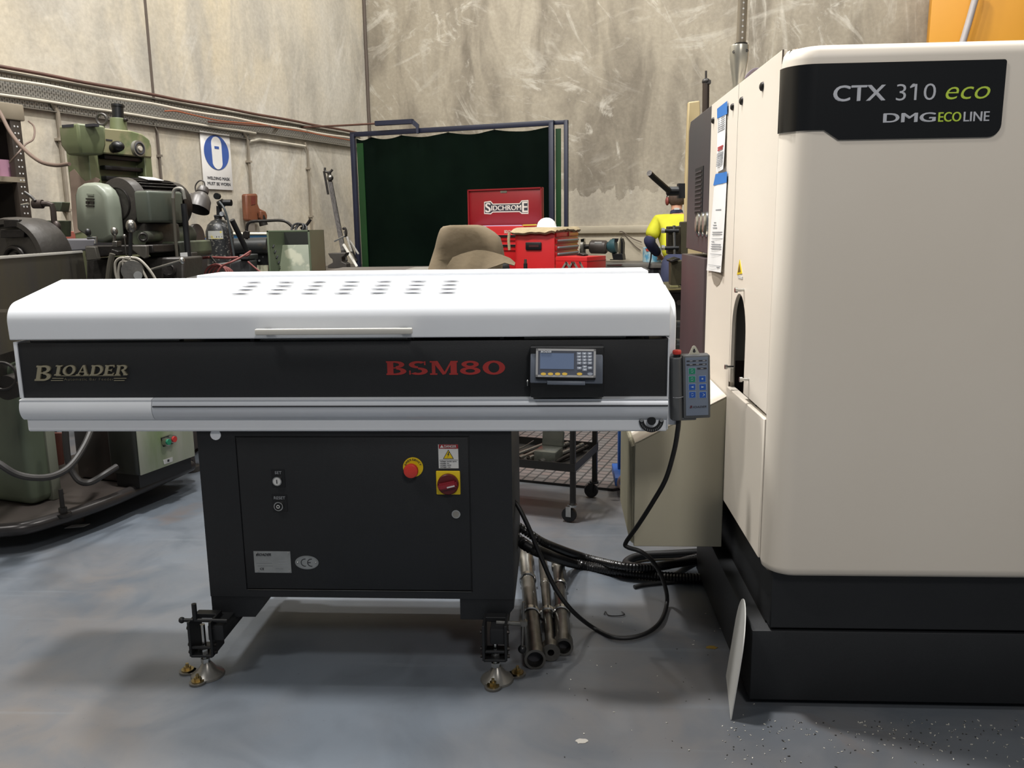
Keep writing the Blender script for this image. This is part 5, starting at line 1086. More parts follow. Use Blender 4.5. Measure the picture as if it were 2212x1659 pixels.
for s_ in (((ya-0.1, zrt-0.1), (ya-0.75, zs+0.02)), ((ya-0.75, zrt-0.1), (ya-0.1, zs+0.02))):
    m = MB(R); m.bar((0.06, s_[0][0], s_[0][1]), (0.06, s_[1][0], s_[1][1]), 0.03, 0.006); m.build('rack_brace', RKM, rk)
PK = mat('pink_foam', '#b98a9f', 0.7, 0, '#a87d91', 5)
for i, (x0, x1, y0, y1, lb) in enumerate(((0, 21, 345, 380, 'taller pink box on the rack shelf at the picture edge'), (20, 38, 360, 380, 'low pink box beside the taller one on the rack shelf'))):
    q0, q1 = R.p(x0-(25 if i == 0 else 0), y1, x=XRk-0.08), R.p(x1, y0, x=XRk-0.08); m = MB(R); m.box(0.15, XRk-0.08, q0.y, q1.y, zs+0.001, zs+0.001+abs(q1.z-q0.z)); tag(m.build('pink_box', PK), lb, 'box')
o = TB('slung_cable', [(-20, 215, 5.6), (0, 243, 5.5), (22, 285, 5.4), (50, 320, 5.3), (85, 348, 5.2), (120, 357, 5.15), (150, 354, 5.1)], None, 0.012, mat('brown_grey_cable', '#6b5a50', 0.5)); tag(o, 'brown cable slung from the top left edge to the olive milling machine head', 'cable')
o = TB('thin_cable', [(62, 262, 5.9), (74, 275, 5.8), (72, 300, 5.7), (55, 312, 5.6), (40, 330, 5.5), (20, 352, 5.5)], None, 0.006, MATS['brown_grey_cable']); tag(o, 'thin cable looping off the corner of the shelf rack', 'cable')
# ================================================================== LAMP, GAS CYLINDER AND THINGS ALONG THE LEFT WALL
lp = thing('work_lamp', 'grey bell shaped work lamp on a jointed arm below the mask sign', 'lamp', W.p(400, 480, y=5.0))
LM = mat('dark_grey_lamp_enamel', '#4c4845', 0.4, 0.2, '#403c39', 9)
c0, c1 = W.p(440, 405, y=5.0), W.p(427, 453, y=4.93); dd_ = c1-c0
m = MB(); Ld = dd_.length; m.rev([(0, 0), (0.028, 0), (0.034, 0.02), (0.034, 0.035), (0.030, 0.04), (0.045, 0.055), (0.062, 0.085), (0.068, Ld), (0.066, Ld), (0.058, 0.085), (0.035, 0.05), (0, 0.045)], c0, dd_, 32); m.build('lamp_shade', LM, lp)
TB('lamp_loop', [(424, 418), (422, 402), (430, 391), (440, 392), (443, 404)], 5.0, 0.004, LM, lp)
TB('lamp_arm', [(396, 437), (412, 423), (424, 417)], 5.0, 0.009, LM, lp, smooth=False); CYL('lamp_joint', (410, 421), (416, 427), 5.0, 0.016, LM, lp)
TB('lamp_arm', [(396, 437), (400, 500), (405, 590)], 5.0, 0.009, LM, lp, smooth=False)
gc_ = thing('gas_cylinder', 'black gas cylinder with scuffed paint and regulator, right of the work lamp', 'gas cylinder', W.p(476, 600, y=6.4))
cx3 = W.p(475, 520, y=6.4); zd = W.p(475, 477, y=6.4).z; r_ = 0.103
m = MB(); m.rev([(0, 0), (r_, 0), (r_, zd-0.12), (r_*0.97, zd-0.08), (r_*0.8, zd-0.03), (r_*0.5, zd), (r_*0.3, zd+0.008), (0.028, zd+0.012), (0.028, zd+0.045), (0, zd+0.045)], (cx3.x, 6.4, 0.0), (0, 0, 1), 36); cyb = m.build('cylinder_body', mat('scuffed_black_paint', '#232425', 0.4, 0.2, '#6b6962', 55, thr=(0.58, 0.66), detail=3), gc_)
m = MB(); 
for i in range(9):
    t0_, t1_ = -2.1+i*0.13, -2.1+(i+1)*0.13; zz0, zz1 = zd-0.135, zd-0.075
    rA = r_*1.004
    m.quad((cx3.x+rA*math.cos(t0_), 6.4+rA*math.sin(t0_), zz0), (cx3.x+rA*math.cos(t1_), 6.4+rA*math.sin(t1_), zz0), (cx3.x+rA*.98*math.cos(t1_), 6.4+rA*.98*math.sin(t1_), zz1), (cx3.x+rA*.98*math.cos(t0_), 6.4+rA*.98*math.sin(t0_), zz1))
sb = m.build('cylinder_label', mat('hazard_label', '#9a9a94', 0.5, 0, '#b9a93a', 12, thr=(0.55, 0.6)), cyb); so = sb.modifiers.new('t', 'SOLIDIFY'); so.thickness = 0.001
CYL('valve_body', (474, 478), (473, 445), 6.4, 0.020, BLACKM, gc_); CYL('regulator_body', (473, 443), (484, 437), 6.38, 0.030, BLACKG, gc_); CYL('regulator_knob', (484, 438), (500, 438), 6.35, 0.024, BLACKG, gc_)
m = MB(); c = W.p(471, 424, y=6.36); m.cyl((c.x, 6.36, c.z), (c.x, 6.33, c.z), 0.024); c = W.p(478, 462, y=6.36); m2_ = MB(); m2_.cyl((c.x+0.01, 6.36, c.z), (c.x+0.01, 6.34, c.z), 0.017); m.build('pressure_gauge', BLACKG, gc_); m2_.build('pressure_gauge', LABG, gc_)
TB('valve_arm', [(463, 467), (484, 466), (489, 475)], 6.38, 0.010, BLACKM, gc_, smooth=False)
o = TB('gas_hose', [(474, 436, 6.33), (484, 450, 6.3), (492, 475, 6.3), (498, 510, 6.3), (505, 550, 6.3), (511, 600, 6.3)], None, 0.008, mat('dark_hose', '#33383a', 0.5)); tag(o, 'dark gas hose running down the front of the black gas cylinder', 'hose')
# holster
hl = thing('tool_holster', 'brown leather holster with a tool handle, hung on the left wall', 'holster', R.w(R.p(553, 490, x=0.1)))
LEA = mat('brown_leather', '#7a4a32', 0.5, 0, '#5c3727', 7, bump=0.1)
PXX('holster_back', ((532, 419), (555, 418), (558, 421), (558, 440), (562, 450), (575, 456), (574, 472), (560, 478), (545, 480), (535, 476)), 0.12, 0.07, LEA, hl, R, bevel=0.02)
PXX('holster_flap', ((563, 455), (574, 456), (578, 465), (577, 476), (570, 482), (564, 470)), 0.17, 0.04, LEA, hl, R, bevel=0.01)
m = MB(R); m.cyl(R.p(562, 460, x=0.13), R.p(570, 487, x=0.15), 0.035, 0.045); m.build('tool_body', DSTEEL, hl)
PXX('inner_strap', ((543, 424), (552, 424), (552, 441), (543, 443)), 0.124, 0.005, mat('dark_red_leather', '#6a3126', 0.5), hl, R)
PXX('holster_tail', ((535, 478), (550, 482), (552, 505), (538, 500)), 0.10, 0.03, mat('grey_wood', '#7a7166', 0.7), hl, R)
CYL('tool_shaft', (571, 490), (571, 505), 0.15, 0.01, DSTEEL, hl) if False else None
# bench of odds and ends behind the feeder: compressor, trays, cables
wb = thing('wall_bench', 'long dark bench against the left wall carrying the anvil and welding gear', 'workbench', R.w((0.4, -3, 0)))
m = MB(R); zbn = R.p(700, 580, x=0.4).z; m.box(0.03, 0.85, -6.0, -0.7, zbn-0.05, zbn, bev=0.004); m.build('bench_top', mat('grimy_bench_top', '#57514a', 0.55, 0, '#453f39', 4), wb)
for x_, y_ in ((0.1, -5.9), (0.78, -5.9), (0.1, -0.8), (0.78, -0.8), (0.78, -3.3), (0.1, -3.3)): m = MB(R); m.box(x_-0.03, x_+0.03, y_-0.03, y_+0.03, 0, zbn-0.05); m.build('leg', BLACKM, wb)
def AX(px, py, y): return W.p(px, py, y=y)
TY = 7.0
o = PY('blue_tray', ((500, 507), (576, 507), (576, 517), (500, 517)), TY, 0.4, mat('sky_blue_plastic', '#4b87b8', 0.5), bevel=0.004); tag(o, 'long pale blue tray on the bench behind the gas cylinder', 'tray')
o = PY('cream_tube', ((500, 502), (684, 502), (684, 508), (500, 508)), TY-0.02, 0.05, mat('cream_plastic', '#d9d3bf', 0.5), bevel=0.01); tag(o, 'long cream tube lying on top of the blue tray', 'tube')
o = PY('blue_clamp', ((428, 515), (447, 514), (447, 522), (430, 523)), TY-0.3, 0.12, mat('bright_blue_plastic', '#1f6fd0', 0.5), bevel=0.004); tag(o, 'bright blue plastic piece left of the gas cylinder', 'clamp')
o = PY('yellow_level', ((420, 512), (442, 510), (442, 515), (422, 517)), TY-0.15, 0.1, mat('dull_yellow_plastic', '#b59b3e', 0.5), bevel=0.002); tag(o, 'dull yellow strip resting behind the bright blue piece', 'level')
cp = thing('compressor', 'dark horizontal tank with control panel behind the black pipe', 'compressor', AX(540, 600, 6.6))
m = MB(); m.cyl(AX(424, 535, 6.7), AX(580, 530, 6.7), 0.065, n=28); m.build('tank', mat('dark_tank_paint', '#2f3030', 0.4, 0.2, '#5b4b35', 4, thr=(0.55, 0.65)), cp)
PY('control_panel', ((480, 545), (578, 544), (578, 604), (480, 606)), 6.72, 0.2, BLACKM, cp); PY('panel_strip', ((548, 573), (578, 573), (578, 588), (552, 588)), 6.7, 0.02, mat('cream_panel', '#9b9982', 0.6), cp)
for i in range(7): CYL('panel_knob', (520+i*8, 555+(i % 3)*4, 6.70), (520+i*8, 555+(i % 3)*4, 6.66), None, 0.008, CHROME if i % 2 else BLACKG, cp, n=12)
text('panel_digits', '09', AX(541, 573, 6.69), (1, 0, 0), (0, 0, 1), 0.032, 0.03, LABW, cp, 0.002)
TB('tank_handle', [(533, 517), (533, 492), (537, 482), (548, 478), (575, 477), (604, 476), (620, 480), (635, 493)], 6.3, 0.011, DSTEEL, cp); TB('tank_handle', [(650, 494), (662, 486), (671, 474)], 6.3, 0.011, DSTEEL, cp)
PY('handle_lug', ((524, 502), (530, 498), (537, 500), (537, 515), (524, 515)), 6.28, 0.03, DSTEEL, cp, bevel=0.004)
m = MB(); [m.torus(AX(647+dx, 493+dy, 6.25), 0.035+0.006*i, 0.008, (0.3*i-0.4, -1, 0.5), 20, 8) for i, (dx, dy) in enumerate(((0, 0), (4, 2), (-3, 2)))]; tag(m.build('black_cord', RUBBER), 'black cord bundle lying on top of the green hood', 'cord')
o = CYL('iron_pipe', (501, 475, 5.0), (535, 545, 5.1), None, 0.016, BLACKM); tag(o, 'short black pipe leaning at an angle right of the gas cylinder', 'pipe')
RH = mat('dull_red_hose', '#7b3f3a', 0.5, 0, '#5f322e', 9)
c = W.p(466, 590, y=4.9); m = MB()
for i in range(4): m.torus((c.x+0.012*i, 4.9+0.015*i, c.z-0.02), 0.072-0.007*i, 0.006, (0.1*i-0.1, -1, 0.15), 36, 8)
rhs = thing('red_hose', 'dull red hose, coiled and looped round the vice in front of the gas cylinder', 'hose', (c.x, 4.9, 1.0)); m.build('hose_coil', RH, rhs)
o = TB('hose_run', [(430, 558, 4.95), (455, 556, 4.95), (490, 557, 4.95), (515, 556, 4.95)], None, 0.008, RH, rhs)
o = TB('hose_run', [(468, 592, 4.85), (480, 575, 4.85), (500, 566, 4.85), (520, 556, 4.9), (536, 546, 4.95), (541, 543, 5.0), (538, 550, 5.0), (530, 553, 5.0)], None, 0.006, RH, rhs)
o = TB('hose_run', [(535, 565, 4.95), (550, 578, 4.95), (565, 590, 4.95), (575, 600, 4.95)], None, 0.006, RH, rhs)
vz = thing('bench_vice', 'dark iron bench vice below the leaning black pipe', 'vice', AX(520, 600, 5.05))
PY('vice_body', ((497, 568), (520, 560), (541, 562), (542, 606), (495, 606)), 5.05, 0.12, mat('vice_grey', '#3c3d3e', 0.5, 0.2, '#2f3031', 6), vz, bevel=0.01); PY('vice_jaw', ((516, 550), (538, 550), (538, 561), (516, 561)), 5.03, 0.16, MATS['vice_grey'], vz, bevel=0.006); TB('vice_handle', [(454, 553), (466, 568)], 4.88, 0.006, DSTEEL, vz, smooth=False)
PY('vice_base', ((424, 575), (500, 565), (500, 608), (424, 608)), 5.15, 0.1, CAST, vz, bevel=0.01)
# green hood
gh = thing('chip_hood', 'olive green open fronted sheet metal hood with worn paint patch', 'hood', AX(625, 600, 5.2))
HY = 5.2; q = [W.p(px, py, y=HY) for px, py in ((576, 498), (667, 497), (672, 587), (578, 588))]
x0, x1, z1 = q[0].x, q[1].x+0.005, q[0].z; z0 = q[3].z-0.25; t = 0.006; D_ = 0.32
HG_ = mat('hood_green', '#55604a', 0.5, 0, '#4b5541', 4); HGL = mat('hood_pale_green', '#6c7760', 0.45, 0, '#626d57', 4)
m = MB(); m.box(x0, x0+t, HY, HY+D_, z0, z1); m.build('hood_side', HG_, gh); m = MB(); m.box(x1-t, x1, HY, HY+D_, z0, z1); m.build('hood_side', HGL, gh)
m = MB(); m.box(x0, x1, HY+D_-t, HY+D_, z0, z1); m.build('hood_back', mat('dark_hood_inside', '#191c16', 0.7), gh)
m = MB(); zA = W.p(620, 529, y=HY+D_*0.85).z; m.loft([[(x0+t, HY+0.02, z0), (x1-t, HY+0.02, z0), (x1-t, HY+0.028, z0), (x0+t, HY+0.028, z0)], [(x0+t, HY+D_*0.85, zA), (x1-t, HY+D_*0.85, zA), (x1-t, HY+D_*0.85+0.008, zA), (x0+t, HY+D_*0.85+0.008, zA)]]); m.build('hood_chute', mat('chute_green', '#4f573e', 0.45, 0, '#75765f', 7, thr=(0.62, 0.68)), gh)
for a_, b_, cc_, d_ in ((x0, x0+0.012, z0, z1), (x1-0.012, x1, z0, z1), (x0, x1, z1-0.012, z1)):
    m = MB(); m.box(a_, b_, HY-0.006, HY, cc_, d_, bev=0.002); m.build('hood_rim', HG_, gh)
for i in range(6): m = MB(); m.obox((x0+t+0.004, HY+0.08+0.028*i, z1-0.10-0.035*i), (0.005, 0.03, 0.010), Matrix.Rotation(0.5, 3, 'X')); m.build('hood_slot', INK, gh)
# stand, anvil and torch near the curtain
BY = 8.6
sd = thing('pipe_stand', 'tall dark bar with a forked top leaning against the wall left of the curtain', 'stand', AX(748, 575, BY))
m = MB(); m.bar(AX(713, 392, BY+0.3), AX(746, 565, BY), 0.045, 0.045, up=(1, 0, 0), bev=0.006); m.build('stand_bar', DSTEEL, sd)
TB('stand_fork', [(702, 362, 8.9), (702, 369, 8.9), (707, 372, 8.9), (714, 371, 8.9), (718, 366, 8.9)], None, 0.012, CAST, sd); CYL('fork_stem', (711, 372, 8.9), (713, 392, 8.9), None, 0.020, DSTEEL, sd); BALL('fork_clamp', 713, 384, 8.88, 0.035, STEEL, sd)
m = MB(); m.bar(AX(700, 370, 8.92), AX(709, 420, 8.9), 0.02, 0.02); m.build('stand_rail', DSTEEL, sd)
CYL('stand_pin', (722, 521, 8.5), (746, 509, 8.5), None, 0.010, CHROME, sd)
tr = thing('torch_set', 'jumble of metal bars and fittings leaning beside the left curtain post', 'tool', AX(760, 575, BY))
for i, (p0, p1, w_, mm_) in enumerate((((744, 500), (771, 565), 0.03, DSTEEL), ((742, 528), (772, 577), 0.035, GALV), ((750, 512), (760, 545), 0.03, STEEL), ((756, 520), (775, 550), 0.025, STEEL))):
    m = MB(); m.bar(AX(p0[0], p0[1], BY-0.05*i), AX(p1[0], p1[1], BY-0.05*i-0.1), w_, w_*0.7, up=(1, 0, 0), bev=0.004); m.build('metal_bar', mm_, tr)
TB('bar_hook', [(740, 495), (745, 493), (748, 503), (746, 512)], BY-0.1, 0.012, DSTEEL, tr)
an = PY('anvil', ((708, 547), (747, 546), (744, 552), (738, 556), (738, 565), (748, 570), (749, 579), (708, 579), (708, 573), (719, 567), (718, 560), (713, 556)), 8.0, 0.16, mat('anvil_grey', '#4a4641', 0.5, 0.3, '#3b3733', 7), bevel=0.006); tag(an, 'small dark anvil on the bench in front of the forked stand', 'anvil')
# ================================================================== WELDING CURTAIN
pL = W.p(762, 290, z=2.40); CF = Fr((pL.x, pL.y, 0), ROOM)
xm_ = CF.p(1192, 400, y=0).x; xr_ = CF.p(1220, 400, y=0).x
wc = thing('welding_screen', 'large dark green welding curtain hung in a navy steel frame', 'welding screen', (pL.x, pL.y, 0))
for x in (0.0, xm_): m = MB(CF); m.box(x-0.025, x+0.025, -0.025, 0.025, 0.02, 2.40, bev=0.003); m.build('frame_post', NAVYF, wc)
m = MB(CF); m.box(xr_-0.02, xr_+0.02, 0.03, 0.07, 0.02, 2.42, bev=0.003); m.build('frame_post', NAVYF, wc)
m = MB(CF); m.box(-0.025, xm_+0.025, -0.02, 0.025, 2.37, 2.42, bev=0.003); m.build('frame_rail', NAVYF, wc)
m = MB(CF); m.box(xm_-0.1, xr_+0.02, 0.032, 0.068, 2.38, 2.42, bev=0.003); m.build('frame_rail', NAVYF, wc)
for x in (0.0, xm_, xr_): m = MB(CF); m.box(x-0.03, x+0.03, -0.3, 0.3, 0.0, 0.04, bev=0.003); m.build('frame_foot', NAVYF, wc)
def vinyl():
    t = NT('dark_green_vinyl'); b = t.b; b.inputs['Base Color'].default_value = lin('#0a1410'); b.inputs['Roughness'].default_value = 0.35; b.inputs['Transmission Weight'].default_value = 0.25; b.inputs['IOR'].default_value = 1.1
    n = t.ramp(t.noise(t.map(), 1.2, 4), 0.3, 0.8, lin('#070f0c'), lin('#101d15')); t.l(n, b.inputs['Base Color']); return t.m
VIN = vinyl()
hooks = [CF.p(px, 300, y=0).x for px in (768, 800, 866, 968, 1068, 1188)]
def curtain(name, xa, xb, hk, mt, yo=0.0):
    m = MB(CF); nx, nz = 120, 22; g = []
    for j in range(nz+1):
        row = []
        for i in range(nx+1):
            x = xa+(xb-xa)*i/nx; t = 0.0
            for a, b in zip(hk, hk[1:]):
                if a <= x <= b: t = math.sin(PI*(x-a)/(b-a))
            s = j/nz; ztop = 2.362-0.032*t; z = ztop*(1-s)+0.25*s
            y = yo+0.018*math.sin(x*9)*s*0.5+0.02*math.cos(x*21+1)*max(0, 0.25-s)*2+0.02*noise.noise(Vector((x*1.5, s*2, 0)))
            row.append(m.bm.verts.new((x, y, z)))
        g.append(row)
    for j in range(nz):
        for i in range(nx): m.bm.faces.new([g[j][i], g[j][i+1], g[j+1][i+1], g[j+1][i]])
    o = m.build(name, mt, wc, sharp=80); so = o.modifiers.new('t', 'SOLIDIFY'); so.thickness = 0.002; return o
cu = curtain('curtain', hooks[0]+0.01, xm_-0.03, hooks, VIN)
GRN = mat('bright_green_vinyl_edge', '#0b3a13', 0.4, 0, '#092c0f', 3)
m = MB(CF); m.box(0.05, 0.13, -0.012, -0.004, 0.3, 2.30); m.build('curtain_edge', GRN, wc)
m = MB(CF); m.box(xm_+0.032, xr_-0.05, 0.03, 0.038, 0.3, 2.34); m.build('curtain', GRN, wc)
for x in hooks[1:-1]:
    m = MB(CF); m.torus((x, 0.0, 2.36), 0.016, 0.003, (1, 0, 0), 16, 6); m.build('curtain_ring', DSTEEL, wc)
jb = thing('boom_arm', 'short navy boom above the top rail of the welding curtain', 'boom', CF.w((1.0, 0.1, 2.4)))
JY = 9.25
m = MB(); m.bar(AX(811, 267, JY), AX(893, 262.5, JY-0.1), 0.05, 0.05, bev=0.004); m.build('boom_bar', NAVYF, jb)
PY('boom_bracket', ((886, 260), (895, 260), (904, 268), (904, 288), (899, 288), (898, 275), (887, 266)), JY-0.12, 0.05, NAVYF, jb)
# ================================================================== TOOL CHESTS
c = W.p(1013, 585, y=7.5); TF = Fr((c.x, c.y, 0), -24)
tc = thing('tool_chest', 'red tool chest with its lid standing open against the dark curtain', 'tool chest', (c.x, c.y, 0))
ql = [TF.p(px, py, y=0.38) for px, py in ((1011, 410), (1171, 402), (1171, 486), (1013, 488))]
x0, x1, z0, z1 = (ql[0].x+ql[3].x)/2, ql[1].x, (ql[2].z+ql[3].z)/2, ql[0].z
m = MB(TF); m.box(x0, x1, 0.38, 0.42, z0, z1, bev=0.006); lid = m.build('lid', REDD, tc)
m = MB(TF); t = 0.012; m.box(x0, x1, 0.365, 0.38, z1-t, z1); m.box(x0, x0+t, 0.365, 0.38, z0, z1); m.box(x1-t, x1, 0.365, 0.38, z0, z1); m.build('lid_lip', REDD, lid)
def lidp(px, py): return TF.p(px, py, y=0.379)
LS = mat('light_logo_print', '#c9c2b4', 0.5)
def tbx(m, px0, py0, px1, py1, y=0.379, th=0.002):
    a_, b_ = TF.p(px0, py1, y=y), TF.p(px1, py0, y=y); m.box(a_.x, b_.x, y-th, y, a_.z, b_.z)
q = [lidp(*p) for p in ((1046, 436), (1060, 434), (1065, 440), (1122, 439), (1127, 433), (1141.5, 432), (1141.5, 462), (1127, 462), (1122, 458), (1065, 459), (1060, 463), (1046, 462))]
m = MB(TF); m.prism([(v.x, v.z) for v in q], 'y', 0.3775, 0.3795); m.build('logo_outline', LS, lid)
q = [lidp(*p) for p in ((1047.5, 438), (1059.5, 436.5), (1064.5, 442), (1122.5, 441), (1127.8, 435), (1140, 434.5), (1140, 459.5), (1127.5, 459.5), (1122.5, 455.8), (1064.5, 456.8), (1059.5, 460.8), (1047.5, 460))]
m = MB(TF); m.prism([(v.x, v.z) for v in q], 'y', 0.3765, 0.3776); m.build('logo_ground', INK, lid)
def ttext(s, px0, py0, px1, py1, mt=LS, y=0.3762, par=lid, **k):
    a_, b_ = TF.p(px0, py0, y=y), TF.p(px1, py1, y=y); return text('logo_lettering', s, (a_.x, y, a_.z), (1, 0, 0), (0, 0, 1), b_.x-a_.x, b_.z-a_.z, mt, par, 0.001, TF, bold=0.03, **k)
ttext('S', 1048.5, 459, 1060, 438); ttext('IDCHROM', 1061.5, 455, 1126, 442.5); ttext('E', 1128, 458.5, 1139.5, 435.5)
m = MB(TF); tbx(m, 1081, 412, 1095, 417); m.build('lid_catch', CHROME, lid)
m = MB(TF); zq = TF.p(1090, 488, y=0.0).z; m.box(x0, x1, 0.0, 0.42, 0.95, zq, bev=0.006); ch = m.build('chest_body', RED, tc)
m = MB(TF); m.box(x0+0.02, x1-0.02, 0.005, 0.36, zq-0.001, zq+0.006); m.build('chest_liner', mat('lilac_liner', '#c9b8d8', 0.6), tc)
m = MB(TF); m.box(x0-0.01, x1+0.01, 0.0, 0.43, 0.08, 0.93, bev=0.006); m.build('lower_cabinet', RED, tc)
for i, zz in enumerate((506, 527)):
    a_, b_ = TF.p(1050, zz+14, y=0.0), TF.p(1171, zz, y=0.0); m = MB(TF); m.box(x0+0.03, x1-0.03, -0.012, 0.0, a_.z, b_.z, bev=0.003); dr = m.build('drawer', RED, tc)
    m = MB(TF); m.box(x0+0.06, x1-0.06, -0.02, -0.010, b_.z-0.022, b_.z-0.004); m.build('drawer_pull', BLACKG, dr)
ttext('SIDCHROME', 1089, 504, 1121, 497, y=-0.001, par=tc)
for dx in (0.06, 0.58):
    for dy in (0.06, 0.36): m = MB(TF); m.cyl((x0+dx-0.012, dy, 0.04), (x0+dx+0.012, dy, 0.04), 0.04, n=18); m.build('castor', BLACKG, tc)
# second cabinet, side on
c = W.p(1198, 585, y=6.6); KF = Fr((c.x, c.y, 0), ROOM)
tk = thing('tool_cabinet', 'red drawer cabinet with black side handle and a fleece on top', 'tool cabinet', (c.x, c.y, 0))
xk = KF.p(1113, 540, y=0).x; yk = KF.p(1248, 540, x=0).y; zk = KF.p(1198, 500, y=0).z
m = MB(KF); m.box(xk, 0, 0, yk, 0.10, zk, bev=0.006); m.build('cabinet_body', RED, tk)
a_, b_ = KF.p(1136, 540, y=0), KF.p(1170, 523, y=0)
m = MB(KF); m.box(a_.x, b_.x, -0.012, 0.0, a_.z, b_.z, bev=0.006); sh_ = m.build('side_handle', BLACKG, tk)
m = MB(KF); m.box(a_.x+0.03, b_.x-0.02, -0.014, -0.010, a_.z+0.022, b_.z-0.02); m.build('handle_grip', mat('dark_maroon_recess', '#3a1012', 0.5), sh_)
for i, (ya_, yb__) in enumerate(((503, 512), (516, 527), (531, 542), (545, 556), (560, 572))):
    zA, zB = KF.p(1200, yb__, x=0).z, KF.p(1200, ya_, x=0).z; m = MB(KF); m.box(0.0, 0.012, 0.02, yk-0.02, zA, zB, bev=0.003); dr = m.build('drawer', RED, tk)
    if i: m = MB(KF); m.box(0.012, 0.026, 0.035, yk-0.045, zB-0.020, zB-0.006, bev=0.002); m.build('drawer_pull', LABG, dr)
m = MB(KF); q = KF.p(1225, 505, x=0); m.box(0.012, 0.02, yk*0.5, yk*0.5+0.02, q.z-0.02, q.z+0.02); m.build('drawer_lock', REDD, tk)
for dx in (-0.06, xk+0.06):
    for dy in (0.06, yk-0.06): m = MB(KF); m.cyl((dx-0.015, dy, 0.05), (dx+0.015, dy, 0.05), 0.05, n=18); m.build('castor', BLACKG, tk)
fz = mat('grubby_fleece', '#a89878', 0.95, 0, '#8a7c60', 14, bump=0.5, bscale=60)
m = MB(KF); nn_ = 26; g = []
for j in range(nn_+1):
    row = []
    for i in range(nn_+1):
        u, v = i/nn_, j/nn_; x = xk-0.02+(0.035-xk)*u; y = -0.03+(yk+0.05)*v
        edge = max(0, -x-0.0+xk if x < xk else 0, x, -y, y-yk)
        z = zk+0.022+0.006*noise.noise(Vector((x*9, y*9, 0)))-edge*1.6*(0.7+0.5*noise.noise(Vector((x*13, y*13, 3))))
        row.append(m.bm.verts.new((x, y, z)))
    g.append(row)
for j in range(nn_):
    for i in range(nn_): m.bm.faces.new([g[j][i], g[j][i+1], g[j+1][i+1], g[j+1][i]])
o = m.build('fleece_mat', fz, None, sharp=80); so = o.modifiers.new('t', 'SOLIDIFY'); so.thickness = 0.022; so.offset = 0; tag(o, 'grubby cream fleece draped over the top of the red drawer cabinet', 'mat')
m = MB(KF); m.tube([(xk-0.03, -0.045, zk), (xk-0.035, -0.05, zk-0.06), (xk-0.03, -0.05, zk-0.14)], 0.012, 8); m.build('hanging_strip', fz, o)
hc_ = KF.p(1179, 487, y=0.12); hat = thing('hard_hat', 'white hard hat lying on the fleece', 'hat', KF.w((hc_.x, 0.12, zk+0.03)))
m = MB(KF); m.rev([(0.078, 0), (0.076, 0.015), (0.066, 0.04), (0.046, 0.06), (0.024, 0.070), (0, 0.073)], (hc_.x, 0.14, zk+0.035), (0, 0, 1), 32); m.build('hat_shell', mat('white_hat_plastic', '#f0f0ee', 0.35), hat)
m = MB(KF); m.box(hc_.x-0.07, hc_.x+0.11, 0.06, 0.22, zk+0.028, zk+0.036, bev=0.003); m.build('hat_brim', MATS['white_hat_plastic'], hat)
o = PY('folding_rule', ((1129, 485), (1157, 484), (1157, 487), (1129, 488)), 0.1, 0.03, mat('rule_yellow', '#b7a03c', 0.5), None, KF); tag(o, 'yellow rule lying on the fleece left of the hard hat', 'ruler')
# cantilever box
c = W.p(1268, 585, y=6.2); VF = Fr((c.x, c.y, 0), -34)
cb2 = thing('cantilever_toolbox', 'small red cantilever toolbox with grey folding arms in front of the cabinets', 'toolbox', VF.w((0, 0, 0.9)))
xv = VF.p(1200, 570, y=0).x; yv = VF.p(1309, 560, x=0).y; zv = VF.p(1268, 555, y=0).z
m = MB(VF); m.box(xv, 0, 0, yv, zv-0.18, zv, bev=0.004); m.build('toolbox_body', RED, cb2)
m = MB(VF); m.box(xv-0.001, 0.003, 0.0, yv, zv-0.034, zv-0.030); m.build('lid_seam', REDD, cb2)
for p0, p1 in (((1223, 567), (1212, 585)), ((1236, 567), (1226, 585)), ((1240, 567), (1250, 585)), ((1253, 567), (1262, 585)), ((1224, 567), (1236, 588))):
    m = MB(VF); m.bar(VF.p(*p0, y=-0.006), VF.p(*p1, y=-0.006), 0.014, 0.006, up=(0, 1, 0)); ar = m.build('folding_arm', GALV, cb2)
    m = MB(VF); q = VF.p(*p0, y=-0.012); m.cyl(q, q-Vector((0, 0.004, 0)), 0.007, n=12); m.build('arm_rivet', CHROME, ar)
o = PY('palm_sander', ((1245, 549), (1252, 546), (1262, 550), (1262, 553), (1245, 552)), 0.12, 0.06, DSTEEL, None, VF, bevel=0.004); tag(o, 'small dark tool lying on the lid of the cantilever toolbox', 'tool')
mb2 = thing('steel_table', 'dark steel table carrying the red cantilever toolbox', 'table', VF.w((-0.1, 0.2, 0)))
m = MB(VF); m.box(xv-0.45, 0.25, -0.25, yv+0.02, zv-0.22, zv-0.182, bev=0.003); m.build('table_top', mat('black_table_top', '#1b1c1e', 0.5, 0, '#141517', 5), mb2)
for x_ in (xv-0.42, 0.22):
    for y_ in (-0.22, yv-0.01): m = MB(VF); m.box(x_-0.02, x_+0.02, y_-0.02, y_+0.02, 0, zv-0.22); m.build('leg', BLACKM, mb2)
sc_ = thing('screw_punch', 'small black capped punch standing in front of the red drawer cabinet', 'tool', AX(1135, 583, 6.0))
q = W.p(1135, 569, y=5.95); m = MB(); m.cyl((q.x, q.y, zv-0.181), q, 0.014); m.build('punch_body', BLACKM, sc_); CYL('punch_tip', (1135, 569), (1135, 560), 5.95, 0.010, STEEL, sc_)
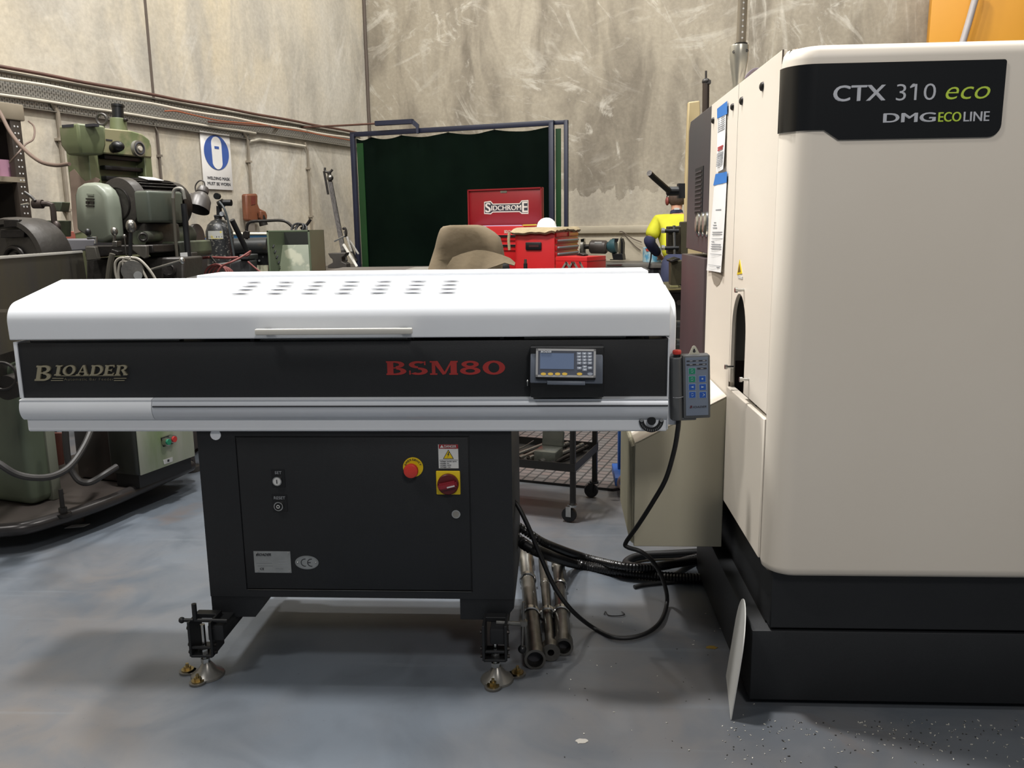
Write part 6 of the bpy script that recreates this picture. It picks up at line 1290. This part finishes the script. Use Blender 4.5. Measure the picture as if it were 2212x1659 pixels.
# ================================================================== WORKBENCH, GRINDER, BUCKET ON THE REAR WALL
zbk = R.p(1340, 565, y=-0.3).z
bk = thing('workbench', 'dark workbench along the rear wall carrying the grinder and paint tin', 'workbench', R.w((3.6, -0.5, 0)))
m = MB(R); m.box(2.4, 5.6, -0.78, -0.09, zbk-0.05, zbk, bev=0.004); m.build('bench_top', mat('grey_bench_top', '#6b6760', 0.5, 0, '#55514b', 4), bk)
m = MB(R); m.box(2.45, 5.55, -0.75, -0.72, zbk-0.35, zbk-0.05); m.build('bench_front', mat('charcoal_panel', '#2c2c2f', 0.5), bk)
m = MB(R); m.box(2.45, 5.55, -0.74, -0.12, 0.12, 0.16); m.build('bench_shelf', MATS['charcoal_panel'], bk)
for x_ in (2.5, 4.0, 5.5):
    for y_ in (-0.72, -0.15): m = MB(R); m.box(x_-0.03, x_+0.03, y_-0.03, y_+0.03, 0, zbk-0.05); m.build('leg', BLACKM, bk)
GY = -0.45
gd = thing('bench_grinder', 'bench grinder with grey motor and teal wheel guard on the rear workbench', 'grinder', R.w((R.p(1300, 562, y=GY).x, GY, zbk)))
g0, g1 = R.p(1275, 533, y=GY), R.p(1312, 534, y=GY)
m = MB(R); m.rev([(0, 0), (0.065, 0.0), (0.078, 0.015), (0.078, (g1-g0).length-0.02), (0.06, (g1-g0).length), (0, (g1-g0).length)], g0, g1-g0, 32); mt_ = m.build('motor', mat('grey_brown_motor', '#4f4844', 0.4, 0.2, '#3e3835', 8), gd)
m = MB(R); q = R.p(1292, 526, y=GY-0.075); m.obox((q.x, GY-0.068, q.z), (0.085, 0.01, 0.035), Matrix.Rotation(0.45, 3, 'X')); m.build('motor_plate', LABW, mt_)
m = MB(R); a_ = R.p(1259, 534, y=GY); m.cyl((a_.x-0.012, GY, g0.z), (a_.x+0.018, GY, g0.z), 0.075, n=28); m.build('grinding_wheel', GALV, gd)
m = MB(R); m.cyl((a_.x+0.01, GY, g0.z), (g0.x, GY, g0.z), 0.028, n=16); m.build('spindle', DSTEEL, gd)
PY('tool_rest', ((1254, 517), (1262, 515), (1262, 522), (1255, 523)), GY-0.05, 0.06, CHROME, gd, R); PY('wheel_bracket', ((1252, 537), (1263, 537), (1263, 560), (1254, 560)), GY-0.03, 0.05, DSTEEL, gd, R)
t0, t1 = R.p(1313, 534, y=GY), R.p(1331, 531, y=GY); m = MB(R); m.rev([(0, 0), (0.05, 0), (0.085, 0.05), (0.085, (t1-t0).length), (0, (t1-t0).length)], t0, t1-t0, 28); m.build('wheel_guard', mat('teal_guard_paint', '#33545a', 0.4), gd)
t2 = R.p(1338, 531, y=GY); m = MB(R); m.rev([(0.0, 0), (0.03, 0), (0.10, 0.004), (0.10, 0.02), (0, 0.022)], t2, (1, 0, 0), 32); m.build('wheel_cover', mat('cream_disc', '#8c8674', 0.5), gd)
PY('hood_plate', ((1322, 515), (1343, 515), (1346, 525), (1345, 560), (1338, 560), (1339, 522), (1324, 523)), GY-0.02, 0.10, BLACKG, gd, R, bevel=0.004); PY('grinder_base', ((1322, 548), (1344, 548), (1346, 562), (1317, 562)), GY-0.05, 0.14, BLACKG, gd, R, bevel=0.004)
PY('spark_flap', ((1312, 548), (1321, 546), (1324, 560), (1316, 560), (1310, 555)), GY-0.06, 0.02, mat('beige_plastic', '#b0a78f', 0.5), gd, R)
pt = R.p(1408, 563, y=-0.35); pr_ = 0.105; hb_ = R.p(1408, 535, y=-0.35).z-zbk
pn = thing('paint_tin', 'blue and white printed paint tin on the rear workbench', 'tin', R.w((pt.x, -0.35, zbk)))
m = MB(R); m.rev([(0, 0), (pr_, 0), (pr_, hb_), (pr_*0.96, hb_+0.005), (0, hb_+0.004)], (pt.x, -0.35, zbk+0.001), (0, 0, 1), 32); m.build('tin_body', mat('printed_tin', '#a9c3c9', 0.4, 0.1, '#5f9fc0', 12, thr=(0.45, 0.55)), pn)
PY('tin_print', ((1394, 537), (1410, 537), (1408, 543), (1396, 543)), -0.35-pr_-0.001, 0.004, mat('tin_red_print', '#b04638', 0.5), pn, R)
o = TB('black_cord', [(1407, 545), (1406, 558), (1403, 572), (1399, 590)], -0.80, 0.008, RUBBER, None, R); tag(o, 'black cord hanging down in front of the rear workbench beside the worker', 'cord')
o = TB('wire_lead', [(1338, 501), (1343, 500), (1352, 505), (1366, 515), (1386, 523)], -0.12, 0.006, mat('brown_wire', '#5a4c40', 0.6), None, R); tag(o, 'brown lead sagging along the rear wall behind the grinder', 'wire')
o = TB('wire_lead', [(1345, 504), (1356, 515), (1370, 530), (1384, 541)], -0.10, 0.005, MATS['brown_wire'], None, R); tag(o, 'thinner lead sloping down the rear wall to the paint tin', 'wire')
o = PY('steel_rod', ((1311, 572), (1342, 571), (1345, 571), (1342, 574), (1311, 574.5)), -0.82, 0.02, CHROME, None, R); tag(o, 'bright steel rod end poking out right of the cantilever toolbox', 'rod')
# ================================================================== CREAM MACHINE BEHIND THE LATHE
YM = 5.6
cm = thing('drilling_machine', 'tall cream upright drilling machine with black lever, partly hidden behind the lathe', 'drilling machine', AX(1490, 700, YM))
CRM = mat('aged_cream_paint', '#b9a67c', 0.5, 0, '#a8956c', 3)
PY('machine_column', ((1487, 220), (1512, 217), (1520, 620), (1474, 620), (1478, 590), (1480, 400), (1484, 290)), YM, 0.05, CRM, cm, bevel=0.008)
PY('column_lower', ((1474, 600), (1520, 600), (1522, 1100), (1472, 1100)), YM+0.02, 0.04, CRM, cm)
CYL('lifting_rod', (1524, 262), (1525, 176), 5.2, 0.02, mat('bronze_dark_rod', '#4a4038', 0.4, 0.5), cm); CYL('rod_tip', (1525, 172), (1525, 153), 5.2, 0.006, CAST, cm)
m = MB(); c = W.p(1525, 176, y=5.2); m.sph(c, 0.024, (1, 1, 0.8)); c = W.p(1528, 174, y=5.2); m.box(c.x-0.015, c.x+0.018, 5.18, 5.22, c.z-0.02, c.z); m.build('rod_cap', CAST, cm)
TB('feed_lever', [(1404, 375, 5.15), (1412, 383, 5.17), (1445, 412, 5.3)], None, 0.018, mat('olive_black_lever', '#2f2c24', 0.35, 0.4), cm, smooth=False); m = MB(); a0, a1 = W.p(1403, 374, y=5.14), W.p(1407, 378, y=5.16); m.cyl(a0-(a1-a0)*0.1, a1, 0.017, 0.018, 18); m.build('lever_end', DSTEEL, cm)
m = MB(); m.rev([(0, 0), (0.022, 0.0), (0.028, 0.008), (0.028, 0.07), (0, 0.07)], W.p(1440, 413, y=5.32), (1, 0.1, 0), 28); m.build('lever_hub', BLACKG, cm)
PY('hub_mount', ((1466, 396), (1480, 396), (1480, 428), (1466, 428)), 5.33, 0.08, BLACKM, cm)
MB2 = mat('grimy_brown_steel', '#403a2c', 0.45, 0.4, '#302b22', 7)
PY('clamp_block', ((1442, 489), (1471, 488), (1471, 479), (1486, 478), (1486, 549), (1442, 549)), 5.3, 0.08, MB2, cm, bevel=0.006)
PY('clamp_face', ((1471, 480), (1485, 480), (1485, 548), (1471, 548)), 5.28, 0.03, mat('olive_brown_steel', '#4a4534', 0.45, 0.3), cm)
CYL('clamp_rod', (1456, 487, 5.28), (1457, 549, 5.28), None, 0.009, CHROME, cm)
for py in (499, 536):
    CYL('clamp_bolt', (1432, py, 5.28), (1466, py-0.5, 5.28), None, 0.012, BLACKM, cm); q = W.p(1433, py-1, y=5.27); m = MB(); m.cyl((q.x-0.012, 5.27, q.z), (q.x+0.008, 5.27, q.z), 0.018, n=6); m.build('bolt_head', CHROME, cm)
PY('vice_jaw_block', ((1449, 566), (1476, 562), (1477, 612), (1464, 618), (1449, 616)), 5.2, 0.10, MATS['olive_brown_steel'], cm, bevel=0.004)
PY('vice_plate', ((1448, 563), (1465, 557), (1469, 558), (1469, 561), (1450, 567)), 5.15, 0.2, DSTEEL, cm, bevel=0.002)
PY('vice_tag', ((1448, 617), (1465, 617), (1465, 621), (1448, 621)), 5.14, 0.02, mat('pale_brass_tag', '#9a9468', 0.5, 0.3), cm)
PY('machine_table', ((1434, 624), (1482, 622), (1482, 632), (1438, 632)), 5.1, 0.6, MB2, cm, bevel=0.003)
PY('table_edge_strip', ((1436, 624), (1482, 622.5), (1482, 625.5), (1437, 627.5)), 5.095, 0.006, mat('brass_strip', '#9c8f63', 0.4, 0.4), cm)
PY('knee_block', ((1440, 632), (1484, 632), (1484, 780), (1440, 780)), 5.2, 0.5, CAST, cm, bevel=0.006)
m = MB(); q = W.p(1466, 653, y=5.19); m.cyl((q.x, 5.2, q.z), (q.x, 5.17, q.z), 0.016, n=20); m.build('knee_plug', CHROME, cm)
for py, r_ in ((700, 0.022), (739, 0.020)): CYL('knee_shaft', (1458, py, 4.9), (1490, py+0.5, 4.95), None, r_, STEEL, cm)
PY('machine_foot', ((1440, 900), (1525, 900), (1525, 1000), (1440, 1000)), 5.2, 0.7, CAST, cm)
# ================================================================== YELLOW PANEL HIGH ON THE REAR WALL
q0, q1 = R.p(2007, 80, y=-0.3), R.p(2240, 80, y=-0.3)
yp = thing('yellow_enclosure', 'large yellow panel high on the rear wall above the lathe', 'panel', R.w((q0.x, -0.3, 2.4)))
m = MB(R); m.box(q0.x, q1.x+0.6, -0.30, -0.0, 2.3, 4.6, bev=0.01); m.build('panel_body', mat('warm_yellow_paint', '#dd9a22', 0.45, 0, '#d4911f', 2), yp)
o = TB('white_pipe', [(2074, 110), (2092, 50), (2106, 0), (2112, -40)], -0.42, 0.032, mat('white_pipe_plastic', '#bdb6b4', 0.4), None, R, smooth=False, n=18); tag(o, 'white pipe slanting in front of the yellow panel', 'pipe')
# ================================================================== TROLLEY WITH TRAY
TR = Fr((0.068, 3.785, 0), ROOM)
tro = thing('tool_trolley', 'dark steel trolley on castors with tray of steel tools, seen below the feeder', 'trolley', (0.068, 3.785, 0))
TM_ = mat('dark_angle_iron', '#2d2b29', 0.45, 0.4, '#211f1e', 8)
TY1 = 0.386; TX0 = -0.66; ZT1 = 0.90
for (x_, y_) in ((0, 0), (0, TY1), (TX0, 0), (TX0, TY1)):
    m = MB(TR); m.box(x_-0.012, x_+0.012, y_-0.012, y_+0.012, 0.085, ZT1, bev=0.002); lg_ = m.build('leg', TM_, tro)
    cc_ = CHROME if y_ == 0 else BLACKM
    m = MB(TR); m.cyl((x_, y_, 0.078), (x_, y_, 0.088), 0.020, n=20); m.box(x_-0.030, x_-0.005, y_-0.018, y_-0.014, 0.03, 0.08); m.box(x_-0.030, x_-0.005, y_+0.014, y_+0.018, 0.03, 0.08); fk = m.build('castor_fork', cc_, lg_)
    m = MB(TR); m.rev([(0, 0), (0.034, 0), (0.036, 0.006), (0.036, 0.018), (0.034, 0.024), (0, 0.024)], (x_-0.018, y_-0.012, 0.037), (0, 1, 0), 28); m.build('castor_wheel', BLACKG, lg_)
def rim_tray(z0_, z1_, nm):
    m = MB(TR); m.box(TX0, 0.0, 0.0, TY1, z0_, z0_+0.004); m.box(TX0-0.012, 0.012, -0.014, -0.010, z0_, z1_); m.box(TX0-0.012, 0.012, TY1+0.010, TY1+0.014, z0_, z1_); m.box(TX0-0.014, TX0-0.010, -0.014, TY1+0.014, z0_, z1_); m.box(0.010, 0.014, -0.014, TY1+0.014, z0_, z1_); return m.build(nm, TM_, tro)
rim_tray(0.250, 0.290, 'lower_tray'); rim_tray(ZT1-0.005, ZT1+0.015, 'top_shelf')
rn = random.Random(4)
for i in range(9):
    x_ = -0.03-0.026*i; y0_ = 0.02+rn.uniform(0, 0.05); y1_ = TY1-0.03-rn.uniform(0, 0.08); r_ = rn.choice((0.007, 0.010, 0.013)); z_ = 0.256+r_
    m = MB(TR); dx = 0.09+rn.uniform(-0.03, 0.03); a_ = Vector((x_-dx, y0_, z_)); b_ = Vector((x_, y1_, z_+0.012)); d_ = (b_-a_); m.rev([(0, 0), (r_*1.3, 0), (r_*1.3, 0.03), (r_, 0.034), (r_, d_.length-0.03), (r_*1.2, d_.length-0.03), (r_*1.2, d_.length), (0, d_.length)], a_, d_, 16)
    lb_ = ('short steel tool bar lying in the lower tray of the trolley')
    tag(m.build('tool_bar', STEEL if i % 3 else DSTEEL), lb_, 'tool', 'steel tool bars in the trolley tray')
px0 = TR.p(1155, 1000, y=0.06).x; px1 = TR.p(1201, 1000, y=0.06).x
cs = thing('parts_case', 'clear grey plastic parts case with open lid in the trolley tray', 'case', TR.w(((px0+px1)/2, 0.12, 0.256)))
CLR = mat('smoky_clear_plastic', '#7a7d74', 0.25, 0, '#6c6f66', 8, trans=0.55)
m = MB(TR); m.box(px0, px1, 0.05, 0.17, 0.256, 0.318, bev=0.003); m.build('case_body', CLR, cs)
m = MB(TR); m.obox(((px0+px1)/2, 0.185, 0.352), (px1-px0, 0.02, 0.075), Matrix.Rotation(-0.25, 3, 'X'), 0.003); m.build('case_lid', CLR, cs)
m = MB(TR); m.tube([(px0+0.03, 0.19, 0.385), (px0+0.03, 0.20, 0.40), (px1-0.03, 0.20, 0.40), (px1-0.03, 0.19, 0.385)], 0.004, 8, smooth=False); m.build('case_handle', mat('grey_green_plastic', '#5b6158', 0.5), cs)
m = MB(TR); m.box(px0-0.13, px0-0.04, 0.06, 0.13, 0.256, 0.275, bev=0.002); tag(m.build('wood_block', mat('dusty_block', '#5b5650', 0.7)), 'small dusty block at the left end of the trolley tray', 'block')
m = MB(TR); m.tube([(px0-0.20, 0.05, 0.262), (px0-0.12, 0.2, 0.285), (px0-0.09, 0.30, 0.30)], 0.003, 6); tag(m.build('wire_rod', STEEL), 'thin bent rod leaning in the left of the trolley tray', 'rod')
# leather covered thing on the trolley
LC = mat('dusty_brown_suede', '#786a53', 0.9, 0, '#5d513f', 6, bump=0.15, bscale=40)
YL = 3.98
lev = [(600, 921, 1100), (584, 926, 1094), (560, 932, 1089), (535, 940, 1085), (515, 946, 1079), (503, 950, 1066), (494, 954, 1052), (489, 960, 1044), (486.5, 975, 1030)]
rings = []
for k, (py, l_, r_) in enumerate(lev):
    a_, b_ = W.p(l_, py, y=YL), W.p(r_, py, y=YL); cx_ = (a_.x+b_.x)/2; hw = (b_.x-a_.x)/2; hd = 0.13*(1-0.25*k/8)
    ring = []
    for i in range(48):
        t = 2*PI*i/48; c_, s_ = math.cos(t), math.sin(t); e = 0.4
        x = cx_+hw*math.copysign(abs(c_)**e, c_); y = YL+0.02+hd*math.copysign(abs(s_)**e, s_)
        y += 0.05*noise.noise(Vector((x*8, a_.z*5, 1.7)))+0.014*math.sin(x*30+a_.z*30)*(1-k/9)
        ring.append((x, y, a_.z))
    rings.append(ring)
z0_ = ZT1+0.016; rings.insert(0, [(x, y-0.01, z0_) for x, y, z in rings[0]])
lc = thing('leather_cover', 'dusty brown suede cover draped over a bulky item on the trolley', 'cover', TR.w((-0.45, 0.2, ZT1)))
m = MB(); m.loft(rings); m.build('draped_cover', LC, lc, sharp=60)
top = [(978, 556), (995, 549), (1012, 544), (1030, 540), (1048, 541), (1066, 545), (1085, 551), (1102, 558), (1113, 568)]
bot = [(948, 600), (968, 600), (992, 600), (1015, 597), (1036, 588), (1056, 580), (1074, 574), (1090, 568), (1111, 574)]
m = MB(); g = []
for j in range(7):
    row = []; v = j/6
    for i in range(9):
        a_, b_ = Vector(top[i]), Vector(bot[i]); p_ = a_.lerp(b_, v); row.append(m.bm.verts.new(W.p(p_.x, p_.y, y=YL-0.165-0.03*v+0.010*math.sin(i*1.9)*v)))
    g.append(row)
for j in range(6):
    for i in range(8): m.bm.faces.new([g[j][i], g[j][i+1], g[j+1][i+1], g[j+1][i]])
o = m.build('cover_flap', LC, lc, sharp=50); so = o.modifiers.new('t', 'SOLIDIFY'); so.thickness = 0.004; so.offset = 0
m = MB(); m.cyl(W.p(1030, 590, y=YL-0.06), W.p(1096, 575, y=YL-0.02), 0.045, n=28); m.torus(W.p(1093, 575, y=YL-0.02), 0.036, 0.007, (1, 0.3, 0.2)); m.build('covered_motor', BLACKG, lc)
# plate on a machine table behind
sp = thing('surface_plate', 'dark flat machine table top between the green hood and the brown suede cover', 'table', W.p(800, 600, y=4.9))
q0, q1 = W.p(690, 586, y=4.9), W.p(925, 583, y=4.9)
m = MB(); m.box(q0.x, q1.x-0.03, 4.9, 5.45, q0.z-0.05, q0.z-0.002, bev=0.004); m.build('table_top', mat('grey_brown_slab', '#5a544e', 0.5, 0.1, '#4a4540', 5), sp)
m = MB(); m.box(q1.x-0.13, q1.x+0.02, 4.88, 5.2, q0.z-0.03, q0.z+0.006, bev=0.003); m.build('corner_plate', GALV, sp)
m = MB(); m.box(q0.x+0.08, q1.x-0.12, 5.0, 5.4, 0, q0.z-0.05, bev=0.01); m.build('table_pedestal', CAST, sp)
# rubber mat
def mat_mat():
    t = NT('rubber_grid_mat'); b = t.b; b.inputs['Roughness'].default_value = 0.7
    br = t.n('ShaderNodeTexBrick', Scale=1.0); br.offset = 0.0; br.inputs['Mortar Size'].default_value = 0.006; br.inputs['Mortar Smooth'].default_value = 0.3; br.inputs['Brick Width'].default_value = 0.06; br.inputs['Row Height'].default_value = 0.06
    br.inputs['Color1'].default_value = lin('#584c48'); br.inputs['Color2'].default_value = lin('#524e4c'); br.inputs['Mortar'].default_value = lin('#211f1e')
    mp = t.map(rot=(0, 0, math.radians(-ROOM))); t.l(mp, br.inputs['Vector']); t.l(br.outputs['Color'], b.inputs['Base Color'])
    t.bump(br.outputs['Fac'], -0.6 if False else 0.6, 0.004); return t.m
q = W.p(1322, 1061, z=0.0); MTF = Fr((q.x, q.y, 0), ROOM)
m = MB(MTF); m.prism([(-1.6, 0), (0.0, 0), (0.12, 0.10), (0.12, 1.4), (-1.6, 1.4)], 'z', 0.001, 0.014); o = m.build('rubber_mat', mat_mat()); tag(o, 'gridded brown rubber mat on the floor behind the trolley', 'mat')
# blue jack leg beside the grille
bj = thing('blue_stand', 'blue steel stand leg peeping out left of the cream louvred box', 'stand', W.p(1338, 1040, z=0))
BLU = mat('bright_blue_paint', '#1d4a8c', 0.45, 0, '#1a3f78', 8)
q0 = W.p(1343, 1022, y=4.3); m = MB(); m.box(q0.x-0.02, q0.x+0.02, 4.3, 4.35, 0.0, 0.62, bev=0.003); m.build('upright', BLU, bj)
m = MB(); m.box(q0.x-0.045, q0.x+0.05, 4.15, 4.42, q0.z-0.025, q0.z+0.02, bev=0.004); m.build('foot_bar', BLU, bj)
TB('hose_loop', [(1347, 1025, 4.1), (1338, 1035, 4.1), (1336, 1048, 4.1), (1345, 1057, 4.1)], None, 0.008, mat('mauve_hose2', '#6b5a5a', 0.5), bj)
# ================================================================== THE WORKER
def skin(name, verts, edges, root, mt, parent, sub=2):
    me = bpy.data.meshes.new(name); me.from_pydata([v[0] for v in verts], edges, []); o = bpy.data.objects.new(name, me); COL.objects.link(o)
    loc = WORLD[parent.name]; me.transform(Matrix.Translation(-loc)); WORLD[o.name] = loc; o.parent = parent
    s = o.modifiers.new('skin', 'SKIN'); s.use_smooth_shade = True
    for i, v in enumerate(verts):
        r_ = v[1]; me.skin_vertices[0].data[i].radius = (r_, r_) if isinstance(r_, (int, float)) else r_
        me.skin_vertices[0].data[i].use_root = (i == root)
    u = o.modifiers.new('sub', 'SUBSURF'); u.levels = sub; u.render_levels = sub
    me.materials.append(mt); return o
YP = 9.15
def J(px, py, y=YP): return W.p(px, py, y=y)
hip = J(1468, 566, 9.05); hip.z = 0.98
wk = thing('person', 'worker seen from behind in yellow and navy shirt with ear defenders, bent over the bench', 'person', (hip.x, hip.y, 0))
neck = J(1461, 462, 9.42); head = J(1462, 434, 9.52); ch_ = J(1463, 492, 9.36)
shL, shR = J(1421, 480, 9.38), J(1507, 480, 9.38); elL, elR = J(1401, 522, 9.30), J(1525, 522, 9.30)
hz = zbk+0.06; haL, haR = Vector((elL.x+0.16, elL.y+0.22, hz)), Vector((elR.x-0.18, elR.y+0.22, hz))
SKINM = mat('skin', '#b98a70', 0.5, 0, '#a87a62', 9)
wst = hip.lerp(ch_, 0.4)
V = [(hip, (0.10, 0.08)), (wst, (0.12, 0.09)), (ch_, (0.15, 0.10)), (neck, 0.058), (head+Vector((0, 0, -0.055)), (0.066, 0.075)), (head+Vector((0, 0.0, 0.01)), (0.080, 0.098)), (head+Vector((0, 0, 0.075)), (0.055, 0.07)),
     (shL, 0.062), (elL, 0.043), (haL, 0.028), (shR, 0.062), (elR, 0.043), (haR, 0.028)]
E_ = [(0, 1), (1, 2), (2, 3), (3, 4), (4, 5), (5, 6), (2, 7), (7, 8), (8, 9), (2, 10), (10, 11), (11, 12)]
for s_, ha in ((1, 9), (-1, 12)):
    pal = V[ha][0]+Vector((0.02*s_, 0.07, -0.005)); V.append((pal, (0.036, 0.018))); ip = len(V)-1; E_.append((ha, ip))
    for k in range(4):
        a_ = pal+Vector((0.018*(k-1.5), 0.055, -0.002)); b_ = a_+Vector((0.003*(k-1.5), 0.035+0.006*(1.5-abs(k-1.3)), -0.014)); c_ = b_+Vector((0, 0.016, -0.016))
        n0 = len(V); V += [(a_, 0.010), (b_, 0.009), (c_, 0.008)]; E_ += [(ip, n0), (n0, n0+1), (n0+1, n0+2)]
    a_ = pal+Vector((0.042*s_, 0.015, -0.004)); b_ = a_+Vector((0.015*s_, 0.03, -0.008)); n0 = len(V); V += [(a_, 0.011), (b_, 0.009)]; E_ += [(ip, n0), (n0, n0+1)]
for s_ in (-1, 1):
    h_ = hip+Vector((0.10*s_, 0, -0.06)); kn = Vector((hip.x+0.12*s_, hip.y+0.03, 0.52)); an_ = Vector((hip.x+0.13*s_, hip.y-0.02, 0.09)); to = an_+Vector((0.02*s_, 0.15, -0.05))
    n0 = len(V); V += [(h_, 0.075), (kn, 0.055), (an_, 0.042), (to, 0.035)]; E_ += [(0, n0), (n0, n0+1), (n0+1, n0+2), (n0+2, n0+3)]
skin('body', V, E_, 0, SKINM, wk)
# face on the far side of the head, ears
m = MB(); hd = head+Vector((0, 0, 0)); fy = hd.y+0.095
m.sph((hd.x, fy, hd.z-0.015), 0.014, (0.8, 1.2, 1.3)); m.build('nose', SKINM, wk)
for s_ in (-1, 1):
    m = MB(); m.sph((hd.x+0.032*s_, fy-0.012, hd.z+0.012), 0.010, (1.2, 0.6, 0.8)); m.build('eye', LABW, wk)
    m = MB(); m.sph((hd.x+0.084*s_, hd.y, hd.z), 0.022, (0.4, 0.8, 1.4)); m.build('ear', SKINM, wk)
m = MB(); m.sph((hd.x, fy-0.012, hd.z-0.048), 0.018, (1.3, 0.4, 0.35)); m.build('mouth', mat('lip', '#8f5a4f', 0.5), wk)
HAIR = mat('dark_brown_hair', '#3b2c24', 0.7, 0, '#5a4638', 60, stretch=(3, 1, 1), bump=0.5, bscale=120)
m = MB(); m.sph((hd.x, hd.y-0.012, hd.z+0.022), 0.096, (0.98, 1.06, 1.05), n=28)
for v in m.bm.verts: v.co += Vector((1, 1, 1))*0.004*noise.noise(v.co*60)
geom = [v for v in m.bm.verts if (v.co.y > hd.y+0.055 and v.co.z < hd.z+0.05) or v.co.z < hd.z-0.05]
bmesh.ops.delete(m.bm, geom=geom, context='VERTS'); o = m.build('hair', HAIR, wk); so = o.modifiers.new('t', 'SOLIDIFY'); so.thickness = 0.006
HV = mat('hi_vis_yellow_cotton', '#cbca2e', 0.8, 0, '#b9b524', 7, bump=0.2, bscale=25); NAV = mat('navy_cotton', '#262a4a', 0.85, 0, '#1f223c', 9, bump=0.2, bscale=25)
def off(v, r): return (v, r)
md = lambda a, b, t: a.lerp(b, t)
low = md(hip, ch_, -0.02)+Vector((0, 0, 0.06))
skin('shirt', [(low, (0.20, 0.14)), (wst, (0.195, 0.135)), (ch_, (0.215, 0.14)), (neck+Vector((0, -0.015, -0.03)), 0.080), (shL, 0.095), (md(shL, elL, 0.85), 0.078), (shR, 0.095), (md(shR, elR, 0.85), 0.078)], [(0, 1), (1, 2), (2, 3), (2, 4), (4, 5), (2, 6), (6, 7)], 0, HV, wk)
for s_, a_, b_, c_ in ((1, shL, elL, haL), (-1, shR, elR, haR)):
    skin('sleeve_end', [(md(a_, b_, 0.70), 0.070), (b_, 0.070), (md(b_, c_, 0.8), 0.052)], [(0, 1), (1, 2)], 0, NAV, wk)
m = MB(); nc = neck+Vector((0, -0.012, 0.008)); m.rev([(0.068, -0.022), (0.074, -0.015), (0.067, 0.022), (0.062, 0.022), (0.066, -0.015)], nc, (0, 0.35, 1), 28); m.build('collar', NAV, wk)
m = MB(); q = J(1462, 451, nc.y-0.085); m.box(q.x-0.028, q.x+0.028, q.y-0.003, q.y, q.z-0.01, q.z+0.01); m.build('collar_tag', LABW, wk)
TRO = mat('blue_grey_work_trousers', '#3a3f5a', 0.85, 0, '#2c3049', 7, bump=0.2, bscale=25)
T = [(hip+Vector((0, 0, 0.0)), (0.185, 0.155)), (wst+Vector((0, 0, -0.02)), (0.175, 0.13))]; TE = [(0, 1)]
for s_ in (-1, 1):
    n0 = len(T); T += [(hip+Vector((0.095*s_, 0, -0.12)), 0.125), (Vector((hip.x+0.12*s_, hip.y+0.03, 0.52)), 0.088), (Vector((hip.x+0.13*s_, hip.y-0.01, 0.12)), 0.076)]; TE += [(0, n0), (n0, n0+1), (n0+1, n0+2)]
skin('trousers', T, TE, 0, TRO, wk)
for s_ in (-1, 1):
    bx_ = hip.x+0.13*s_; skin('boot', [(Vector((bx_, hip.y-0.03, 0.10)), 0.062), (Vector((bx_, hip.y-0.03, 0.055)), 0.05), (Vector((bx_+0.01*s_, hip.y+0.09, 0.048)), (0.05, 0.042)), (Vector((bx_+0.015*s_, hip.y+0.16, 0.044)), (0.044, 0.038))], [(0, 1), (1, 2), (2, 3)], 1, BLACKM, wk)
EM = mat('brick_red_ear_cup', '#7c3a34', 0.45)
for s_ in (-1, 1):
    m = MB(); m.sph((hd.x+0.104*s_, hd.y, hd.z-0.002), 0.036, (0.62, 1, 1.3), n=24); m.build('ear_cup', EM, wk)
m = MB(); m.tube([Vector((hd.x+0.112*math.cos(PI*i/12), hd.y, hd.z+0.02+0.115*math.sin(PI*i/12))) for i in range(13)], 0.006, 8); m.build('ear_band', BLACKG, wk)
# ================================================================== LIGHT
w = bpy.data.worlds.new('world'); SC.world = w; w.use_nodes = True
w.node_tree.nodes['Background'].inputs['Color'].default_value = (0.86, 0.92, 1.0, 1); w.node_tree.nodes['Background'].inputs['Strength'].default_value = 0.15
def lamp(loc, power, size, col, target=None):  # serves the shop's high bays and the added fill lamps alike
    l = bpy.data.lights.new('highbay_or_fill_lamp', 'AREA'); l.shape = 'DISK'; l.size = size; l.energy = power; l.color = col
    o = bpy.data.objects.new('highbay_or_fill_lamp', l); COL.objects.link(o); o.location = loc
    d = (Vector(target) if target else Vector((loc[0], loc[1], 0)))-Vector(loc); o.rotation_euler = d.to_track_quat('-Z', 'Y').to_euler()
lamp((-1.3, 3.1, 7.2), 470, 0.5, (1.0, 0.98, 0.96))
lamp((2.4, 3.4, 7.2), 190, 0.5, (1.0, 0.98, 0.94))
lamp((1.5, 7.6, 7.0), 140, 0.5, (1.0, 0.98, 0.94), (1.5, 10.5, 2.5))
lamp((-1.4, 7.6, 7.0), 205, 0.5, (1.0, 0.98, 0.94), (-3.0, 9.5, 2.5))
lamp((-3.2, 0.6, 6.0), 110, 0.8, (1.0, 0.98, 0.94), (0.6, 2.6, 1.0))  # fill lamp added on the left to lift front faces and lathe end
lamp((1.6, -3.2, 5.6), 150, 1.2, (1.0, 0.96, 0.92), (1.1, 2.3, 1.1))  # fill lamp added behind the camera, brightens lathe and feeder fronts
lamp((-3.3, 4.3, 5.8), 230, 0.6, (1.0, 0.98, 0.95), (0.6, 2.8, 1.2))  # extra lamp added to brighten the left-facing end panels of the lathe
vs = SC.view_settings; vs.view_transform = 'Standard'; vs.look = 'None'; vs.exposure = 0.0; vs.gamma = 1.0; vs.use_curve_mapping = False
